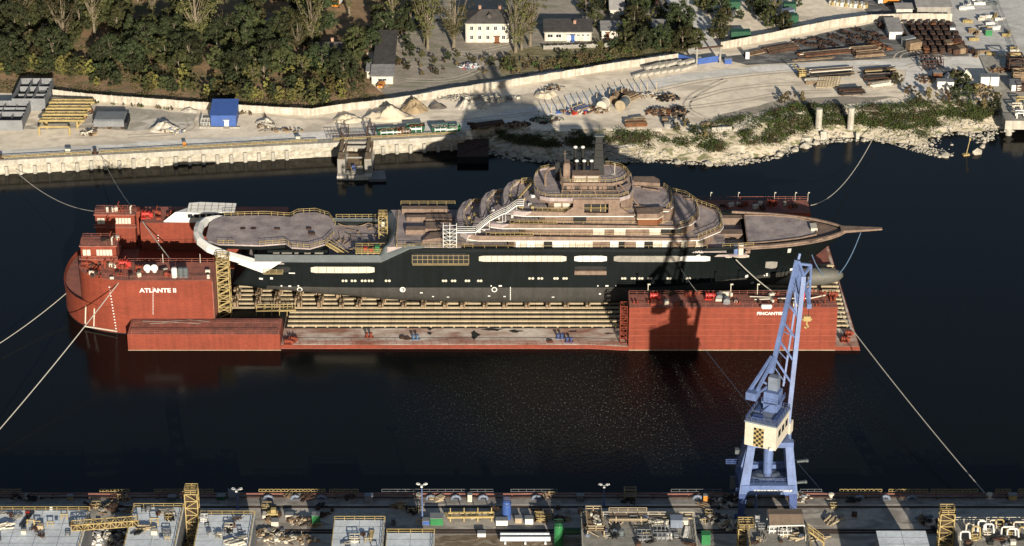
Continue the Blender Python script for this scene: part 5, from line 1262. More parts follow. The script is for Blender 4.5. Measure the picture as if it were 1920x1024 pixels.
# blue shed on the quay
bs, e = building('blue_shed', 'bright blue sheet metal shed with a white door beside a concrete platform', 396,443,238, 8.5, 3.6, 'shed','blueroof','blueroof',(),[(.62,1.3,2.3,'white')],1.6,'shed', .25)
mb = MB(); x0 = g4(373,243).x; mb.box(x0,e[0]-.3,e[2]-.3,e[3]-1.5,GZ,GZ+.45); mb.box(x0,e[1]+1.2,e[2]-1.0,e[2]-.35,GZ,GZ+.3); mb.build('platform', M['conc'], bs)
mb = MB(); mb.rail([(x0+.2,e[2],GZ+.45),(e[0]-.4,e[2],GZ+.45)],1.0,.1,1.1); mb.rail([(x0+.2,e[2]+3,GZ+.45),(e[0]-.4,e[2]+3,GZ+.45)],1.0,.1,1.1); mb.rail([(x0+.2,e[2],GZ+.45),(x0+.2,e[3]-1.6,GZ+.45)],1.0,.1,1.4); mb.build('platform_rail', M['white'], bs)

# chimneys, gutters and downpipes
for nm_ in ('white_house','cream_bungalow','cottage','pink_cottage','pale_hut'):
    t_ = bpy.data.objects[nm_]; rf = [c for c in t_.children if c.name.startswith('roof') and 'dormer' not in c.name][0]; wl = [c for c in t_.children if c.name.startswith('wall')][0]
    V = [v.co+t_.location for v in wl.data.vertices]; x0, x1 = min(v.x for v in V), max(v.x for v in V); y0, y1 = min(v.y for v in V), max(v.y for v in V); zt = max((v.co+t_.location).z for v in rf.data.vertices)
    for f in ((.3,.72) if nm_ == 'white_house' else (.65,)):
        mb = MB(); xx = x0+(x1-x0)*f; ym = (y0+y1)/2+1.2; mb.box(xx-.4,xx+.4,ym-.35,ym+.35,zt-2.0,zt+.7); mb.box(xx-.5,xx+.5,ym-.45,ym+.45,zt+.7,zt+.85); mb.build('chimney', M['pinkwall'], rf)
    zw = GZ+(6.7 if nm_ == 'white_house' else 2.6 if nm_ == 'pale_hut' else 3.2); mb = MB(); mb.bar((x0-.3,y0-.5,zw-.05),(x1+.3,y0-.5,zw-.05),.16); mb.bar((x0+.2,y0-.12,GZ),(x0+.2,y0-.12,zw),.12); mb.bar((x1-.2,y0-.12,GZ),(x1-.2,y0-.12,zw),.12); mb.build('gutter', M['concd'], t_)
# low garden walls in the trees
for i, (a, b_, lab) in enumerate((((178,90),(205,88),'short white garden wall among the trees above the yellow frames'),((312,88),(372,88),'long white garden wall below the tall poplar at left'),((405,88),(418,88),'stub of white garden wall right of the tall poplar at left'))):
    p, q = g4(*a), g4(*b_); mb = MB(); mb.wall([p.xy, q.xy], GZ, GZ+1.1, .3, False); mb.wall([p.xy, q.xy], GZ+1.1, GZ+1.2, .42, False); solo('garden_wall', mb, M['plaster'], lab, 'wall')
mb = MB(); p, q = g4(1020,93), g4(1150,88); mb.wall([p.xy, q.xy], GZ, GZ+1.3, .25, False)
for i in range(11): r_ = p.lerp(q, i/10); mb.cbox((r_.x,r_.y,GZ+.75),(.4,.45,1.5))
solo('garden_wall', mb, M['concd'], 'low panelled concrete garden wall in front of the cream bungalow', 'wall')

# ------------------------------------------------------------------ vehicles
def car(px, py, rz, m, lab, L=4.3, W=1.75, name='parked_car', cat='car'):
    t_ = thing(name, lab, cat, (0,0,0)); mb = MB()
    prof = [(-.5,.28),(-.5,.62),(-.47,.72),(-.28,.78),(-.12,1.0),(.25,1.0),(.38,.76),(.49,.68),(.5,.3)]
    sec = lambda w_, f: [(x*L, w_*(1 if z < .8 else .82)*W/2, z*1.42) for x, z in prof]
    mb.loft([[(x,-y,z) for x,y,z in sec(1,0)],[(x,y,z) for x,y,z in sec(1,0)]]); mb.build('body', M[m], t_)
    mb = MB(); 
    for s in (-1,1): mb.box(-.2*L,.28*L,s*W*.43-.02 if s > 0 else -W*.45,s*W*.45 if s > 0 else -W*.43,1.08,1.32)
    mb.add([(-.285*L,-W*.38,1.13),(-.285*L,W*.38,1.13),(-.14*L,W*.36,1.37),(-.14*L,-W*.36,1.37)],[(0,1,2,3),(3,2,1,0)]); mb.add([(.375*L,-W*.38,1.12),(.375*L,W*.38,1.12),(.265*L,W*.36,1.37),(.265*L,-W*.36,1.37)],[(0,1,2,3),(3,2,1,0)]); mb.build('window', M['glass'], t_)
    for x in (-.31*L,.31*L):
        for s in (-1,1):
            w_ = MB(); w_.path([(x,s*W*.46-.1,.32),(x,s*W*.46+.1,.32)],.32,12); w_.build('wheel', M['black'], t_)
    for s in (-.3,.3):
        w_ = MB(); w_.box(-.505*L,-.495*L,s*W-.18,s*W+.18,.72,.9); w_.build('headlight', M['white'], t_)
    p = g4(px,py); t_.location = (p.x,p.y,GZ+.08); t_.rotation_euler = (0,0,rz); return t_
car(715,163,R(80),'orange','orange car parked in front of the long shed')
car(659,63,R(70),'yellow','yellow car on the brown track between the trees')
car(812,38,R(10),'white','white car parked left of the white house, left of two',4.4)
car(827,36,R(-15),'white','white car parked nearer the white house, right of two',4.4)
def truck(px, py, rz, mc, ml, lab):
    t_ = thing('lorry', lab, 'lorry', (0,0,0)); mb = MB(); mb.loft([[(x,-1.15,z) for x,z in ((-3.4,.7),(-3.4,1.7),(-3.1,2.7),(-1.9,2.7),(-1.9,.7))],[(x,1.15,z) for x,z in ((-3.4,.7),(-3.4,1.7),(-3.1,2.7),(-1.9,2.7),(-1.9,.7))]]); mb.build('cab', M[mc], t_)
    mb = MB(); mb.box(-1.7,3.6,-1.2,1.2,1.1,2.8); mb.box(-3.0,3.5,-.5,.5,.6,1.1); mb.build('load_body', M[ml], t_)
    mb = MB(); mb.box(-3.42,-3.3,-1.0,1.0,1.75,2.5); mb.build('windscreen', M['glass'], t_)
    for x in (-2.6,1.6,2.7):
        for s in (-1,1):
            w_ = MB(); w_.path([(x,s*1.0-.15,.5),(x,s*1.0+.15,.5)],.5,12); w_.build('wheel', M['black'], t_)
    p = g4(px,py); t_.location = (p.x,p.y,GZ+.08); t_.rotation_euler = (0,0,rz)
truck(634,10,R(75),'orange','white','orange and white lorry on the brown track at the top edge')
truck(1748,8,R(8),'blueroof','blueroof','dark blue lorry parked behind the long green shed')
truck(1664,8,R(5),'white','orange','white lorry with an orange load body at the top edge behind the wall')

# ------------------------------------------------------------------ containers, skips, boxes
def skip(px, py, w_, d, h, m, lab, load='wood', rz=R(7.6)):
    t_ = thing('rubbish_skip', lab, 'skip', (0,0,0), 'rubbish skips on the far quay'); mb = MB()
    B = [(-.42*w_,-.45*d),(.42*w_,-.45*d),(.42*w_,.45*d),(-.42*w_,.45*d)]; T = [(-.5*w_,-.5*d),(.5*w_,-.5*d),(.5*w_,.5*d),(-.5*w_,.5*d)]; I = [(x*.93,y*.93) for x,y in T]
    mb.loft([[(x,y,.12) for x,y in B],[(x,y,h) for x,y in T],[(x,y,h) for x,y in I],[(x*.85,y*.85,h*.45) for x,y in I]]); mb.build('body', M[m], t_)
    mb = MB()
    for k in (-.3,0,.3): mb.bar((k*w_,-.475*d-.05,.15),(k*w_,-.52*d,h),.14)
    mb.box(-.3*w_,.3*w_,-.53*d,-.5*d,h*.55,h*.8); mb.build('rib', M['concd'] if m == 'rust' else M['white'], t_)
    mb = MB(); r_ = random.Random(px)
    for k in range(12): mb.cbox((r_.uniform(-.36,.36)*w_,r_.uniform(-.36,.36)*d,h*.8+r_.uniform(0,.35)),(r_.uniform(.3,1.3),r_.uniform(.2,.8),r_.uniform(.15,.5)),r_.random()*3)
    mb.build('load', M[load], t_)
    p = g4(px,py); t_.location = (p.x,p.y,GZ+.05); t_.rotation_euler = (0,0,rz)
skip(725,252,6.0,2.6,1.7,'greend','dark green skip with a white marked front, leftmost on the far quay')
skip(744,251,3.6,2.4,1.5,'rustbr','orange brown skip heaped with scrap right of the leftmost green skip','rustbr')
skip(761,250,3.0,2.4,1.7,'rust','narrow brown skip left of the tall rust loaded skip','wood')
skip(779,247,5.6,2.8,2.2,'greend','tall dark green skip heaped with rusty scrap in the middle of the row','rustbr')
skip(825,247,5.4,2.8,1.9,'greend','dark green skip standing left of the pair near the yacht shadow','concd')
skip(847,246,5.2,2.6,1.6,'greenp','brighter green skip at the right end of the row on the far quay','concd')
mb = MB(); p, q = g4(882,242), g4(944,234); mb.bar(p+Vector((0,0,1.1)), q+Vector((0,0,1.1)), 2.5,.35); mb.bar(p+Vector((0,0,.6)), q+Vector((0,0,.6)), .9,.5)
for f in (.08,.16,.8,.88): 
    c = p.lerp(q,f); mb.path([c+Vector((0,-1.1,.45)),c+Vector((0,1.1,.45))],.45,10)
mb.bar(p.lerp(q,.02)+Vector((0,0,1.3)),p.lerp(q,.02)+Vector((0,0,2.1)),2.4,.2); solo('flat_trailer', mb, M['rust'], 'long dark flat trailer parked in the yacht shadow on the far quay', 'trailer')
def cabinet(px, py, d, m, lab, name='control_cabinet', cat='cabinet', z=None, at=None, rz=0.0, group=None):
    p = at or g4(px,py); t_ = thing(name, lab, cat, p, group); mb = MB(); mb.cbox((p.x,p.y,p.z+d[2]*.5+.1),d,rz); mb.build('body', M[m], t_)
    mb = MB(); mb.cbox((p.x,p.y,p.z+d[2]+.14),(d[0]*1.08,d[1]*1.08,.12),rz); mb.cbox((p.x,p.y,p.z+.05),(d[0]*.9,d[1]*.9,.12),rz); mb.build('lid', M['grey'] if m != 'grey' else M['steelblue'], t_); mb = MB(); c_, s_ = math.cos(rz), math.sin(rz)
    mb.cbox((p.x+s_*(d[1]*.5+.015),p.y-c_*(d[1]*.5+.015),p.z+d[2]*.52),(d[0]*.8,.03,d[2]*.7),rz); mb.build('door', M[m], t_); return t_
cabinet(128,285,(1.5,1.1,1.1),'cream','small cream cabinet on the far quay road right of the left bollard')
cabinet(346,273,(.9,.8,1.2),'orange','small orange cabinet on the far quay below the blue shed')
cabinet(559,263,(1.3,1.0,1.3),'cream','small cream cabinet on the far quay left of the finger dock')
cabinet(1329,108,(.0+1.4,1.2,1.9),'white','white') if False else None
def container(px, py, L, m, lab, rz=0.0, d=2.5, h=2.6, name='shipping_container', cat='container'):
    p = g4(px,py); t_ = thing(name, lab, cat, (p.x,p.y,GZ)); mb = MB(); mb.cbox((p.x,p.y,GZ+.15+h/2),(L,d,h),rz); mb.build('body', M[m], t_); mb = MB(); c_, s_ = math.cos(rz), math.sin(rz); k = int(L/.55)
    for i in range(k+1):
        u = -L/2+L*i/k; mb.cbox((p.x+u*c_+s_*d/2,p.y+u*s_-c_*d/2,GZ+.15+h/2),(.16,.09,h*.96),rz)
    mb.cbox((p.x,p.y,GZ+.15+h),(L*1.01,d*1.02,.1),rz); mb.build('corrugation', M[m], t_); return t_
container(1388,72,6.2,'greend','dark green container behind the boundary wall just right of the gate',R(4))
container(1373,16,5.0,'greend','dark green container at the top edge right of the side road')
container(1483,42,4.2,'greend','green container behind the wall among the trees right of the gate',R(10))
container(1480,20,4.0,'greend','green container at the top behind the blue white box')
container(1477,32,3.6,'steelblue','pale blue container between two green ones',R(25))
mb = MB(); p = g4(1369,37); mb.lathe(p,[(1.2,0),(1.2,2.6),(1.1,2.8),(.2,2.95)],14); solo('water_tank', mb, M['greycap'], 'pale blue grey round water tank beside the green container and side road', 'tank')
cabinet(1401,110,(1.2,1.2,2.3),'white','white portable toilet cabin beside the rust yard','portable_toilet','toilet')
cabinet(1365,119,(2.2,1.6,1.7),'blueroof','low blue hut beside the right gate post','gate_hut','hut')

# floating dock and pontoons on the far quay
fd = thing('finger_dock', 'small floating dock with two side walls moored to the far quay', 'floating dock', tuple(G(662,335,0)))
a, b_ = G(632,338,.0), G(697,338,0); X0, X1, Y0 = a.x, b_.x, a.y; DL = 19.0
mb = MB(); mb.box(X0,X1,Y0,Y0+DL,-.8,1.25); mb.build('pontoon', M['plaster'], fd)
mb = MB(); mb.box(X0+2.4,X1-2.2,Y0+1.4,Y0+DL-.2,1.25,1.31); mb.build('pontoon_deck', M['wood'], fd)
for x0, x1 in ((X0+.1,X0+2.3),(X1-2.1,X1-.1)):
    mb = MB(); mb.box(x0,x1,Y0+2.2,Y0+7.2,1.25,5.6); o = mb.build('side_tower', M['concd'], fd)
    mb = MB(); mb.box(x0+.1,x1-.1,Y0+2.3,Y0+7.1,5.6,5.7); mb.build('tower_top', M['wood'], o)
    mb = MB(); mb.box(x0+.2,x0+1.1,Y0+7.2,Y0+DL+1.5,4.4,5.3); mb.box(x1-.7,x1-.1,Y0+7.2,Y0+DL+1.5,3.8,4.6); mb.build('side_wall', M['wood'], fd)
mb = MB(); mb.box(X0+2.3,X1-2.1,Y0+7.3,Y0+7.7,3.6,4.0); mb.box(X0+2.3,X1-2.1,Y0+13.0,Y0+13.5,4.2,5.0); mb.box(X0+2.3,X1-2.1,Y0+16,Y0+17,4.2,5.0); mb.build_each('cross_beam', M['concd'], fd)
mb = MB()
for y in (Y0+.7,Y0+1.5,Y0+2.2): mb.bar((X0+2.6,y,1.9),(X1-2.4,y,1.9),.25)
for i in range(5): mb.bar((X0+2.8+i*1.2,Y0+.7,1.3),(X0+2.8+i*1.2,Y0+.7,2.0),.15)
for i in range(4): mb.bar((X1-4.6,Y0+3+i*1.1,1.5),(X1-2.6,Y0+3.2+i*1.1,1.5),.3)
mb.build('deck_pipework', M['concd'], fd)
mb = MB(); mb.box(X0+4,X0+5,Y0+5,Y0+6,1.3,2.2); mb.box(X0+4.4,X0+5.4,Y0+3.2,Y0+4.2,1.3,2.0); mb.build_each('pump_box', M['blue_d'], fd)
mb = MB(); mb.bar((X0+4.2,Y0+.9,1.3),(X0+4.2,Y0+2.4,3),.12); mb.rail([(X1-3.5,Y0+8,1.3),(X1-2.3,Y0+12,1.3)],1.0,.1,1.5); mb.box(X1-2.9,X1-2.5,Y0+7.8,Y0+10,1.3,3.6); mb.build('gangway', M['yellowd'], fd)
mb = MB(); zq = 4.65; yq = Y0+DL+.4
mb.rail([(X0-4,yq,zq),(X0,yq+.5,zq)],2.0,.12,.9,2); mb.rail([(X0,yq,zq),(X1-2,yq+.8,zq)],1.6,.1,.9,2); mb.rail([(X0,yq,zq),(X0,yq+3.4,zq),(X0+2.2,yq+3.6,zq),(X0+2.2,yq,zq)],2.8,.12,1.1,2); mb.rail([(X1-2.2,yq,zq),(X1-2.0,yq+4,zq),(X1,yq+4,zq),(X1,yq,zq)],3.0,.14,1.1,2); mb.build('access_frame', M['rust'], fd)
mb = MB(); p = G(708,338,.0); mb.loft([[(p.x-2.3,p.y-1.2,-.3),(p.x+2.5,p.y-1.0,-.3),(p.x+1.7,p.y+4.6,-.3),(p.x-2.3,p.y+4.6,-.3)],[(p.x-2.4,p.y-1.3,.9),(p.x+2.6,p.y-1.1,.9),(p.x+1.8,p.y+4.7,.9),(p.x-2.4,p.y+4.7,.9)]]); o = solo('small_pontoon', mb, M['grey'], 'small grey tilted pontoon tied to the right side of the finger dock', 'pontoon')
t_ = thing('moored_barge', 'dark rusty box barge moored in the shadow between the quay and the natural bank', 'barge', tuple(G(886,306,0)))
a, b_ = G(857,307,0), G(916,305,0); mb = MB(); mb.box(a.x,b_.x,a.y,a.y+13,-.8,2.2); mb.build('barge_hull', M['black'], t_)
mb = MB(); mb.box(a.x+.1,b_.x-.1,a.y+.1,a.y+12.9,2.2,2.26); mb.build('barge_deck', M['rust'], t_)
mb = MB()
for i in range(7): mb.cbox((a.x+1+i*1.2,a.y+2+(i*37%9),2.5),(.6,.8,.5))
mb.rail([(a.x+.2,a.y+12.6,2.26),(b_.x-.2,a.y+12.6,2.26)],.9,.08,2); mb.build('deck_fitting', M['rust'], t_)

# ------------------------------------------------------------------ steel on the left of the quay
def block(nm, lab, px0, px1, py, d, h, z, m, cells=(2,3)):
    a, b_ = G(px0,py,z), G(px1,py,z); t_ = thing(nm, lab, 'hull block', ((a.x+b_.x)/2,a.y+d/2,z)); x0,x1,y0,y1 = a.x,b_.x,a.y,a.y+d
    mb = MB(); mb.box(x0,x1,y0,y0+.18,z,z+h); mb.box(x0,x0+.18,y0+.18,y1-.18,z,z+h); mb.box(x1-.18,x1,y0+.18,y1-.18,z,z+h); mb.box(x0,x1,y1-.18,y1,z,z+h); mb.box(x0+.18,x1-.18,y0+.18,y1-.18,z,z+.3); mb.build('shell', m, t_)
    r_ = random.Random(int(px0))
    for i in range(1,cells[0]):
        mb = MB(); x = x0+(x1-x0)*i/cells[0]+r_.uniform(-.6,.6); mb.box(x,x+.15,y0+.3,y1-.3,z+.3,z+h*r_.uniform(.7,1.05)); mb.build('bulkhead', m, t_)
    for j in range(1,cells[1]):
        mb = MB(); y = y0+(y1-y0)*j/cells[1]; xs2 = x0+(x1-x0)*r_.uniform(.0,.4)+.25; mb.box(xs2,x1-.3,y,y+.15,z+.3,z+h*r_.uniform(.45,1.0)); mb.build('bulkhead', m, t_)
    mb = MB()
    for k in range(9): x = x0+(x1-x0)*(k+.5)/9; mb.bar((x,y1-.3,z+.3),(x,y1-.3,z+h),.2)
    for k in range(6): y = y0+(y1-y0)*(k+.5)/6; mb.bar((x1-.3,y,z+.3),(x1-.3,y,z+h),.2); mb.cbox((x0+(x1-x0)*r_.uniform(.2,.8),y,z+h*.35),(r_.uniform(.8,2),r_.uniform(.8,2),h*.5))
    mb.build_each('stiffener', m, t_); return t_
block('ship_section', 'open topped grey ship hull section with bulkheads at the left edge of the far quay', -45, 43, 245, 15, 3.3, GZ, M['grey'], (4,4))
block('ship_section', 'open topped grey ship hull section set behind the first, nearest the tree shadow', 24, 86, 208, 16, 4.0, GZ, M['grey'], (3,3))
t_ = thing('steel_block', 'grey steel box section on blocks right of the yellow frames', 'steel block', g4(205,246))
a, b_ = g4(176,243), g4(233,243); mb = MB(); mb.loft([[(a.x,a.y,GZ+.9),(b_.x,a.y,GZ+.9),(b_.x,a.y+7,GZ+.9),(a.x,a.y+7,GZ+.9)],[(a.x,a.y,GZ+2.6),(b_.x,a.y,GZ+2.6),(b_.x,a.y+7,GZ+2.6),(a.x,a.y+7,GZ+2.6)],[(a.x+.2,a.y+.6,GZ+3.0),(b_.x-.2,a.y+.6,GZ+3.0),(b_.x-.2,a.y+6.6,GZ+3.0),(a.x+.2,a.y+6.6,GZ+3.0)]]); mb.build('box_section', M['grey'], t_)
for f in (.06,.5,.94):
    mb = MB(); x = a.x+(b_.x-a.x)*f; mb.box(x-.5,x+.5,a.y+.3,a.y+6.5,GZ,GZ+.9); mb.build('support_block', M['rust'], t_)
mb = MB(); mb.box(b_.x,b_.x+.9,a.y,a.y+7,GZ,GZ+2.2); mb.build('end_plate', M['black'], t_)
# five yellow trestle frames standing one behind another
for i in range(5):
    px0, px1, py = 74+i*6.5, 131+i*6.2, 253-i*11.5
    if i: px0 -= 6; px1 += 22
    lab = ['nearest yellow lifting frame, a plain portal on two bent legs','yellow trussed lifting frame second from the quay road','yellow trussed lifting frame in the middle of the row of five','yellow trussed lifting frame second from the boundary wall','farthest yellow trussed lifting frame, beside the boundary wall'][i]
    a, b_ = g4(px0,py), g4(px1,py); y = a.y; t_ = thing('lifting_gantry', lab, 'frame', ((a.x+b_.x)/2,y,GZ), 'yellow lifting frames on the far quay'); h = 2.6
    mb = MB(); mb.path([(a.x,y,GZ+h-.3),(a.x+.3,y,GZ+h),(b_.x-.3,y,GZ+h),(b_.x,y,GZ+h-.3)],.34,8); mb.build('beam', M['yellow'], t_)
    for x in (a.x+ (0 if i == 0 else 2.2), b_.x-(0 if i == 0 else 2.2)): 
        mb = MB(); mb.path([(x,y,GZ),(x,y,GZ+h-.2)],.34,8); mb.build('leg', M['yellow'], t_)
    if i:
        mb = MB(); mb.path([(a.x+.6,y+2.0,GZ+h),(b_.x-.6,y+2.0,GZ+h)],.3,8); mb.build('beam', M['yellow'], t_)
        mb = MB(); n_ = 8
        for j in range(n_):
            u0, u1 = a.x+.6+(b_.x-a.x-1.2)*j/n_, a.x+.6+(b_.x-a.x-1.2)*(j+1)/n_
            mb.bar((u0,y+(0 if j%2 else 2.0),GZ+h),(u1,y+(2.0 if j%2 else 0),GZ+h),.24); mb.bar((u1,y,GZ+h),(u1,y+2,GZ+h),.2)
        for s, x in ((1,a.x),(-1,b_.x)): mb.bar((x+s*.2,y,GZ+h),(x+s*2.4,y,GZ+.4),.28); mb.bar((x+s*.6,y+2,GZ+h),(x+s*2.4,y+.2,GZ+.5),.24); mb.bar((x,y,GZ+h),(x+s*.6,y+2,GZ+h),.3)
        mb.build('lattice', M['yellow'], t_)
# scrap heap by the frames and other small scrap piles
def heap(px, py, w_, d, h, m, lab, name='scrap_heap', cat='heap', n_=40, seed=0, sz=(.3,1.4)):
    p = g4(px,py); r_ = random.Random(int(px*7+py+seed)); mb = MB(); mm = m if isinstance(m, list) else [m]
    for k in range(n_):
        a = r_.random()*6.28; q = math.sqrt(r_.random()); x, y = p.x+math.cos(a)*q*w_/2, p.y+math.sin(a)*q*d/2; z = GZ+max(0,(1-q))*h*r_.uniform(.4,1); mb.mi = r_.randrange(len(mm))
        if r_.random() < .5:
            b2 = r_.random()*3.14; L = r_.uniform(*sz)*1.8; mb.bar((x-L/2*math.cos(b2),y-L/2*math.sin(b2),z+.1),(x+L/2*math.cos(b2),y+L/2*math.sin(b2),z+.1+r_.uniform(-.1,.5)),r_.uniform(.12,.3))
        else: mb.cbox((x,y,z+.2),(r_.uniform(*sz),r_.uniform(*sz)*.7,r_.uniform(.2,.8)),r_.random()*3,r_.uniform(-.4,.4))
    return solo(name, mb, [M[q] for q in mm], lab, cat)
heap(163,212,3.5,8,1.2,['rust','rustbr','concd'],'rusty scrap heap between the yellow frames and the grey steel block')
heap(166,252,5,2.5,1.3,['rust','cream','wood'],'small heap of timber and rusty offcuts below the grey steel block')
heap(186,228,3,4,.9,['rust','wood'],'rusty scraps tucked at the left end of the grey steel block')
# ------------------------------------------------------------------ earth heaps, slabs, stacks on the far yard
SOIL = {'sand': groundmat('sand_heap_soil', (0.54, 0.477, 0.369), (0.414, 0.351, 0.261), .4, None, .06), 'soil': groundmat('brown_heap_soil', (0.324, 0.243, 0.153), (0.216, 0.162, 0.099), .4, None, .06), 'dark': groundmat('dark_heap_soil', (0.135, 0.117, 0.1035), (0.081, 0.072, 0.063), .4, None, .06), 'stone': groundmat('stone_heap_soil', (0.594, 0.549, 0.468), (0.306, 0.27, 0.225), .9, None, .15)}
def mound(pxl, pxr, py, d, h, m, lab):
    a, b_ = g4(pxl,py), g4(pxr,py); cx_, cy_, rx, ry = (a.x+b_.x)/2, a.y+d/2, (b_.x-a.x)/2, d/2
    NR, NA = 9, 36; vs = [(cx_,cy_,GZ+h*(1+.15*fbm(cx_,cy_)))]; fs = []
    for j in range(1,NR+1):
        r_ = j/NR
        for k in range(NA):
            t = k*2*math.pi/NA; w_ = 1+.22*fbm(math.cos(t)*1.3+cx_,math.sin(t)*1.3,3); x, y = cx_+rx*r_*w_*math.cos(t), cy_+ry*r_*w_*math.sin(t)
            z = h*(1-r_)**.85*(.85+.9*fbm(x*.38,y*.38,4))+.4*(1-r_)*fbm(x*1.5,y*1.5,3)
            vs.append((x,y,GZ-.12 if j == NR else GZ+max(.02,z)))
    for k in range(NA): fs.append((0,1+k,1+(k+1)%NA))
    for j in range(NR-1):
        for k in range(NA): fs.append((1+j*NA+k,1+(j+1)*NA+k,1+(j+1)*NA+(k+1)%NA,1+j*NA+(k+1)%NA))
    mb = MB(); mb.add(vs, fs); return solo('earth_heap', mb, SOIL[m], lab, 'heap', None, True)
mound(622,684,232,5,2.0,'sand','low sand heap left of the long sand ridge below the boundary wall')
mound(674,782,230,7.5,3.0,'sand','long pale sand ridge in the middle of the far quay yard')
mound(748,806,214,6.5,3.4,'soil','brown earth heap against the boundary wall behind the sand ridge')
mound(802,838,206,4.5,1.6,'dark','dark soil heap right of the brown earth heap')
mound(852,888,206,4.5,1.9,'stone','left of the two pale rubble heaps by the edge of the yacht shadow')
mound(888,926,206,4.5,1.9,'stone','right of the two pale rubble heaps by the edge of the yacht shadow')
mound(1000,1046,186,6,2.2,'sand','sand heap below the boundary wall just right of the yacht shadow')
mound(276,336,250,7,2.0,'stone','broken rubble heap left of the blue shed')
mound(478,516,240,6,2.0,'stone','rubble heap right of the blue shed')
mound(336,372,213,4,.9,'stone','low rubble heap close to the boundary wall left of the blue shed')
mound(1310,1350,240,4,1.2,'soil','brown earth heap at the top of the planted bank')
heap(900,186,26,5,1.3,['conc','concd','cream'],'long strip of broken concrete along the foot of the boundary wall','rubble_heap','heap',130,1,(.4,1.5))
heap(318,246,9,4,.9,['concd','wood','steelblue','cream'],'broken slabs scattered on the rubble left of the blue shed','rubble_heap','heap',40,2)
heap(500,238,5,4,1.0,['conc','wood'],'broken planks on the rubble right of the blue shed','rubble_heap','heap',26,3)
heap(880,126,6.5,4.5,1.0,['white','steelblue','grey','redp'],'colourful rubbish heap under bushes in front of the white house','rubbish_heap','heap',70,4)
heap(1040,166,6,3.5,.9,['rust','wood','concd'],'timber scraps beside the sand heap below the wall','scrap_heap','heap',30)
heap(530,246,14,3,.4,['rust','wood','concd'],'flat spread of rusty bars on the quay road left of the finger dock','scrap_heap','heap',26)
# stacked concrete beams left of the gate
k = 0
for row in range(2):
    for i in range(8):
        px = 1188+i*12.5+row*9; py = 146-i*1.7-row*8
        a = g4(px,py); L = 6.5; d = Vector((math.cos(R(38)),math.sin(R(38)),0)); mb = MB(); z = Vector((0,0,.55+(.0 if row == 0 else .9)))
        if row == 1 and i in (0,5): continue
        mb.bar(a+z, a+z+d*L, 1.15, .85); mb.bar(a+z+d*.6-Vector((0,0,.45)), a+z+d*.6-Vector((0,0,.55)), 1.2,.2)
        mb.bar(a+z+Vector((0,0,.44)), a+z+d*L+Vector((0,0,.44)), .5,.12)
        solo('concrete_beam', mb, M['conc'], 'pale concrete beam beside the blue gate, %s from the left in the %s row' % (nth(k if row == 0 else k-8), ('front','back')[row]), 'beam', 'concrete beams left of the gate'); k += 1
    if row == 0: k = 8
# fence posts with wire
posts = [(150,672),(190,648),(222,640),(260,628),(300,622),(335,615),(370,605),(405,598),(440,588),(478,575),(515,560),(550,552),(585,545),(620,540),(655,530),(693,522),(728,516),(765,510),(815,508)]
pp = []
for i, (zx, zy) in enumerate(posts):
    p = g4(960+zx/3.0125, zy/3.0125); pp.append(p); mb = MB(); mb.bar(p, p+Vector((0,0,2.7)), .24); mb.bar(p+Vector((0,0,2.7)), p+Vector((.25,-.1,2.95)), .16); mb.bar(p-Vector((0,0,.1)), p+Vector((0,0,.25)), .45)
    solo('fence_post', mb, M['beam'], '%s concrete fence post from the left in the leaning row behind the timber piles' % nth(i), 'post', 'concrete fence posts on the far yard')
# long stacks of beams, pipes and planks
def stack(px0, py0, px1, py1, w_, h, m, lab, bar=.35, cat='stack', name='steel_stack', loose=.3):
    p, q = g4(px0,py0), g4(px1,py1); d = (q-p).normalized(); nrm = Vector((-d.y,d.x,0)); r_ = random.Random(int(px0*3+py0)); mb = MB(); mm = m if isinstance(m, list) else [m]
    nl = max(1, int(h/bar)); nw = max(1, int(w_/bar/1.1))
    for f in (.15,.5,.85): mb.mi = 0; c = p.lerp(q,f); mb.bar(c+Vector((0,0,.1)), c+nrm*w_+Vector((0,0,.1)), .2)
    for j in range(nl):
        for i in range(nw):
            if r_.random() < .12*j: continue
            mb.mi = r_.randrange(len(mm)); a0 = r_.uniform(0,loose*.5); a1 = 1-r_.uniform(0,loose*.5); o = nrm*(w_*(i+.5)/nw)+Vector((0,0,.2+bar*(j+.5))); s = r_.uniform(-.12,.12)
            mb.bar(p.lerp(q,a0)+o+nrm*s, p.lerp(q,a1)+o-nrm*s, bar*r_.uniform(.6,.95), bar*r_.uniform(.6,.95))
    return solo(name, mb, [M[x] for x in mm], lab, cat)
stack(1496,110,1604,100,2.5,1.2,['rust','rust','cream','rustbr'],'long pile of rusty beams beside the road, next to the lattice pile')
stack(1486,117,1570,111,1.6,.5,['rust','wood','cream'],'thin strip of rusty bars at the road edge in front of the longest rusty pile')
stack(1604,111,1662,106,7,1.6,['wood','rust','wood'],'broad pile of weathered lattice frames beside the road in the rusty yard',.45)
stack(1440,104,1500,94,5,1.5,['rust','wood','rust'],'rusty beam pile below the boundary wall right of the toilet cabin',.4)
stack(1400,108,1440,100,3,1.2,['rust','wood'],'weathered timber pile between the toilet cabin and the rusty beams',.4)
stack(1511,141,1603,134,2.2,1.2,['rust','black','cream'],'top pile of rusty beams on the grass side of the road, left group')
stack(1513,151,1606,142,2.0,1.0,['rust','black','wood'],'middle pile of dark beams in the left group below the road')
stack(1511,160,1552,158,3.4,1.0,['cream','conc','wood'],'short pile of pale beams in the left group below the road',.5)
stack(1619,141,1683,136,2.4,1.3,['rust','yellowd','black'],'upper rusty beam pile with yellow bars, right group below the road')
stack(1617,153,1686,149,2.4,1.4,['black','rust','cream'],'middle dark beam pile in the right group below the road')
stack(1632,167,1676,160,2.6,1.3,['cream','conc','wood'],'pale timber pile at the foot of the right group below the road',.5)
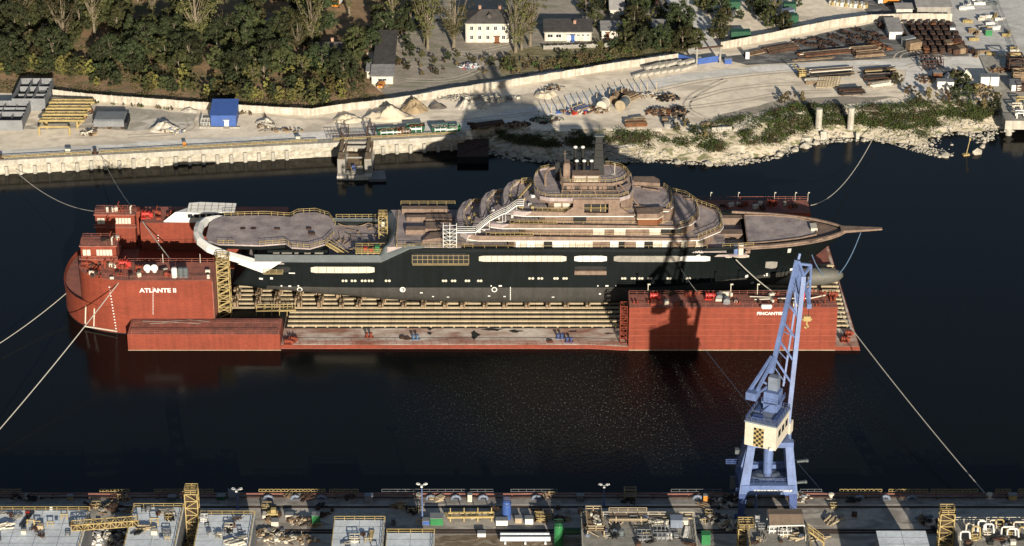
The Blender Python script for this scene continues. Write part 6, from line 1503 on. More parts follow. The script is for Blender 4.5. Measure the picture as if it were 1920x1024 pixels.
stack(1573,181,1624,178,3.5,1.6,['black','rust','black'],'dark rusty rack of bars standing alone above the planted bank')
stack(1172,240,1216,238,4.2,1.3,['wood','rustbr','wood'],'timber pile with cut ends on the yard above the mooring bank',.5,'timber','timber_stack')
stack(1186,232,1212,229,2.5,1.0,['wood','beam'],'smaller pale timber pile just behind the cut timber',.5,'timber','timber_stack')
stack(1175,195,1205,182,7,1.0,['wood','wood','rust'],'brown pile of planks right of the big cable rolls',.5,'timber','timber_stack')
stack(1085,214,1110,206,4,.8,['wood','beam','blueroof'],'mixed plank pile at the left end of the post row',.4,'timber','timber_stack')
# lattice panel
mb = MB(); p = g4(1530,167); d = Vector((6.9,.6,0)); e = Vector((1.5,6.5,0))
for i in range(9): mb.bar(p+d*(i/8)+Vector((0,0,.6)), p+d*(i/8)+e+Vector((0,0,1.2)), .2); mb.bar(p+e*(i/8)+Vector((0,0,.6+.6*i/8)), p+d+e*(i/8)+Vector((0,0,.6+.6*i/8)), .2)
for i in range(3): mb.bar(p+d*(i/2), p+d*(i/2)+Vector((0,0,.6)), .2)
solo('steel_lattice', mb, M['beam'], 'pale lattice panel lying tilted below the left beam group', 'panel')
# rolls and bundles by the posts
def roll(px, py, r, L, rz, m, lab, m2='cream'):
    p = g4(px,py); d = Vector((math.cos(rz),math.sin(rz),0)); t_ = thing('cable_drum', lab, 'drum', p); mb = MB(); c = p+Vector((0,0,r)); mb.path([c-d*L/2, c+d*L/2], r, 16); mb.build('barrel', M[m], t_)
    for s in (-1,1): mb = MB(); mb.path([c+d*s*L/2, c+d*s*(L/2+.18)], r*1.12, 18); mb.build('flange', M[m2], t_)
roll(1168,202,1.5,4.2,R(65),'greycap','largest grey roll with a pale end among the timber by the post row','beam')
roll(1131,203,1.4,3.2,R(70),'cream','pale wrapped roll left of the largest grey roll','cream')
roll(1152,190,1.2,3.4,R(75),'wood','brown roll lying behind the two big rolls','wood')
heap(1118,208,8,4,1.3,['wood','rust','cream'],'timber scrap heap left of the pale wrapped roll','scrap_heap','heap',50)
heap(1075,212,9,4,1.0,['blueroof','cream','wood','rust','redp'],'mixed rubbish heap with a blue tarpaulin at the left of the post row','rubbish_heap','heap',60)
heap(1025,226,10,5,1.1,['greend','concd','rust','cream'],'dark rubbish heap at the shadow edge near the bank','rubbish_heap','heap',60)
heap(1218,182,10,4,1.1,['cream','wood','conc'],'heap of pale sheeting and planks at the right end of the post row','scrap_heap','heap',50)
heap(1252,185,7,5,1.5,['rust','wood','black'],'tangle of rusty bars at the right end of the post row','scrap_heap','heap',70)
heap(1235,212,8,6,1.4,['rust','wood','rustbr'],'brown scrap heap left of the crates in the yard corner','scrap_heap','heap',70)
heap(1272,212,5,9,1.5,['rust','wood','black'],'rusty scrap ridge at the right edge of the yard corner','scrap_heap','heap',80)
heap(970,235,7,4,1.0,['rust','wood','black'],'dark scrap heap in the yacht shadow by the quay end','scrap_heap','heap',50)
for i, (px, py, lab) in enumerate(((1247,229,'weathered crate at the left of three in the yard corner above the bank'),(1259,231,'pale crate in the middle of three in the yard corner above the bank'),(1251,239,'square crate nearest the bank of three in the yard corner'))): crate('wooden_crate', tuple(g4(px,py)), (1.8,1.6,1.5), M[('wood','greycap','concd')[i]], lab)
mb = MB(); a, b_ = g4(1334,245), g4(1372,243)
for i in range(4): p = a.lerp(b_,(i+.03)/4); q = a.lerp(b_,(i+.95)/4); mb.bar(p+Vector((0,0,.5)), q+Vector((0,0,.5)), .5,1.0); mb.bar(p+Vector((0,0,.12)), q+Vector((0,0,.12)), .9,.24)
solo('concrete_barrier', mb, M['conc'], 'short concrete barrier at the top of the planted bank', 'barrier')
# concrete cylinders on the bank
for px, py, lab in ((1534,244,'left of the two tall pale concrete cylinders on the planted bank'),(1594,242,'right of the two tall pale concrete cylinders on the planted bank')):
    p = G(px,py,1.6); mb = MB(); mb.lathe(p,[(.98,0),(.98,7.0)],20); mb.lathe(p,[(1.1,0),(1.1,.3)],20); mb.lathe(p+Vector((0,0,6.8)),[(.75,.21),(.75,.22)],16); o = solo('concrete_column', mb, M['conc'], lab, 'column', 'concrete columns on the bank')
for px, py, w_, h, lab in ((1544,263,1.8,2.6,'upright concrete slab at the waterline below the left concrete column'),(1608,262,1.0,2.0,'narrow concrete slab at the waterline below the right concrete column'),(1511,268,2.6,1.4,'big pale boulder like block at the waterline left of the columns')):
    p = G(px,py,.0); mb = MB(); mb.cbox((p.x,p.y+.6,h*.45),(w_,.6,h),.05,-.25); mb.cbox((p.x+.1,p.y+1.2,h*.3),(w_*.8,.8,h*.6),.1,-.2); solo('concrete_slab', mb, M['conc'], lab, 'slab')
# rusty stacks in the yard right of the open shed
for c in range(9):
    for r_ in range(6):
        px = 1652+c*14.5+r_*6.2+(0 if c < 3 else 10); py = 51+r_*9.4
        if (c < 3 and r_ > 3) or (c < 2 and r_ in (1,2,3)): continue
        p = g4(px,py); q = random.Random(c*31+r_); mb = MB()
        for k in range(7):
            z = GZ+.15+k*.26
            mb.cbox((p.x+q.uniform(-.15,.15),p.y+q.uniform(-.2,.2),z),(q.uniform(1.3,1.9),q.uniform(2.2,2.9),.2),q.uniform(-.12,.12))
        mb.cbox((p.x-.5,p.y,GZ+.1),(.2,2.8,.2)); mb.cbox((p.x+.5,p.y,GZ+.1),(.2,2.8,.2))
        solo('plate_stack', mb, M['rust' if q.random() < .8 else 'rustbr'], 'rusty plate stack, %s column from the open shed, %s from the wall' % (nth(c), nth(r_)), 'stack', 'rusty plate stacks')
kk = 0
for r_ in range(6):
    for c in range(5):
        px = 1500+c*28+r_*9+rnd.uniform(-5,5); py = 96-c*5.2+r_*3.0-18+rnd.uniform(-2,2)
        if py < 118-.17*px*0+0 and py < 150 and (px > 1665): continue
        if py > 100: continue
        if g4(px,py).y > g4(px, 68 if px < 1500 else 62-(px-1500)*.16).y: continue
        heap(px,py,rnd.uniform(2,4),rnd.uniform(1.0,2.2),.7,['rust','rust','black'],'low rusty scrap bundle in the dark yard, %s counted from the gate' % nth(kk),'scrap_bundle','scrap',12,kk)
        kk += 1
heap(1640,84,5,4,1.0,['rustbr','rust','rust'],'bright orange rusty scrap heap left of the open shed','scrap_heap','heap',60)
heap(1658,92,5,3,.8,['rustbr','rust'],'small orange rust heap below the open shed','scrap_heap','heap',30)
container(1713,94,2.4,'wood','tall weathered crate container in the rust yard turning circle, nearest the road',R(-65),4.5,2.8)
container(1703,86,2.2,'grey','grey crate container behind the weathered one in the rust yard',R(-65),4,2.8)
for i,(px,py,m) in enumerate(((1778,88,'wood'),(1790,100,'rust'),(1801,98,'wood'),(1796,86,'rustbr'))): crate('scrap_bin', tuple(g4(px,py)), (2.2,3.2,1.9), M[m], ['weathered scrap bin leftmost of four by the storage yard edge','dark rusty scrap bin nearest the road of four by the storage yard edge','weathered scrap bin rightmost of four by the storage yard edge','orange rusty scrap bin farthest of four by the storage yard edge'][i],'bin',None,R(12))
cabinet(1785,62,(1.6,1.5,2.0),'white','white tank box at the right end of the rusty plate stacks','tank_box','tank')
cabinet(1790,76,(1.4,1.2,1.3),'cream','small cream tank box below the white tank box','tank_box','tank')
# storage yard: bundles of white and yellow pipes
r_ = random.Random(21); kk = 0
for (x0,x1,y0,y1,n_,ms) in ((1800,1836,2,20,7,['white','cream','white']),(1832,1876,25,58,12,['white','cream','yellow']),(1812,1836,40,78,6,['yellow','wood','yellow']),(1822,1850,94,106,4,['wood','cream','rust']),(1855,1905,92,106,6,['yellow','cream','yellow']),(1880,1890,60,72,2,['yellow','wood']),(1838,1862,4,14,4,['white','greycap'])):
    for k in range(n_):
        px, py = r_.uniform(x0,x1), r_.uniform(y0,y1); p = g4(px,py); mb = MB(); a = R(r_.choice((5,12,80,-5))); L = r_.uniform(2.0,4.2); d = Vector((math.cos(a),math.sin(a),0)); nrm = Vector((-d.y,d.x,0)); m = r_.choice(ms)
        for j in range(5):
            o = p+nrm*((j%3)*.5-.5)+Vector((0,0,.35+.45*(j//3))); mb.path([o-d*L/2, o+d*L/2+d*r_.uniform(-.4,.4)], .22, 7)
        for f in (-.3,.3): mb.bar(p+d*L*f-nrm*.9+Vector((0,0,.1)), p+d*L*f+nrm*.9+Vector((0,0,.1)), .15); mb.bar(p+d*L*f-nrm*.9, p+d*L*f-nrm*.9+Vector((0,0,1.0)), .1)
        solo('pipe_bundle', mb, M[m], '%s pipe bundle in the pale storage yard, %s counted from the left' % (m, nth(kk)), 'pipe bundle', 'pipe bundles in the storage yard'); kk += 1
cabinet(1853,66,(2.2,1.8,1.9),'greenp','bright green machine box among the pale pipe bundles','machine_box','machine')
t_ = thing('mesh_fence', 'thin wire fence along the right side of the pale storage yard', 'fence', g4(1880,60)); mb = MB(); mb.rail([g4(1866,2),g4(1906,100)],2.2,.09,3.0,2); mb.build('fence_frame', M['grey'], t_)
for i,(px,py,m,lab) in enumerate(((1592,14,'cream','row of wrapped pale boats or sacks'),)): pass
r_ = random.Random(3)
for k in range(17):
    px = 1556+k*4.2; py = 6+k*.45+ (k%2)*1.5; p = g4(px,py); mb = MB(); mb.path([(p.x,p.y-1.6,GZ+.6),(p.x,p.y-1.2,GZ+.7),(p.x+.3,p.y+1.6,GZ+.7),(p.x+.3,p.y+2.0,GZ+.6)],[.3,.62,.62,.3],9); mb.box(p.x-.5,p.x+.6,p.y-1.3,p.y+1.6,GZ,GZ+.2)
    solo('buoy', mb, M[('cream','yellow','white')[k%3]], '%s long pale float from the left beside the gravel lot' % nth(k), 'float', 'floats along the gravel lot')
# cluster of huts above the pond
cabinet(1764,166,(2.7,2.4,2.7),'white','left of the two white huts with brown roofs side by side above the pond bank','site_hut','hut')
cabinet(1779,166,(2.5,2.4,2.5),'white','right of the two white huts with brown roofs side by side above the pond bank','site_hut','hut')
cabinet(1845,160,(2.7,2.6,3.2),'white','left of the two white cabins raised on a stand at the right','raised_cabin','cabin')
cabinet(1863,160,(2.6,2.6,3.2),'white','right of the two white cabins raised on a stand at the right','raised_cabin','cabin')
cabinet(1757,147,(2.8,2.4,2.2),'rustbr','orange brown rusty box hut behind the two white huts','rusty_hut','hut')
mb = MB(); p = g4(1775,147); mb.add([p+Vector((-1.4,-1,0)),p+Vector((1.4,-1,0)),p+Vector((1.6,1.2,0)),p+Vector((-1.2,1.2,0)),p+Vector((.2,-.2,2.0)),p+Vector((.5,1.2,1.8))],[(0,1,4),(1,2,5,4),(2,3,5),(3,0,4,5)]); solo('tarpaulin', mb, M['white'], 'white tarpaulin tent over a heap beside the orange rusty hut', 'tarpaulin')
mb = MB(); p = g4(1813,143); mb.add([p+Vector((-1.6,-1,0)),p+Vector((1.9,-1,0)),p+Vector((1.6,1.2,0)),p+Vector((-1.4,1.2,0)),p+Vector((-.4,0,2.2)),p+Vector((.1,1.0,1.9))],[(0,1,4),(1,2,5,4),(2,3,5),(3,0,4,5)]); solo('tarpaulin', mb, M['cream'], 'pale tarpaulin tent left of the raised cabins', 'tarpaulin')
t_ = thing('steel_rack', 'dark steel rack frame with beams behind the orange rusty hut beside the road', 'rack', g4(1745,133)); mb = MB(); p, q = g4(1729,133), g4(1768,131)
for f in [i/6 for i in range(7)]:
    for o in (0,5): c = p.lerp(q,f)+Vector((0,o,0)); mb.bar(c, c+Vector((0,0,3.4)), .2)
for o in (0,5):
    for h in (1.2,2.4,3.4): mb.bar(p+Vector((0,o,h)), q+Vector((0,o,h)), .18)
mb.build('frame', M['rust'], t_); mb = MB()
for i in range(8): c = p.lerp(q,i/8)+Vector((.3,.2,1.4+.8*(i%2))); mb.bar(c, c+Vector((.2,4.8,0)), .4)
mb.build('stored_beam', M['rust'], t_)
heap(1735,150,6,6,1.3,['rust','wood','concd'],'scrap heap left of the white huts on the yard edge','scrap_heap','heap',50)
heap(1790,140,8,4,1.3,['rust','black','wood'],'dark scrap heap between the tarpaulins','scrap_heap','heap',60)
heap(1835,165,9,4,1.6,['yellow','rust','wood'],'yellow and rusty frames heaped beneath the raised cabins','scrap_heap','heap',60)
heap(1850,178,9,4,1.2,['wood','yellowd','beam'],'pale timber frames on the slope below the raised cabins','scrap_heap','heap',50)
heap(1872,134,6,4,1.4,['rust','rustbr','wood'],'rusty scrap heap between the raised cabins and the wharf','scrap_heap','heap',50)
mb = MB(); p = g4(1497,146)
mb.rail([p,p+Vector((2.4,.2,0)),p+Vector((2.4,2.2,0)),p+Vector((0,2.0,0))],2.4,.2,1.2,3,True); mb.bar(p+Vector((0,0,2.4)),p+Vector((-1.6,3,3.4)),.25); mb.cbox(p+Vector((1.2,1,.7)),(1.8,1.4,1.2)); solo('yellow_rig', mb, M['yellow'], 'yellow steel rig with a tilted boom left of the beam piles below the road', 'rig')
# wharf at the right edge
wf = thing('side_wharf', 'concrete wharf loaded with rusty steel at the right edge, standing on a round pier', 'wharf', tuple(G(1900,245,0)))
a = G(1884,243,2.2); mb = MB(); mb.box(a.x,a.x+60,a.y,a.y+6,2.2,5.0); mb.box(a.x+.6,a.x+60,a.y+6,a.y+52,3.0,GZ+.35); mb.build('wharf_slab', M['conc'], wf)
mb = MB(); mb.box(a.x+.1,a.x+60,a.y+.1,a.y+6,5.0,5.06); mb.build('wharf_deck', M['concd'], wf)
for i in range(3): mb = MB(); mb.lathe((a.x+1.5+i*12,a.y+1.2,-2),[(1.0,0),(1.0,4.2)],14); mb.cbox((a.x+1.5+i*12,a.y+1,1.3),(3.0,.5,.5)); mb.build('wharf_pier', M['conc'], wf)
for i,(px,py,w_,d,h,m,lab) in enumerate(((1905,135,4.5,5,4.5,'rust','tall dark rusty tank frame at the back of the side wharf'),(1912,150,4,3,2.6,'wood','brown rusty crate frame in front of the tall frame on the side wharf'),(1918,172,4,3,2.2,'rust','rusty box frame nearest the right edge on the side wharf'))):
    p = G(px,py,GZ+.4); t_ = thing('steel_crib', lab, 'frame', p); mb = MB(); mb.truss(p+Vector((0,d/2,.1)), p+Vector((0,d/2,h)), w_, d, 3, .3); mb.build('frame', M[m], t_); mb = MB(); mb.cbox(p+Vector((0,d/2,h*.4)),(w_*.75,d*.7,h*.7)); mb.build('body', M['black' if i == 0 else m], t_)
cabinet(0,0,(3.0,4.6,2.0),'white','long white box with a rusty roof on the side wharf','white_box','box',at=G(1903,166,GZ+.4))
for i,(px,py) in enumerate(((1908,208),(1916,196),(1914,222))):
    p = G(px,py,5.1); mb = MB(); 
    for s in (-1.2,1.2): mb.path([p+Vector((s,0,0)),p+Vector((s,0,1.6)),p+Vector((s*.5,0,1.9))],.22,7); mb.path([p+Vector((s,2,0)),p+Vector((s,2,1.6))],.22,7)
    mb.bar(p+Vector((-1.4,0,1.7)),p+Vector((1.4,0,1.7)),.3); mb.bar(p+Vector((-1.4,2,1.7)),p+Vector((1.4,2,1.7)),.3); solo('pipe_trestle', mb, M[('cream','yellow','white')[i]], ['cream pipe trestle on the front of the side wharf','yellow pipe trestle farthest back of three on the side wharf','white pipe trestle nearest the water on the side wharf'][i],'trestle','trestles on the side wharf')
# marker in the pond
p = G(1811,291,0); mb = MB(); mb.bar(p+Vector((0,0,-.5)), p+Vector((.9,.5,4.8)), .2); mb.cbox(p+Vector((.95,.5,4.9)),(.5,.4,.7)); mb.cbox(p+Vector((0,0,.1)),(2.0,1.2,.7),.3); solo('channel_marker', mb, M['yellow'], 'leaning yellow marker pole on a stone in the small pond', 'marker')

# ------------------------------------------------------------------ rocks
M['rock'] = mat('pale_rock', (0.4, 0.368, 0.308), .95, .35, .8, bump=.05)
def rockmesh(r_, n_=10):
    bm = bmesh.new(); bmesh.ops.create_icosphere(bm, subdivisions=1, radius=1)
    for v in bm.verts: v.co *= r_.uniform(.75,1.2)
    return bm
def rocksinto(mb, x, y, z, s, r_):
    ph = (1+5**.5)/2; V = [(-1,ph,0),(1,ph,0),(-1,-ph,0),(1,-ph,0),(0,-1,ph),(0,1,ph),(0,-1,-ph),(0,1,-ph),(ph,0,-1),(ph,0,1),(-ph,0,-1),(-ph,0,1)]
    Fc = [(0,11,5),(0,5,1),(0,1,7),(0,7,10),(0,10,11),(1,5,9),(5,11,4),(11,10,2),(10,7,6),(7,1,8),(3,9,4),(3,4,2),(3,2,6),(3,6,8),(3,8,9),(4,9,5),(2,4,11),(6,2,10),(8,6,7),(9,8,1)]
    Mx = Matrix.Rotation(r_.random()*6,3,'Z') @ Matrix.Rotation(r_.uniform(-.5,.5),3,'X'); sx, sy, sz = s*r_.uniform(.7,1.3), s*r_.uniform(.7,1.2), s*r_.uniform(.45,.9)
    mb.add([Vector((x,y,z))+Mx @ Vector((v[0]*sx*.53*r_.uniform(.8,1.2),v[1]*sy*.53*r_.uniform(.8,1.2),v[2]*sz*.53*r_.uniform(.8,1.2))) for v in V], Fc)
r_ = random.Random(77); mb = MB()
SB = [p for p in SHORE if -12 < p[0] < 160]
seg = []
for p, q in zip(SB, SB[1:]): seg.append((Vector(p), Vector(q), (Vector(q)-Vector(p)).length))
tot = sum(s[2] for s in seg)
def onshore(u):
    for p, q, L in seg:
        if u <= L: return p.lerp(q, u/L)
        u -= L
    return seg[-1][1]
for k in range(3000):
    p = onshore(r_.random()*tot); o = abs(r_.gauss(0,1)); x, y = p.x+r_.gauss(0,1.2), p.y-.6+o*3.6
    if o > .35 and fbm(x*.12,y*.2,3) < -.05: continue
    rocksinto(mb, x, y, max(-.1,ground(x,y))+.05, r_.choice((.18,.2,.25,.3,.35,.6)), r_)
o = mb.build('shore_rubble', M['rock']); tag(o, 'band of pale broken rubble along the waterline of the natural bank', 'rubble', None, 'stuff')
for k, (px, py, s) in enumerate(((1270,306,1.3),(1330,309,1.5),(1400,305,1.2),(1462,291,1.7),(1490,283,1.2),(1510,276,1.9),(1530,270,1.2),(1620,264,1.2),(1772,293,1.6),(1832,288,1.7),(1843,276,1.1),(1846,268,.9),(1838,256,1.2),(1845,262,1.0),(1160,246,1.0),(1010,300,1.5),(960,292,1.4),(935,288,1.2))):
    p = G(px,py,.15); mb = MB(); rocksinto(mb, p.x, p.y+.4, .2, s, r_); solo('boulder', mb, M['rock'], 'pale boulder on the waterline of the natural bank, %s from the left end' % nth(sorted([1270,1330,1400,1462,1490,1510,1530,1620,1772,1832,1843,1846,1838,1845,1160,1010,960,935]).index(px)), 'boulder', 'boulders along the waterline')
mb = MB(); r_ = random.Random(9)
for k in range(40):
    px = 1120+r_.random()*70; py = 276+r_.random()*22; p = G(px,py,1.6); mb.cbox((p.x,p.y,max(.2,ground(p.x,p.y))+.3),(r_.uniform(1.5,4),r_.uniform(.5,1.2),.3),r_.uniform(-.5,.5),r_.uniform(-.2,.2))
o = mb.build('slab_rubble', M['conc']); tag(o, 'broken concrete slabs on the shaded bank behind the yacht mast', 'rubble', None, 'stuff')

# ------------------------------------------------------------------ vegetation
def leafmat(name, c, c2, spec=.2):
    m = bpy.data.materials.new(name); m.use_nodes = True; n = m.node_tree.nodes; l = m.node_tree.links; b = n['Principled BSDF']; b.inputs['Roughness'].default_value = .7; b.inputs['Specular IOR Level'].default_value = spec
    tc = n.new('ShaderNodeTexCoord'); nz = n.new('ShaderNodeTexNoise'); nz.inputs['Scale'].default_value = .9; nz.inputs['Detail'].default_value = 4; l.new(tc.outputs['Object'], nz.inputs['Vector'])
    oi = n.new('ShaderNodeObjectInfo'); cr_ = n.new('ShaderNodeValToRGB'); e = cr_.color_ramp.elements; e[0].position = .35; e[0].color = (*c2,1); e[1].position = .65; e[1].color = (*c,1)
    l.new(nz.outputs['Fac'], cr_.inputs[0]); hs = n.new('ShaderNodeHueSaturation'); ma = n.new('ShaderNodeMapRange'); ma.inputs[3].default_value = .6; ma.inputs[4].default_value = 1.55; l.new(oi.outputs['Random'], ma.inputs[0]); l.new(ma.outputs[0], hs.inputs['Value'])
    mh = n.new('ShaderNodeMapRange'); mh.inputs[3].default_value = .475; mh.inputs[4].default_value = .525; l.new(oi.outputs['Random'], mh.inputs[0]); l.new(mh.outputs[0], hs.inputs['Hue'])
    l.new(cr_.outputs[0], hs.inputs['Color']); l.new(hs.outputs[0], b.inputs['Base Color'])
    M[name] = m; return m
leafmat('leaf_dark', (0.0277, 0.0343, 0.0119), (0.0119, 0.0158, 0.0066)); leafmat('leaf_mid', (0.0436, 0.0462, 0.0145), (0.0198, 0.0224, 0.0086)); leafmat('leaf_olive', (0.0693, 0.0627, 0.0224), (0.033, 0.0317, 0.0125)); leafmat('leaf_yellow', (0.1386, 0.1221, 0.033), (0.0594, 0.0561, 0.0178)); leafmat('leaf_grey', (0.099, 0.1122, 0.0792), (0.0462, 0.0561, 0.0396)); leafmat('leaf_brown', (0.1122, 0.0792, 0.0396), (0.0528, 0.0396, 0.0198)); leafmat('leaf_bright', (0.066, 0.1056, 0.0224), (0.0277, 0.0495, 0.0125))
M['bark'] = mat('grey_bark', (0.208, 0.168, 0.124), .95, .4, .8); M['barkp'] = mat('pale_bark', (0.176, 0.144, 0.1), .95, .3, .8)
def crownmesh(name, seed, H, Rr, base, nclump, nleaf, ls, m, shape='round'):
    r_ = random.Random(seed); mb = MB(); cl = []
    for k in range(nclump):
        for _ in range(40):
            u = r_.random(); a = r_.random()*6.28; z = base+(H-base)*u
            if shape == 'round': lim = Rr*math.sqrt(max(0.05,1-((u-.45)/.58)**2))
            elif shape == 'cone': lim = Rr*(1-u*.85)
            else: lim = Rr*(.35+.65*u)*math.sqrt(max(.08,1-((u-.55)/.5)**2))
            q = lim*math.sqrt(r_.uniform(.15,1)); break
        cl.append((q*math.cos(a)*r_.uniform(.85,1.15), q*math.sin(a), z, Rr*r_.uniform(.11,.24)))
    for k in range(nleaf):
        c = cl[r_.randrange(len(cl))]; d = Vector((r_.gauss(0,1),r_.gauss(0,1),r_.gauss(0,1)*.75)); d.normalize(); d *= c[3]*r_.uniform(.3,1.25); p = Vector(c[:3])+d
        if p.z < .1: p.z = .1
        s = ls*r_.uniform(.6,1.4); nrm = (d.normalized()+Vector((r_.gauss(0,.5),r_.gauss(0,.5),r_.gauss(0,.5)+.4))).normalized(); t = nrm.orthogonal().normalized(); t = Matrix.Rotation(r_.random()*6.28,3,nrm) @ t; b2 = nrm.cross(t)
        mb.add([p-t*s*.5, p+b2*s*.33, p+t*s*.55, p-b2*s*.33],[(0,1,2,3)])
    return mb, cl
def maketree(name, seed, H, Rr, base, ncl, nl, ls, leaf, bark, shape, limbs=7):
    mb, cl = crownmesh(name, seed, H, Rr, base, ncl, nl, ls, leaf, shape); r_ = random.Random(seed+1)
    t_ = bpy.data.objects.new(name, None); COL.objects.link(t_); t_.location = (0,0,0)
    tr = MB(); lx, ly = r_.uniform(-.06,.06)*H, r_.uniform(-.04,.04)*H; r0 = H*.018+.06
    tr.path([(0,0,-.3),(lx*.3,ly*.3,base*.6),(lx*.7,ly*.7,(base+H)*.45),(lx,ly,H*.86)],[r0*1.4,r0,r0*.65,r0*.15],7)
    for k in range(limbs):
        c = r_.choice(cl); z0 = base*.6+(c[2]-base*.6)*r_.uniform(.15,.6); f = min(1,z0/(H*.86)); p0 = Vector((lx*f,ly*f,max(.4,z0))); p1 = Vector(c[:3]); pm = p0.lerp(p1,.5)+Vector((0,0,-.08*(p1-p0).length))
        k_ = .34 if shape == 'vase' else .55; tr.path([p0,pm,p1],[r0*k_,r0*k_*.6,r0*.1],5)
    tr.build('trunk', M[bark], t_); mb.build('crown', M[leaf], t_); return t_
PROT = {}
specs = [('broadleaf', [(1,11,5.0,1.6,70,4200,.62,'leaf_dark','bark','round'),(2,9,4.4,1.2,60,3600,.62,'leaf_mid','bark','round'),(3,13,6.2,2.0,90,5200,.64,'leaf_dark','bark','round'),(4,8.5,4.0,1.0,50,3000,.6,'leaf_mid','bark','round')]),
         ('olive', [(5,10,4.4,1.5,50,2800,.58,'leaf_mid','bark','round'),(6,7.5,3.4,1.0,40,2200,.58,'leaf_olive','bark','round')]),
         ('poplar', [(7,22,7.5,4.5,70,2600,.5,'leaf_olive','barkp','vase',34),(8,19,6.0,4,60,1800,.48,'leaf_olive','barkp','vase',34),(9,19,4.8,3,60,1100,.45,'leaf_olive','barkp','vase',36)]),
         ('conifer', [(10,10,3.6,1.2,30,2600,.7,'leaf_dark','bark','cone')])]
for nm, L_ in specs:
    PROT[nm] = []
    for s in L_: 
        t_ = maketree('tree', *s[:10], *(s[10:] if len(s) > 10 else ())); t_.location = (0,0,-500); PROT[nm].append(t_)
def makeshrub(seed, H, Rr, ncl, nl, ls, leaf):
    mb, cl = crownmesh('s', seed, H, Rr, .15, ncl, nl, ls, leaf, 'round'); r_ = random.Random(seed)
    for k in range(6): c = r_.choice(cl); mb.path([(0,0,-.2),(c[0]*.5,c[1]*.5,c[2]*.6),c[:3]],[.07,.05,.02],4)
    o = mb.build('shrub', M[leaf]); o.location = (0,0,-500); return o
for nm, L_ in dict(yellow=[(21,3.6,1.7,26,1000,.42,'leaf_yellow'),(22,4.8,1.5,26,1000,.42,'leaf_yellow')], olive_s=[(23,3.4,1.9,26,1000,.44,'leaf_olive'),(24,4.4,2.1,30,1200,.44,'leaf_mid')], grey=[(25,3.2,1.8,10,600,.42,'leaf_grey')], dark_s=[(26,3.8,2.2,28,1200,.46,'leaf_dark'),(27,4.8,2.3,30,1300,.46,'leaf_dark')], brown=[(28,1.7,1.6,8,420,.4,'leaf_brown')], bright=[(29,1.3,1.5,8,480,.36,'leaf_bright'),(30,1.7,1.7,9,520,.36,'leaf_bright')]).items(): PROT[nm] = [makeshrub(*s) for s in L_]
used = set()
VEG = []
def veg(kind, px, py, sc, vi=None, z=None, at=None):
    p = at or g4(px,py); L_ = PROT[kind]; src = L_[vi if vi is not None else rnd.randrange(len(L_))]
    zz = p.z if z is None else z
    if src.name not in used: o = src; used.add(src.name); o.location = (p.x,p.y,zz); o.rotation_euler = (0,0,rnd.random()*6.28)
    else: o = dup(src,(p.x,p.y,zz),rnd.random()*6.28)
    o.scale = (sc*rnd.uniform(.92,1.1), sc*rnd.uniform(.92,1.1), sc); VEG.append((o,kind,px,py)); return o
# named tall trees
for px, py, k, s in ((372,97,0,1.25),(178,70,1,1.15),(122,98,1,1.1),(585,92,1,1.15),(737,44,1,1.0),(802,93,1,1.1),(797,84,2,1.1),(850,92,0,1.0),(967,99,2,1.15),(994,87,1,1.2),(978,94,2,1.0),(48,60,0,1.0),(286,40,1,1.1),(700,20,0,1.0),(655,30,1,.9),(560,100,0,.55)): veg('poplar',px,py,s,k)
# forest: jittered grid behind the boundary wall, with the clearings left open
def wallpy(px):
    for (a,b_),(c,d) in zip(WALLP+[(1352,93)]+WALLQ[1:], (WALLP+[(1352,93)]+WALLQ[1:])[1:]):
        if a <= px <= c: return b_+(d-b_)*(px-a)/(c-a)
    return 200
CLEAR = [(75,30,105,62),(170,60,212,86),(305,62,372,86),(398,0,440,62),(418,20,460,74),(485,36,512,72),(586,76,645,126),(500,20,560,70),(610,-20,672,70),(645,60,668,110),(694,50,748,185),(860,-10,975,84),(748,130,960,190),(800,45,870,95),(1010,20,1118,80)]
def clear(px, py): return any(a < px < c and b_ < py < d for a,b_,c,d in CLEAR)
for py in range(-26,182,14):
    for px in range(-60,760,27):
        x, y = px+rnd.uniform(-12,12), py+rnd.uniform(-6,6)
        wy = wallpy(x)
        if y > wy-50 or clear(x,y): continue
        if x > 690 and (y > 62 or x > 745): continue
        if rnd.random() < (.16 if y < 60 else .12) or fbm(x*.012,y*.025,2) < -.14: continue
        q = rnd.random(); far = y < 70
        if q < .50: veg('broadleaf',x,y,rnd.uniform(.8,1.25) if y < 80 else rnd.uniform(.7,.95))
        elif q < .72: veg('olive',x,y,rnd.uniform(.7,1.0))
        elif q < .78: veg('conifer',x,y,rnd.uniform(.8,1.1))
        else: veg('dark_s',x,y,rnd.uniform(.9,1.4))
# shrub belt in front of the trees
for i in range(165):
    x = -40+rnd.random()*730; wy = wallpy(x); y = wy-10-abs(rnd.gauss(0,1))*22-rnd.random()*16
    if x < 165: y = min(y, 128+rnd.random()*14)
    elif x < 330: y -= 8*(330-x)/165+4
    if clear(x,y) or y < wy-74 or (x > 655 and y > 120): continue
    q = rnd.random()
    veg('yellow' if q < .36 else 'olive_s' if q < .68 else 'grey' if q < .68 else 'dark_s', x, y, rnd.uniform(.65,1.15))
for a in [(700,96),(688,70),(706,40),(726,66),(760,84),(772,60),(784,30),(768,106),(816,120),(840,112),(858,108),(790,108),(690,130),(680,155),(664,170),(680,112),(712,60),(750,60),(660,100),(672,80)]:
    veg(rnd.choice(('broadleaf','dark_s','olive_s','broadleaf')) if a[1] < 100 else rnd.choice(('dark_s','olive_s')),a[0]+rnd.uniform(-4,4),a[1],rnd.uniform(.55,.95))
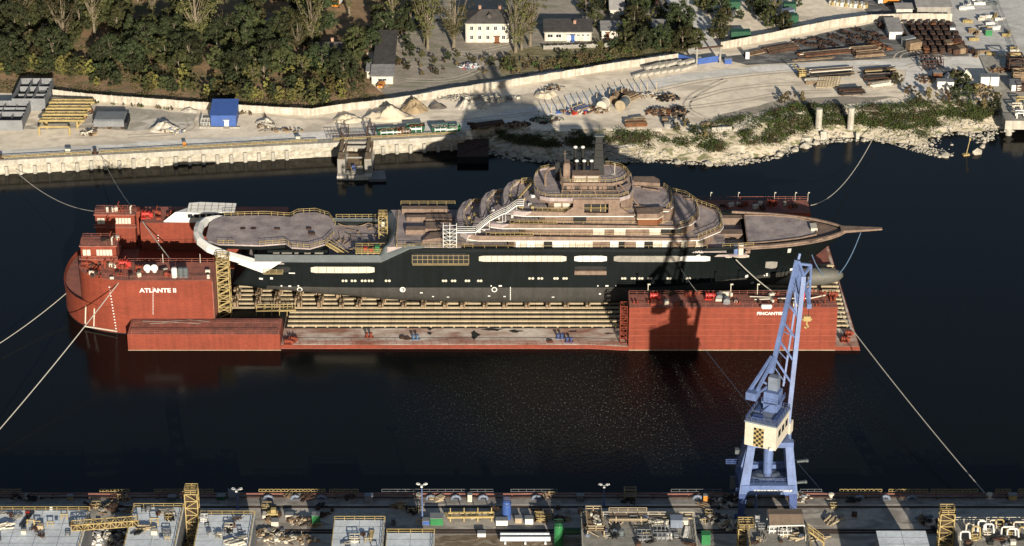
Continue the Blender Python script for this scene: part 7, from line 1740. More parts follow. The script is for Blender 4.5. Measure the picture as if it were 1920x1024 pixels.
for a in [(1118,50),(1100,20),(1133,20),(1090,50),(1175,74),(1192,76),(1208,80),(1224,88),(1242,92),(1264,84),(1290,74),(1276,62),(1286,46),(1256,44),(1232,34),(1200,30),(1214,52),(1190,50),(1243,76),(1300,72),(1150,96),(1170,96),(1306,88),(1182,20),(1210,10),(1155,4),(1330,22),(1346,26),(1362,44),(1350,54),(1344,70),(1410,20),(1430,28),(1450,34),(1462,44),(1440,48),(1310,10),(1330,4),(1420,6),(1390,34),(1452,14),(1468,54),(1200,94),(1280,92),(1500,10)]:
    veg(rnd.choice(('broadleaf','broadleaf','olive','dark_s')),a[0]+rnd.uniform(-4,4),a[1]+2,rnd.uniform(.55,.9))
for i in range(46):
    x = 945+rnd.random()*320; y = wallpy(x)-18-rnd.random()*26
    veg(rnd.choice(('brown','brown','olive_s','bright')),x,y,rnd.uniform(.5,.9))
for i in range(26):
    x = 745+rnd.random()*200; y = 118+rnd.random()*30-(x-745)*.06
    veg(rnd.choice(('brown','olive_s','brown')),x,y,rnd.uniform(.4,.8))
for i in range(22): x = 170+rnd.random()*330; veg(rnd.choice(('brown','bright')),x,wallpy(x)+4+rnd.random()*3,rnd.uniform(.3,.6))
# bank plants: low bright weeds, a ragged cover whose single plants run together
PB = []
r_ = random.Random(14)
for i in range(3600):
    px = 925+r_.random()*960; top = 250 if px < 1000 else 244 if px < 1300 else 240-(px-1300)*.22 if px < 1490 else 198 if px < 1690 else 190; bot = 312 if px < 1440 else 312-(px-1440)*.14
    py = top+(bot-top)*r_.random()**1.1
    dens = .42+1.3*fbm(px*.022,py*.06,3); 
    if px > 1440: dens += .5
    if 1200 < px < 1430 and py > 256: dens -= .3
    if px < 1210: dens += .15
    if r_.random() > dens: continue
    PB.append((px,py))
shown = 0
mbw = MB(); wl_ = []
for px, py in PB:
    p = G(px,py,2.5); z = ground(p.x,p.y); 
    if z < .12: continue
    p = G(px,py,max(.2,z)); z = ground(p.x,p.y)
    if z < .12 or p.x > 146: continue
    q = r_.random(); wl_.append((p,z,q))
bw = MB(); r_ = random.Random(5)
for p, z, q in wl_:
    bw.mi = 0 if q < .62 else 1 if q < .78 else 2 if q < .94 else 3; sc = r_.uniform(.7,1.7)
    for j in range(int(60*sc)):
        d = Vector((r_.gauss(0,.75)*sc, r_.gauss(0,.75)*sc, 0)); h = abs(r_.gauss(.45,.35))*sc*max(.3,1-d.length/2.2/sc); c = Vector((p.x+d.x,p.y+d.y,z-.05+h)); s_ = .34*r_.uniform(.6,1.5)
        nrm = Vector((r_.gauss(0,.5),r_.gauss(-.3,.5),r_.gauss(.5,.4))).normalized(); t = Matrix.Rotation(r_.random()*6.28,3,nrm) @ nrm.orthogonal().normalized(); b2 = nrm.cross(t)
        bw.add([c-t*s_*.5,c+b2*s_*.35,c+t*s_*.55,c-b2*s_*.35],[(0,1,2,3)])
ug = MB(); r_ = random.Random(6)
for i in range(2100):
    x = -60+r_.random()*1340
    if x < 760: y = wallpy(x)-7-r_.random()**1.5*95
    else: y = wallpy(x)-14-r_.random()*24
    if clear(x,y) or fbm(x*.02,y*.06,2) < -.12 or (690 < x < 945 and r_.random() < .75): continue
    p = g4(x,y); ug.mi = r_.choice((0,0,1,1,2)); sc = r_.uniform(.6,1.3)
    for j in range(26):
        d = Vector((r_.gauss(0,.9)*sc, r_.gauss(0,.9)*sc, 0)); c = Vector((p.x+d.x,p.y+d.y,GZ+abs(r_.gauss(.3,.3))*sc)); s_ = .36*r_.uniform(.6,1.5)
        nrm = Vector((r_.gauss(0,.5),r_.gauss(-.3,.5),r_.gauss(.5,.4))).normalized(); t = Matrix.Rotation(r_.random()*6.28,3,nrm) @ nrm.orthogonal().normalized(); b2 = nrm.cross(t)
        ug.add([c-t*s_*.5,c+b2*s_*.35,c+t*s_*.55,c-b2*s_*.35],[(0,1,2,3)])
o = ug.build('undergrowth', [M['leaf_brown'],M['leaf_olive'],M['leaf_mid']]); tag(o, 'rough brown and olive grass between the trees and the wall', 'undergrowth', None, 'stuff')
o = bw.build('bank_weeds', [M['leaf_bright'],M['leaf_brown'],M['leaf_mid'],M['leaf_grey']]); tag(o, 'ragged green and brown weeds covering the natural bank', 'weeds', None, 'stuff')
for px, py, k, s in ((1680,158,'olive_s',1.0),(1805,170,'dark_s',1.1),(1793,164,'olive_s',1.2),(1812,182,'dark_s',1.0),(1826,176,'olive_s',.9),(1708,176,'brown',1.4),(1745,185,'brown',1.5),(1775,192,'brown',1.5),(1840,200,'brown',1.4),(1868,204,'dark_s',.8),(1720,192,'olive_s',.8),(1790,186,'dark_s',1.0),(1500,188,'brown',1.3),(1480,190,'brown',1.4),(1465,194,'olive_s',.6),(1870,190,'olive_s',.8),(1300,250,'dark_s',.7),(1285,236,'brown',1.2),(1268,246,'olive_s',.7),(1320,258,'brown',1.0)): veg(k,px,py,s)
# labels for the plants: kind, setting and order from the left within each row
KN = {'broadleaf':('tree','dense dark green broadleaf tree'),'olive':('tree','loose olive green tree'),'poplar':('tree','tall sparse pale limbed poplar'),'conifer':('tree','dark conical evergreen'),'yellow':('shrub','yellow green leafy shrub'),'olive_s':('shrub','dull olive shrub'),'grey':('shrub','grey leaved shrub'),'dark_s':('shrub','dark green bushy shrub'),'brown':('shrub','dry brown weed clump'),'bright':('shrub','bright green weed clump')}
rows = {}
for o, k, px, py in VEG:
    wx, wy = o.location.x, o.location.y
    if wy > 175: zn = 'at the back'
    elif wy < 112 and wx > -14: zn = 'on the natural bank'
    elif wx < -50 : zn = 'in the far wood' if wy > 150 else 'in mid wood' if wy > 128 else 'by the wood wall'
    elif wx < 0: zn = 'around the white house'
    elif wx < 58: zn = 'around the bungalow'
    else: zn = 'by the green containers'
    rows.setdefault((k,zn), []).append(o)
for (k, zn), L_ in rows.items():
    L_.sort(key=lambda o: o.location.x); nm, ds = KN[k]
    for i, o in enumerate(L_):
        o.name = nm; tag(o, '%s, %s from the left %s' % (ds, nth(i), zn), nm, '%ss %s' % (nm, zn))
for L_ in PROT.values():
    for o in L_:
        if o.name.split('.')[0] in ('tree','shrub') and 'label' not in o.keys():
            for c in list(o.children): bpy.data.objects.remove(c)
            bpy.data.objects.remove(o)
# ================================================================== near quay
NZ0 = 3.0; NE = -115.8
def n3(px, py): return G(px, py, NZ0)
mb = MB(); mb.box(-420,420,-330,NE,-3,NZ0-.35); mb.box(-420,420,-330,NE-1.4,NZ0-.35,NZ0); mb.box(-420,420,NE-1.4,NE,NZ0-.35,NZ0+.02)
M['quay'] = groundmat('worn_quay_concrete', (.42,.385,.34), (.27,.25,.225), .14, (.20,.185,.165), .02)
struct('near_quay', mb, M['quay'])
mb = MB(); mb.box(-420,420,-120.6,-116.2,NZ0,NZ0+.03); struct('service_strip', mb, mat('grey_service_strip', (.27,.25,.23), .95, .4, .4, c2=(.14,.13,.12)))
for a, b_ in ((-122.0,-121.7),(-131.6,-131.3),(-132.6,-132.3)):
    mb = MB(); mb.box(-420,420,a-.25,b_+.25,NZ0,NZ0+.035); struct('rail_slot', mb, M['dark'])
    mb = MB(); mb.box(-420,420,a+.08,b_-.08,NZ0,NZ0+.12); solo('crane_rail', mb, M['rust'], {-122.0:'crane rail running along the quay nearest the water',-131.6:'crane rail between the hull blocks, the farther of the inland pair',-132.6:'crane rail between the hull blocks, the nearer of the inland pair'}[a], 'rail')
# service pipes along the edge
for y, z, r_, m, lab in ((-117.0,.45,.2,'redp','thin red fire main along the water edge of the near quay'),(-118.3,.35,.16,'rust','rusty service pipe beside the red fire main')):
    mb = MB(); mb.path([(x,y+.08*math.sin(x*.3),NZ0+z) for x in range(-160,164,4)],r_,7)
    for x in range(-160,162,8): mb.box(x-.15,x+.15,y-.25,y+.25,NZ0,NZ0+z)
    solo('service_pipe', mb, M[m], lab, 'pipe')
pal = mat('faded_red_pipe', (.20,.08,.06), .8, .3, .5); bpy.data.objects['service_pipe'].data.materials[0] = pal
k = 0
for px in (503,554,603,808,855,906,1006,1308,1505,1611,1660,1710):
    p = n3(px,936); mb = MB(); mb.path([(p.x-1.0,p.y,NZ0),(p.x-.7,p.y,NZ0+.6),(p.x,p.y,NZ0+.85),(p.x+.7,p.y,NZ0+.6),(p.x+1.0,p.y,NZ0)],.34,7); mb.box(p.x-1.1,p.x+1.1,p.y-.4,p.y+.4,NZ0,NZ0+.08)
    solo('pipe_arch', mb, M['steelblue'], 'blue grey pipe arch bridging the red pipe on the near quay, %s from the left' % nth(k), 'pipe arch', 'blue pipe arches on the near quay'); k += 1
# railing panels on the edge
k = 0
def edgepanels(xs2, m, wpx=12, h=1.25):
    global k
    for px in xs2:
        a, b_ = n3(px,925), n3(px+wpx,925); y = NE-.4; mb = MB()
        for hh in (.12,.62,1.2): mb.bar((a.x,y,NZ0+hh),(b_.x,y,NZ0+hh),.1)
        for f in (0,.5,1): mb.bar((a.x+(b_.x-a.x)*f,y,NZ0),(a.x+(b_.x-a.x)*f,y,NZ0+1.25),.1)
        solo('edge_railing', mb, M[m], '%s railing panel at the water edge of the near quay, %s from the left' % ('yellow' if m == 'yellow' else 'dull', nth(k)), 'railing', 'railing panels at the near quay edge'); k += 1
edgepanels([0,14,28],'yellowd'); edgepanels([188,203,217,231],'yellow'); edgepanels([290+14*i for i in range(8)],'yellowd'); edgepanels([486+14*i for i in range(9)],'yellow'); edgepanels([618+14*i for i in range(4)],'yellowd'); edgepanels([1574+16.2*i for i in range(5)],'yellow',14); edgepanels([1666+15*i for i in range(5)],'yellow',13); edgepanels([1745+15*i for i in range(6)],'yellow',13); edgepanels([1866,1881,1908],'yellow',13)
mb = MB(); 
for a, b_ in ((716,925),(958,1045),(1258,1352),(1500,1540)):
    p, q = n3(a,925), n3(b_,925); mb.rail([(p.x,NE-.4,NZ0),(q.x,NE-.4,NZ0)],1.2,.06,1.8)
    solo('wire_railing', mb, M['grey'], 'thin grey wire railing at the near quay edge %s' % {716:'left of the white cabinet',958:'right of the blue tank',1258:'left of the orange cabinet',1500:'right of the crane'}[a], 'railing'); mb = MB()

# ------------------------------------------------------------------ hull blocks with railed roofs
BZ = 11.5
def tp(px, py): return G(px, py, BZ)
def hullblock(lab, x0p, x1p, py, back=34.0, rail='yellow', top='roof', z=BZ, seams=True, rails=('f','r','l')):
    a, b_ = G(x0p,py,z), G(x1p,py,z); x0,x1,y1 = a.x,b_.x,a.y; y0 = y1-back
    t_ = thing('hull_block', lab, 'hull block', ((x0+x1)/2,y1-back/2,NZ0)); mb = MB(); mb.box(x0,x1,y0,y1,NZ0+.8,z); mb.build('shell', M['grey'], t_)
    mb = MB()
    for f in (.15,.85):
        for g_ in (.1,.9): mb.cbox((x0+(x1-x0)*f,y0+(y1-y0)*g_,NZ0+.4),(1.2,1.2,.8))
    mb.build('keel_block', M['wood'], t_)
    mb = MB(); mb.box(x0-.05,x1+.05,y0,y1+.05,z,z+.06); o = mb.build('top_plate', M[top], t_)
    mb = MB(); r_ = random.Random(int(x0p))
    for j in range(1,int(back/2.6)): mb.box(x0+.1,x1-.1,y1-j*2.6-.04,y1-j*2.6+.04,z+.06,z+.085)
    for j in range(1,max(2,int((x1-x0)/5))): xx = x0+(x1-x0)*j/max(2,int((x1-x0)/5)); mb.box(xx-.04,xx+.04,y0+.1,y1-.1,z+.06,z+.08)
    mb.build('weld_seam', M['grey'], o)
    mb = MB()
    if 'f' in rails: mb.rail([(x0,y1-.1,z),(x1,y1-.1,z)],1.15,.1,2.4)
    if 'r' in rails: mb.rail([(x1-.1,y0,z),(x1-.1,y1,z)],1.15,.09,2.4)
    if 'l' in rails: mb.rail([(x0+.1,y0,z),(x0+.1,y1,z)],1.15,.09,2.4)
    if rails: mb.build('block_rail', M[rail], t_)
    return t_, (x0,x1,y0,y1)
B1,e1 = hullblock('widest flat grey hull block with yellow edge rail at the lower left', -140,169,958, 36,'yellow','roof')
B2,e2 = hullblock('grey hull block with yellow edge rail between the truss bridge and the yellow scaffold tower', 251,345,952, 36)
B3,e3 = hullblock('grey hull block right of the tall yellow scaffold tower at lower left', 376,478,966, 36)
B4,e4 = hullblock('pale hull block roof framed by bright yellow rails, left of the pair in the middle', 627,722,976, 36)
B5,e5 = hullblock('low pale hull block roof behind yellow rails, right of the pair in the middle', 725,815,1000, 36)
B6,e6 = hullblock('brown grey hull block crowded with frames and ladders left of the crane', 1089,1301,968, 36,'cream','concd')
B7,e7 = hullblock('hull block carrying a brown roofed shelter just right of the crane', 1400,1514,988, 30,'yellow','concd',BZ,True,('r','l'))
B8,e8 = hullblock('smooth pale grey hull block roof without rails at lower right', 1643,1735,996, 30,'grey','roof',BZ,True,())
B9,e9 = hullblock('hull block covered with white bent pipes at the lower right corner', 1786,2060,978, 36,'cream','concd')
def proj_px(x, y, z):
    dx, dy, dz = x-CX, y-CY, z-CZ; d = dy*CP-dz*SP
    return 960+F*dx/d, 512-F*(dy*SP+dz*CP)/d
# small things on the block tops
def topitem(px, py, kind, m, lab, s=1.0, z=BZ+.08, rz=0.0):
    p = G(px,py,z); mb = MB()
    if kind == 'crate': return crate('crate', tuple(p), (1.3*s,1.1*s,1.0*s), M[m], lab, 'crate', None, rz)
    if kind == 'vent': mb.lathe(p,[(.5*s,0),(.45*s,.7*s),(.7*s,.8*s),(.6*s,1.2*s),(.1,1.4*s)],12); mb.cbox(p+Vector((0,0,.05)),(1.4*s,1.4*s,.1)); cat = 'ventilator'; nm = 'vent'
    if kind == 'ladder':
        d = Vector((math.cos(rz),math.sin(rz),0)); n_ = Vector((-d.y,d.x,0)); L = 5.0*s
        for k2 in (-.45,.45): mb.bar(p+n_*k2+Vector((0,0,.3)), p+n_*k2+d*L+Vector((0,0,.3)), .13,.2)
        for i in range(int(L/.5)): mb.bar(p+d*(.25+i*.5)-n_*.45+Vector((0,0,.3)), p+d*(.25+i*.5)+n_*.45+Vector((0,0,.3)), .16,.1)
        cat = nm = 'ladder'
    if kind == 'frame':
        w_, d_ = 2.0*s, 1.5*s; mb.rail([p,p+Vector((w_,0,0)),p+Vector((w_,d_,0)),p+Vector((0,d_,0))],1.2*s,.12,1.0,1,True); mb.cbox(p+Vector((w_/2,d_/2,.3*s)),(w_*.7,d_*.6,.5*s)); cat = 'frame'; nm = 'work_cage'
    if kind == 'pile':
        return_ = None; r_ = random.Random(int(px*3)); 
        for i in range(16): a = r_.uniform(-.5,.5)+rz; L = r_.uniform(.8,2.6)*s; q = p+Vector((r_.uniform(-1.2,1.2)*s,r_.uniform(-.8,.8)*s,.15+r_.random()*.5)); mb.bar(q-Vector((L/2*math.cos(a),L/2*math.sin(a),0)), q+Vector((L/2*math.cos(a),L/2*math.sin(a),r_.uniform(0,.3))), r_.uniform(.1,.3)*s)
        cat = 'pile'; nm = 'offcut_pile'
    if kind == 'stand':
        for k2 in (-.8,.8): mb.bar(p+Vector((k2*s,-.5*s,0)), p+Vector((k2*s,0,1.5*s)), .14); mb.bar(p+Vector((k2*s,.6*s,0)), p+Vector((k2*s,0,1.5*s)), .14)
        mb.bar(p+Vector((-1.0*s,0,1.5*s)), p+Vector((1.0*s,0,1.5*s)), .18); mb.bar(p+Vector((-.8*s,0,.7*s)), p+Vector((.8*s,0,.7*s)), .1); cat = 'trestle'; nm = 'trestle'
    return solo(nm, mb, M[m], lab, cat)
T = topitem
T(40,990,'ladder','black','long dark ladder track lying on the lower left hull block',1.3,BZ+.08,R(78)); T(52,965,'crate','redp','small red topped crate by the ladder track on the lower left block',.7); T(58,985,'stand','yellow','yellow trestle beside the ladder track on the lower left block',.9); T(76,991,'crate','beam','pale crate in the middle of the lower left block',1.0); T(8,990,'pile','cream','pale pipe pile at the left edge of the lower left block',1.4,BZ+.08,.2); T(121,973,'stand','yellow','small yellow trestle near the right edge of the lower left block',.8); T(96,955,'vent','white','round white lamp ball on the edge rail of the lower left block',.5); T(45,1000,'crate','cream','low cream crate below the ladder track on the lower left block',.8)
T(311,962,'pile','concd','grey pile near the back edge of the block by the scaffold tower',1.2); T(290,983,'stand','yellow','leaning yellow trestle on the block by the scaffold tower, left',1.0); T(309,976,'frame','yellow','yellow frame on the block by the scaffold tower, right',.8); T(290,1001,'crate','cream','cream crate on the block left of the scaffold tower',1.0); T(273,993,'pile','beam','pale pipe pile on the block left of the scaffold tower',1.1)
T(421,995,'frame','cream','pale frame with a box on the block right of the scaffold tower',.9); T(412,1005,'crate','cream','small pale crate low on the block right of the scaffold tower',.8); T(441,1020,'pile','cream','pale bow shaped offcuts at the bottom edge right of the scaffold tower',1.4)
T(655,1019,'frame','cream','pale frame at the bottom of the pale roof with bright yellow rails',1.1); T(694,1012,'ladder','yellow','yellow ladder on the pale roof with bright yellow rails',.7,BZ+.08,R(85)); T(1165,1004,'vent','greycap','small grey ventilator on the crowded brown grey block',1.1)
T(1250,1005,'ladder','white','white ladder lying in the middle of the crowded brown grey block',1.2,BZ+.08,R(88)); T(1285,1010,'ladder','white','shorter white ladder at the right of the crowded brown grey block',.9,BZ+.08,R(80)); T(1225,1015,'frame','grey','grey frame at the bottom of the crowded block',1.8); T(1195,1017,'frame','grey','low grey frame left of the bigger one on the crowded block',1.5); T(1268,985,'crate','steelblue','flat blue grey hatch box on the crowded block',2.0); T(1283,982,'crate','cream','flat cream sheet pack beside the blue grey hatch box',1.2); T(1135,1000,'crate','grey','small grey crate left on the crowded block',.8); T(1230,982,'pile','cream','pale offcut pile by the back rail of the crowded block',1.3); T(1255,1008,'vent','white','white ventilator hoop beside the white ladder',.9)
T(1420,990,'ladder','white','white ladder left of the brown roofed shelter by the crane',.9,BZ+.08,R(85)); T(1490,1010,'pile','beam','pale pipe offcuts below the brown roofed shelter',1.3); T(1422,1014,'crate','beam','pale crate below the brown roofed shelter',.8); T(1460,1008,'frame','white','white pipe frame in front of the brown roofed shelter',1.4); T(1440,1000,'frame','white','smaller white pipe frame left in front of the shelter',1.2)
CNAME = {'B1':'the widest hull block','B2':'the truss bridge block','B3':'the block past the scaffold','B4':'the left pale roof','B6':'the crowded block','B7':'the shelter block','B9':'the corner pipe block'}
for nm_, e_, n_ in (('B1',e1,16),('B2',e2,10),('B3',e3,10),('B4',e4,5),('B6',e6,20),('B7',e7,9),('B9',e9,22)):
    r_ = random.Random(nm_); L = []
    for i in range(n_):
        x = r_.uniform(max(e_[0],-116)+.8, min(e_[1],116)-.8); y = e_[3]-1-r_.random()**1.2*13; p_ = proj_px(x, y, BZ)
        L.append((x,)+p_)
    L.sort()
    for i, (x, px, py) in enumerate(L):
        kd, m_ = r_.choice((('pile','black'),('pile','rust'),('pile','concd'),('crate','grey'),('crate','steelblue'),('crate','concd'),('stand','black'),('frame','grey'),('stand','yellowd'),('crate','rust')))
        T(px,py,kd,m_,'%s %s on %s, %s piece from the left' % ({'black':'black','rust':'rusty','concd':'grey brown','grey':'grey','steelblue':'blue grey','yellowd':'dull yellow'}[m_],{'pile':'offcut pile','crate':'crate','stand':'trestle','frame':'cage'}[kd],CNAME[nm_],nth(i)),r_.uniform(.45,.85),BZ+.08,r_.random()*3)
r_ = random.Random(31)
for i in range(12):
    px = 1800+i*11; p = G(px,1012-r_.random()*22,BZ+.08); mb = MB(); h = 1.6+r_.random(); w_ = 1.0+r_.random()*1.6
    mb.path([p,p+Vector((0,0,h)),p+Vector((.3,0,h+.3)),p+Vector((w_,0,h+.3)),p+Vector((w_+.3,0,h)),p+Vector((w_+.3,-1.2,h*.4))],.2,7); mb.lathe(p,[(.4,0),(.4,.15)],10)
    solo('bent_pipe', mb, M[('white','cream','yellow','white')[i%4]], '%s bent pipe standing on the lower right corner block, %s from the left' % (('white','cream','yellow','white')[i%4], nth(i)), 'pipe', 'bent pipes on the corner block')
for i in range(8): px = 1815+i*14; T(px,1020-(i%3)*7,('crate','pile','frame')[i%3],('rust','yellow','cream','black')[i%4],'%s piece of pipe gear low on the lower right corner block, %s from the left' % (('rusty','yellow','cream','black')[i%4], nth(i)),.9)
# brown roofed shelter on B7
t_ = thing('shelter', 'brown sheet roofed shelter with a white front frame right of the crane leg', 'shelter', tuple(G(1475,990,BZ)))
a, b_ = G(1443,986,BZ+2), G(1508,986,BZ+2); mb = MB(); mb.loft([[(a.x,y,z),(b_.x,y,z),(b_.x,y,z+.15),(a.x,y,z+.15)] for y, z in ((a.y,BZ+2.0),(a.y+3,BZ+2.9),(a.y+5.6,BZ+2.6))]); mb.build('roof', M['wood'] if False else mat('brown_shelter_roof', (.20,.15,.11), .9, .3, .4), t_)
mb = MB(); mb.bar((a.x,a.y-.1,BZ+2.0),(b_.x,a.y-.1,BZ+2.2),.22)
for f in (.0,.5,1): x = a.x+(b_.x-a.x)*f; mb.bar((x,a.y,BZ),(x,a.y,BZ+2.0),.16); mb.bar((x,a.y+5.4,BZ),(x,a.y+5.4,BZ+2.5),.16)
mb.build('frame', M['white'], t_); mb = MB(); mb.box(b_.x,b_.x+.12,a.y-3,a.y+5,BZ-2,BZ+1.8); mb.build('side_panel', M['cream'], t_)

# scaffold towers and platforms
def scaff(lab, px, pyt, pyb, w_, zt, m='yellow', d=2.2, n_=7, Y=None):
    p = G(px,pyt,zt); t_ = thing('scaffold_tower', lab, 'scaffold', (p.x,p.y,NZ0)); mb = MB(); mb.truss((p.x,p.y,NZ0),(p.x,p.y,zt-1.1),w_,d,n_,.2)
    mb.rail([(p.x-w_/2,p.y-d/2,zt-1.1),(p.x+w_/2,p.y-d/2,zt-1.1),(p.x+w_/2,p.y+d/2,zt-1.1),(p.x-w_/2,p.y+d/2,zt-1.1)],1.1,.14,1.2,1,True); mb.build('tower_frame', M[m], t_)
    mb = MB()
    for i in range(1,n_+1): mb.box(p.x-w_/2+.1,p.x+w_/2-.1,p.y-d/2+.1,p.y+d/2-.1,NZ0+(zt-1.1-NZ0)*i/n_-.06,NZ0+(zt-1.1-NZ0)*i/n_)
    mb.build_each('tower_platform', M['wood'], t_); return p
scaff('tallest yellow scaffold tower on the near quay, between two grey hull blocks at left', 358,913,1008,2.7,18.2,'yellow',2.6,8)
mb = MB(); p = G(375,980,12.5); mb.rail([p,p+Vector((1.6,0,0)),p+Vector((1.6,1.6,0)),p+Vector((0,1.6,0))],1.2,.12,.8,2,True); solo('side_cage', mb, M['white'], 'small white cage hanging on the right side of the tallest scaffold tower', 'cage')
scaff('yellow scaffold tower just right of the crane leg at the bottom edge', 1399,977,1024,3.3,12.6,'yellow',3.0,6)
scaff('cream yellow scaffold tower between pale roof and white pipes at lower right', 1777,951,1024,3.0,16.5,'yellow',2.4,8)
t_ = thing('work_platform', 'pale framed platform tower with a cluttered floor at the left of the crowded block', 'platform', tuple(G(1115,1000,NZ0))); Z = BZ+1.6
a, b_, c, d = G(1098,949,Z+1.2), G(1127,949,Z+1.2), G(1133,995,Z), G(1102,995,Z); mb = MB(); P = [Vector((a.x,a.y,Z)),Vector((b_.x,b_.y,Z)),Vector((c.x,c.y,Z)),Vector((d.x,d.y,Z))]; mb.rail(P,1.2,.16,1.6,1,True)
for q in P: mb.bar((q.x,q.y,NZ0),(q.x,q.y,Z),.22)
for q, r2 in zip(P, P[1:]+P[:1]): mb.bar((q.x,q.y,Z-2),(r2.x,r2.y,Z-2),.16); mb.bar((q.x,q.y,Z-2.2),(r2.x,r2.y,Z-.1),.12)
mb.build('frame', M['beam'], t_); mb = MB(); mb.prism([(q.x,q.y) for q in P],Z-.1,Z); mb.build('floor', M['wood'], t_); mb = MB()
for i in range(7): q = P[0].lerp(P[2],.2+.6*rnd.random())+Vector((rnd.uniform(-1,1),0,.3)); mb.cbox(q,(rnd.uniform(.4,1),rnd.uniform(.4,1),.6),rnd.random())
mb.build('clutter', M['cream'], t_)
t_ = thing('hanging_platform', 'long brown floored platform braced by pale struts along the back of the crowded block', 'platform', tuple(G(1178,975,BZ))); a, b_ = G(1143,977,BZ+.8), G(1214,977,BZ+.8); mb = MB(); mb.box(a.x,b_.x,a.y,a.y+3.6,BZ+.7,BZ+.8); mb.build('floor', mat('brown_shelter_roof',(.2,.15,.11)), t_)
mb = MB(); mb.rail([(a.x,a.y,BZ+.8),(b_.x,a.y,BZ+.8)],.5,.14,3); mb.rail([(a.x,a.y+3.6,BZ+.8),(b_.x,a.y+3.6,BZ+.8)],1.1,.12,2)
for f in (.17,.83): x = a.x+(b_.x-a.x)*f; mb.bar((x,a.y-.1,BZ+2),(x,a.y-.1,BZ-1.2),.2); mb.bar((x,a.y-.1,BZ-.9),(x-1.6,a.y-.1,BZ+.7),.16); mb.bar((x,a.y-.1,BZ-.9),(x+1.6,a.y-.1,BZ+.7),.16)
mb.build('frame', M['beam'], t_)
p, q = G(1214,967,BZ), G(1298,969,BZ); mb = MB(); mb.bar(p+Vector((0,0,.2)), q+Vector((0,0,.2)), 1.6,.3); mb.bar(p+Vector((0,-1.4,.5)), q+Vector((0,-1.4,.5)), .3); mb.rail([p,q],1.1,.1,2.5); solo('walkway', mb, M['beam'], 'pale walkway beam along the back edge of the crowded block', 'walkway')
t_ = thing('truss_bridge', 'yellow lattice truss bridge spanning between the two left hull blocks', 'bridge', tuple(G(196,980,BZ))); p, q = G(134,986,BZ+.9), G(259,977,BZ+.9); mb = MB(); mb.truss(p,q,1.9,1.4,12,.17); mb.build('lattice', M['yellow'], t_); mb = MB(); mb.bar(p-Vector((0,0,.7)),q-Vector((0,0,.7)),1.5,.08); mb.build('walkway', M['wood'], t_)
p, q = n3(840,978), n3(926,977); mb = MB()
for o in (0,1.8): mb.bar(p+Vector((0,o,1.1)), q+Vector((0,o,1.1)), .45)
mb.bar(p+Vector((-.6,1.8,1.1)), p+Vector((0,0,1.1)),.4)
for f in [i/8 for i in range(9)]: c = p.lerp(q,f); mb.bar(c+Vector((0,0,1.1)), c+Vector((0,1.8,1.1)), .25)
for f in (.05,.35,.65,.95): c = p.lerp(q,f); mb.bar(c, c+Vector((0,0,1.1)), .3); mb.bar(c+Vector((0,1.8,0)), c+Vector((0,1.8,2.4)), .2)
solo('steel_frame_beam', mb, M['yellow'], 'long yellow steel frame lying on trestles on the lit quay left of the blue tank', 'frame'); bpy.data.objects['steel_frame_beam'].name = 'lifting_spreader'
# lamp posts
for i, (px, pyb, h, lab) in enumerate(((792,975,9.0,'blue lamp post with white lamp heads beside the blue box and green cabin'),(1132,947,5,'lamp post with white heads near the quay edge left of the orange cabinet'),(1417,952,5,'lamp post with white heads under the crane portal'),(446,955,5,'lamp post with white heads left of the grey plate on the quay'))):
    p = n3(px,pyb); t_ = thing('lamp_post', lab, 'lamp post', p); mb = MB(); mb.path([p,p+Vector((0,0,h*.5)),p+Vector((0,0,h))],[.2,.15,.1],7); mb.cbox(p+Vector((0,0,.3)),(.6,.6,.6)); mb.build('pole', M['blue'], t_)
    for a in (0.6,2.5,-1.57): mb = MB(); d = Vector((math.cos(a),math.sin(a)*.6,.0)); mb.bar(p+Vector((0,0,h)), p+d*.9+Vector((0,0,h+.15)), .12); mb.cbox(p+d*1.0+Vector((0,0,h+.2)),(.75,.5,.28),a); mb.build('lamp_head', M['white'], t_)
# cabinets, boxes, machines on the quay
C = cabinet
def Q(px,py,d,m,lab,nm,cat): C(0,0,d,m,lab,nm,cat,None,n3(px,py))
Q(593,983,(1.7,1.6,2.6),'greenp','bright green locker standing on the quay left of the pale roof','green_locker','locker')
Q(819,981,(2.8,2.2,1.8),'greenp','green and white cabin right of the blue lamp post','quay_cabin','cabin')
Q(799,982,(1.5,1.4,1.0),'blueroof','blue box at the foot of the tall lamp post','blue_box','box')
Q(738,984,(.9,.8,1.4),'greycap','small grey cabinet between the two pale roofs','control_cabinet','cabinet')
Q(692,940,(1.8,1.2,1.6),'grey','dull grey cabinet in the quay shade near the water left of the lamp post','control_cabinet','cabinet')
Q(881,940,(1.0,.9,1.8),'cream','cream cabinet on the sunlit quay edge right of the pallets','control_cabinet','cabinet')
Q(1088,939,(1.6,1.2,1.5),'greycap','pale green grey cabinet in the shade left of the yellow hoist frame','control_cabinet','cabinet')
Q(1323,941,(1.1,.9,1.7),'orange','pale orange cabinet on the sunlit quay edge left of the crane','control_cabinet','cabinet')
bpy.data.objects['control_cabinet'].name
Q(516,984,(1.6,1.6,1.1),'cream','cream machine box at the left of the green locker','machine_box','machine')
Q(543,972,(1.7,1.3,1.1),'cream','cream tipping bin between the loader and the green locker','tipping_bin','bin')
Q(132,936,(1.4,1.1,.9),'yellowd','dull yellow box near the water edge at left','yellow_box','box')
Q(323,938,(1.8,1.2,1.0),'greycap','grey green cabinet near the water left of the tallest scaffold tower','control_cabinet','cabinet')
Q(415,936,(1.8,1.2,.9),'greend','dark green cabinet near the water right of the tallest scaffold tower','control_cabinet','cabinet')
Q(972,979,(1.5,1.3,1.2),'beam','pale bin with an open front right of the blue tank','quay_bin','bin')
Q(992,981,(1.8,1.4,1.4),'white','white cabinet right of the pale open bin','control_cabinet','cabinet')
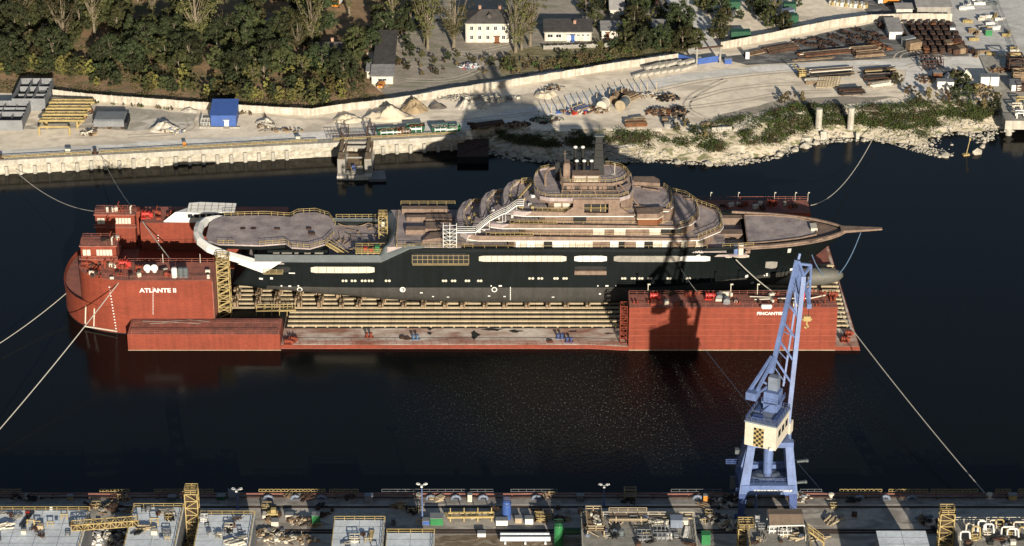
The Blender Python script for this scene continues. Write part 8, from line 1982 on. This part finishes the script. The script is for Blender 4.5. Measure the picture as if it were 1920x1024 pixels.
Q(941,984,(2.6,1.4,1.4),'white','white machine with a dark band at the foot of the blue tank','pump_unit','machine')
Q(1898,936,(1.8,1.2,1.2),'yellow','yellow cabinet among the railing panels at the right edge','control_cabinet','cabinet')
Q(903,1005,(1.8,1.2,.9),'white','white double box on the brown ground below the yellow frame','white_box','box')
p = n3(438,936); mb = MB(); mb.cbox(p+Vector((0,.3,1.3)),(2.5,.3,2.3),0,-.15); mb.bar(p+Vector((-.9,-.9,0)),p+Vector((-.9,.3,1.6)),.14); mb.bar(p+Vector((.9,-.9,0)),p+Vector((.9,.3,1.6)),.14); solo('steel_plate', mb, M['steelblue'], 'blue grey steel plate propped upright at the quay edge', 'plate')
p = n3(822,938); mb = MB()
for i in range(3): mb.cbox(p+Vector((i*.25,.15*i,.15+.3*i)),(2.0-.2*i,1.4,.22),.35+.25*i)
solo('pallet_stack', mb, M['beam'], 'tilted stack of pale pallets on the sunlit quay edge', 'pallets')
p = n3(510,970); t_ = thing('loader', 'pale yellow wheeled loader standing above the cream machine box', 'loader', p); mb = MB(); mb.cbox(p+Vector((.2,0,.95)),(2.4,1.3,.8)); mb.cbox(p+Vector((.4,0,1.8)),(1.1,1.1,1.0)); mb.build('body', M['yellow'], t_); mb = MB(); mb.cbox(p+Vector((-1.7,0,.6)),(.7,1.8,.8),0,.0); mb.bar(p+Vector((-1,.5,1)),p+Vector((-1.7,.5,.7)),.16); mb.bar(p+Vector((-1,-.5,1)),p+Vector((-1.7,-.5,.7)),.16); mb.build('bucket', M['cream'], t_)
for x in (-.6,.9):
    for y in (-.75,.75): mb = MB(); mb.path([p+Vector((x,y-.15,.5)),p+Vector((x,y+.15,.5))],.5,10); mb.build('wheel', M['black'], t_)
def qheap(px,py,w_,d,h,m,lab,n_=40,nm='scrap_heap',seed=0):
    global g4
    keep, gz = g4, GZ
    p = n3(px,py); r_ = random.Random(int(px*5+py+seed)); mb = MB()
    for k2 in range(n_):
        a = r_.random()*6.28; q = math.sqrt(r_.random()); c = p+Vector((math.cos(a)*q*w_/2,math.sin(a)*q*d/2,max(0,1-q)*h)); mb.mi = r_.randrange(len(m))
        if r_.random() < .55: b2 = r_.random()*3.14; L = r_.uniform(.5,2.2); v = Vector((math.cos(b2),math.sin(b2),r_.uniform(-.1,.3)))*L*.5; mb.bar(c-v+Vector((0,0,.25)),c+v+Vector((0,0,.25)),r_.uniform(.08,.22))
        else: mb.cbox(c+Vector((0,0,.2)),(r_.uniform(.3,1.2),r_.uniform(.3,.9),r_.uniform(.2,.8)),r_.random()*3)
    solo(nm, mb, [M[x] for x in m], lab, 'heap')
qheap(556,978,3.2,2.6,.9,['rust','wood','cream'],'brown scrap heap right of the cream tipping bin',36); qheap(573,980,3.6,3,1.0,['rust','beam','black'],'heap of bent bars left of the green locker',44)
qheap(1345,945,7,4,.8,['cream','concd','black'],'clutter of hoses left of the crane foot',50); qheap(1375,936,4,3,1.0,['rust','cream','black'],'clutter heap at the quay edge left of the crane foot',36); qheap(1497,935,5,4,1.1,['cream','rust','concd'],'clutter heap right of the right crane foot',46)
qheap(1030,975,7,4,.8,['yellowd','rust','black'],'yellow and black bars in the shade beside the green cylinder',46); qheap(1345,975,6,4,1.0,['rust','black','cream'],'rusty clutter in the dark gap between the crane and the crowded block',46); qheap(1365,985,5,4,1.0,['yellowd','rust','cream'],'yellow clutter below the crane foot',40)
qheap(205,955,4,6,.8,['rust','wood','black'],'rusty clutter in the gap between the two left hull blocks',40); qheap(220,1000,7,9,1.6,['black','rust','grey','cream'],'dark machinery clutter at the bottom between the left hull blocks',90); qheap(187,1008,4,7,2.2,['white','grey','cream'],'grey stair frames at the bottom beside the lower left block',60); qheap(360,1015,5,5,2,['yellow','black','cream'],'yellow frames at the foot of the tallest scaffold tower',60); qheap(500,1008,12,6,.8,['beam','wood','cream','grey'],'long heap of pale offcuts on the ground left of the pale roof',90); qheap(560,1014,9,4,.7,['cream','wood'],'second heap of pale offcuts nearer the pale roof',50)
qheap(1180,940,3,2,.4,['black','rust'],'dark fittings under the yellow hoist frame',16); qheap(50,936,7,2,.7,['black','concd'],'dark tangle of hoses near the water edge at left',30); qheap(232,936,3,2,1.0,['beam','rust','wood'],'pale timbers by the railing panels at left',24); qheap(1750,985,5,5,1.2,['rust','black','cream'],'rusty clutter left of the cream yellow scaffold tower',44); qheap(1735,975,4,3,.8,['rust','wood','steelblue'],'rusty scraps behind the smooth pale grey roof',24); qheap(655,935,2.5,2,.6,['black','rust'],'dark winch clutter on the shaded quay edge',20)
r_ = random.Random(52); L = []
for i in range(64):
    px = r_.choice((r_.uniform(490,625),r_.uniform(725,1090),r_.uniform(1300,1400),r_.uniform(170,250),r_.uniform(1515,1640),r_.uniform(1000,1090))); py = r_.choice((r_.uniform(949,962),r_.uniform(966,990),r_.uniform(930,942)))
    if 1515 < px < 1640 and r_.random() < .7: continue
    L.append((px,py))
L.sort()
for i, (px, py) in enumerate(L):
    kd, m_ = r_.choice((('pile','rust'),('pile','wood'),('pile','black'),('crate','wood'),('crate','rust'),('stand','yellowd'),('frame','yellowd'),('crate','concd'),('pile','beam')))
    T(px,py,kd,m_,'%s %s on the quay floor, %s loose piece from the left' % ({'black':'black','rust':'rusty','concd':'grey brown','wood':'brown','beam':'pale','yellowd':'dull yellow'}[m_],{'pile':'offcut pile','crate':'crate','stand':'trestle','frame':'cage'}[kd],nth(i)),r_.uniform(.6,1.1),NZ0+.05,r_.random()*3)
# blue round tank, green cylinders, pipes, boxes in the gaps
p = n3(950,972); t_ = thing('round_tank', 'dark blue upright round tank between the lit quay patches', 'tank', p); mb = MB(); mb.lathe(p,[(1.0,0),(1.0,4.0),(.8,4.4),(.2,4.6)],18); mb.build('tank_body', M['blueroof'], t_); mb = MB(); mb.lathe(p+Vector((0,0,3.9)),[(1.08,0),(1.08,.2)],18); mb.lathe(p+Vector((0,0,1)),[(1.06,0),(1.06,.15)],18); mb.rail([p+Vector((-.8,-.6,4.4)),p+Vector((.8,-.6,4.4)),p+Vector((.8,.6,4.4)),p+Vector((-.8,.6,4.4))],.8,.08,.8,1,True); mb.build('tank_rim', M['blue_d'], t_)
p = n3(1047,1022); t_ = thing('green_vessel', 'bright green upright cylinder with a railed top left of the crowded block', 'vessel', p); mb = MB(); mb.lathe(p,[(1.0,0),(1.0,5.0),(.7,5.5),(.2,5.7)],16); mb.build('vessel_body', M['greenp'], t_); mb = MB(); mb.path([p+Vector((1,1,3)),p+Vector((7,1,3))],.8,12); mb.build('side_pipe', M['greend'], t_); mb = MB(); mb.rail([p+Vector((-1,-1,5)),p+Vector((1,-1,5)),p+Vector((1,1,5)),p+Vector((-1,1,5))],1.0,.09,1,1,True); mb.build('vessel_rail', M['greend'], t_)
crate('green_bin', tuple(n3(1323,1018)), (1.9,1.8,2.6), M['greenp'], 'bright green bin in the dark gap right of the crowded block', 'bin')
mb = MB(); p = n3(1181,936)
for x in (-1.3,1.3):
    for y in (-.5,.5): mb.bar(p+Vector((x,y,0)), p+Vector((x,y,3.0)), .18)
for z in (1.0,2.0,2.9): mb.rail([p+Vector((-1.3,-.5,z-1)),p+Vector((1.3,-.5,z-1)),p+Vector((1.3,.5,z-1)),p+Vector((-1.3,.5,z-1))],1.0,.12,3,0,True)
solo('hoist_gantry', mb, M['yellowd'], 'dull yellow hoist frame standing alone at the quay edge', 'frame')
for i,(x0p,x1p,py,r2,m,lab) in enumerate(((938,1030,1010,.5,'roof','pale long pipe lying at the bottom left of the green cylinder, farther of two'),(938,1032,1018,.55,'roof','pale long pipe lying at the bottom left of the green cylinder, nearer of two'))):
    a, b_ = n3(x0p,py), n3(x1p,py); mb = MB(); mb.path([a+Vector((0,0,r2+.5)), b_+Vector((0,0,r2+.5))], r2, 10)
    for f in (.1,.5,.9): c = a.lerp(b_,f); mb.cbox(c+Vector((0,0,.25)),(.4,1.4,.5))
    solo('long_pipe', mb, M[m], lab, 'pipe')
for i,(px,py,m,lab) in enumerate(((1005,980,'yellow','yellow lattice cage right of the white cabinet, left one'),(1018,974,'beam','pale lattice cage in front of the lit quay patch, right one'))):
    p = n3(px,py); mb = MB(); mb.rail([p,p+Vector((2.2,0,0)),p+Vector((2.2,1.4,0)),p+Vector((0,1.4,0))],1.7,.14,1.1,2,True); solo('lattice_cage', mb, M[m], lab, 'cage')
p = n3(1356,975)
mb = MB(); a, b_ = n3(1340,946), n3(1376,950)
# timber sleepers, rope bollards at the edge
for i,(px,lab) in enumerate(((1558,'mooring bollard with a rope near the crane on the near quay'),(1855,'mooring bollard holding the long white line at the right'),(28,'white topped bollard at the left end of the near quay'),(1395,'dark bollard beside the left crane foot'))):
    p = n3(px,934); mb = MB(); mb.lathe(p,[(.6,0),(.5,.2),(.4,.8),(.7,.95),(.65,1.2),(.2,1.35)],12); mb.cbox(p+Vector((0,0,.06)),(1.8,1.2,.12)); solo('bollard', mb, M['cream' if i < 2 else 'rust'], lab, 'bollard')
# shallow brown ground beyond the rails and pale concrete bays
mb = MB(); a, b_ = n3(815,1003), n3(1090,1003); mb.box(a.x,b_.x,-175,a.y,NZ0,NZ0+.04); struct('brown_ground', mb, groundmat('oily_brown_ground', (.20,.155,.105), (.11,.085,.06), .4, (.26,.22,.17), .05))
p = n3(1525,1012); mb = MB(); mb.bar(p+Vector((-3,0,.2)),p+Vector((4,1,.2)),.25); mb.bar(p+Vector((-2,-1.2,.2)),p+Vector((3,.4,.2)),.25); solo('loose_bars', mb, M['beam'], 'two pale bars lying crossed on the concrete right of the shelter', 'bars')
t_ = thing('access_stair', 'yellow railed stair descending from the shelter block onto the concrete', 'stair', tuple(n3(1535,1010))); p, q = G(1515,996,BZ-.5), G(1545,1018,BZ-5); mb = MB()
for o in (0,1.2): mb.bar(p+Vector((0,o,0)), q+Vector((0,o,0)), .16,.3); mb.bar(p+Vector((0,o,1.1)), q+Vector((0,o,1.1)), .12); [mb.bar(p.lerp(q,f)+Vector((0,o,0)), p.lerp(q,f)+Vector((0,o,1.1)), .1) for f in (0,.33,.66,1)]
mb.bar((q.x,q.y,NZ0),q,.2); mb.bar((q.x,q.y+1.2,NZ0),q+Vector((0,1.2,0)),.2); mb.build('stair_rail', M['yellow'], t_); mb = MB()
for i in range(12): mb.cbox(p.lerp(q,i/11)+Vector((0,.6,.1)),(.4,1.1,.06))
mb.build('stair_treads', M['wood'], t_)
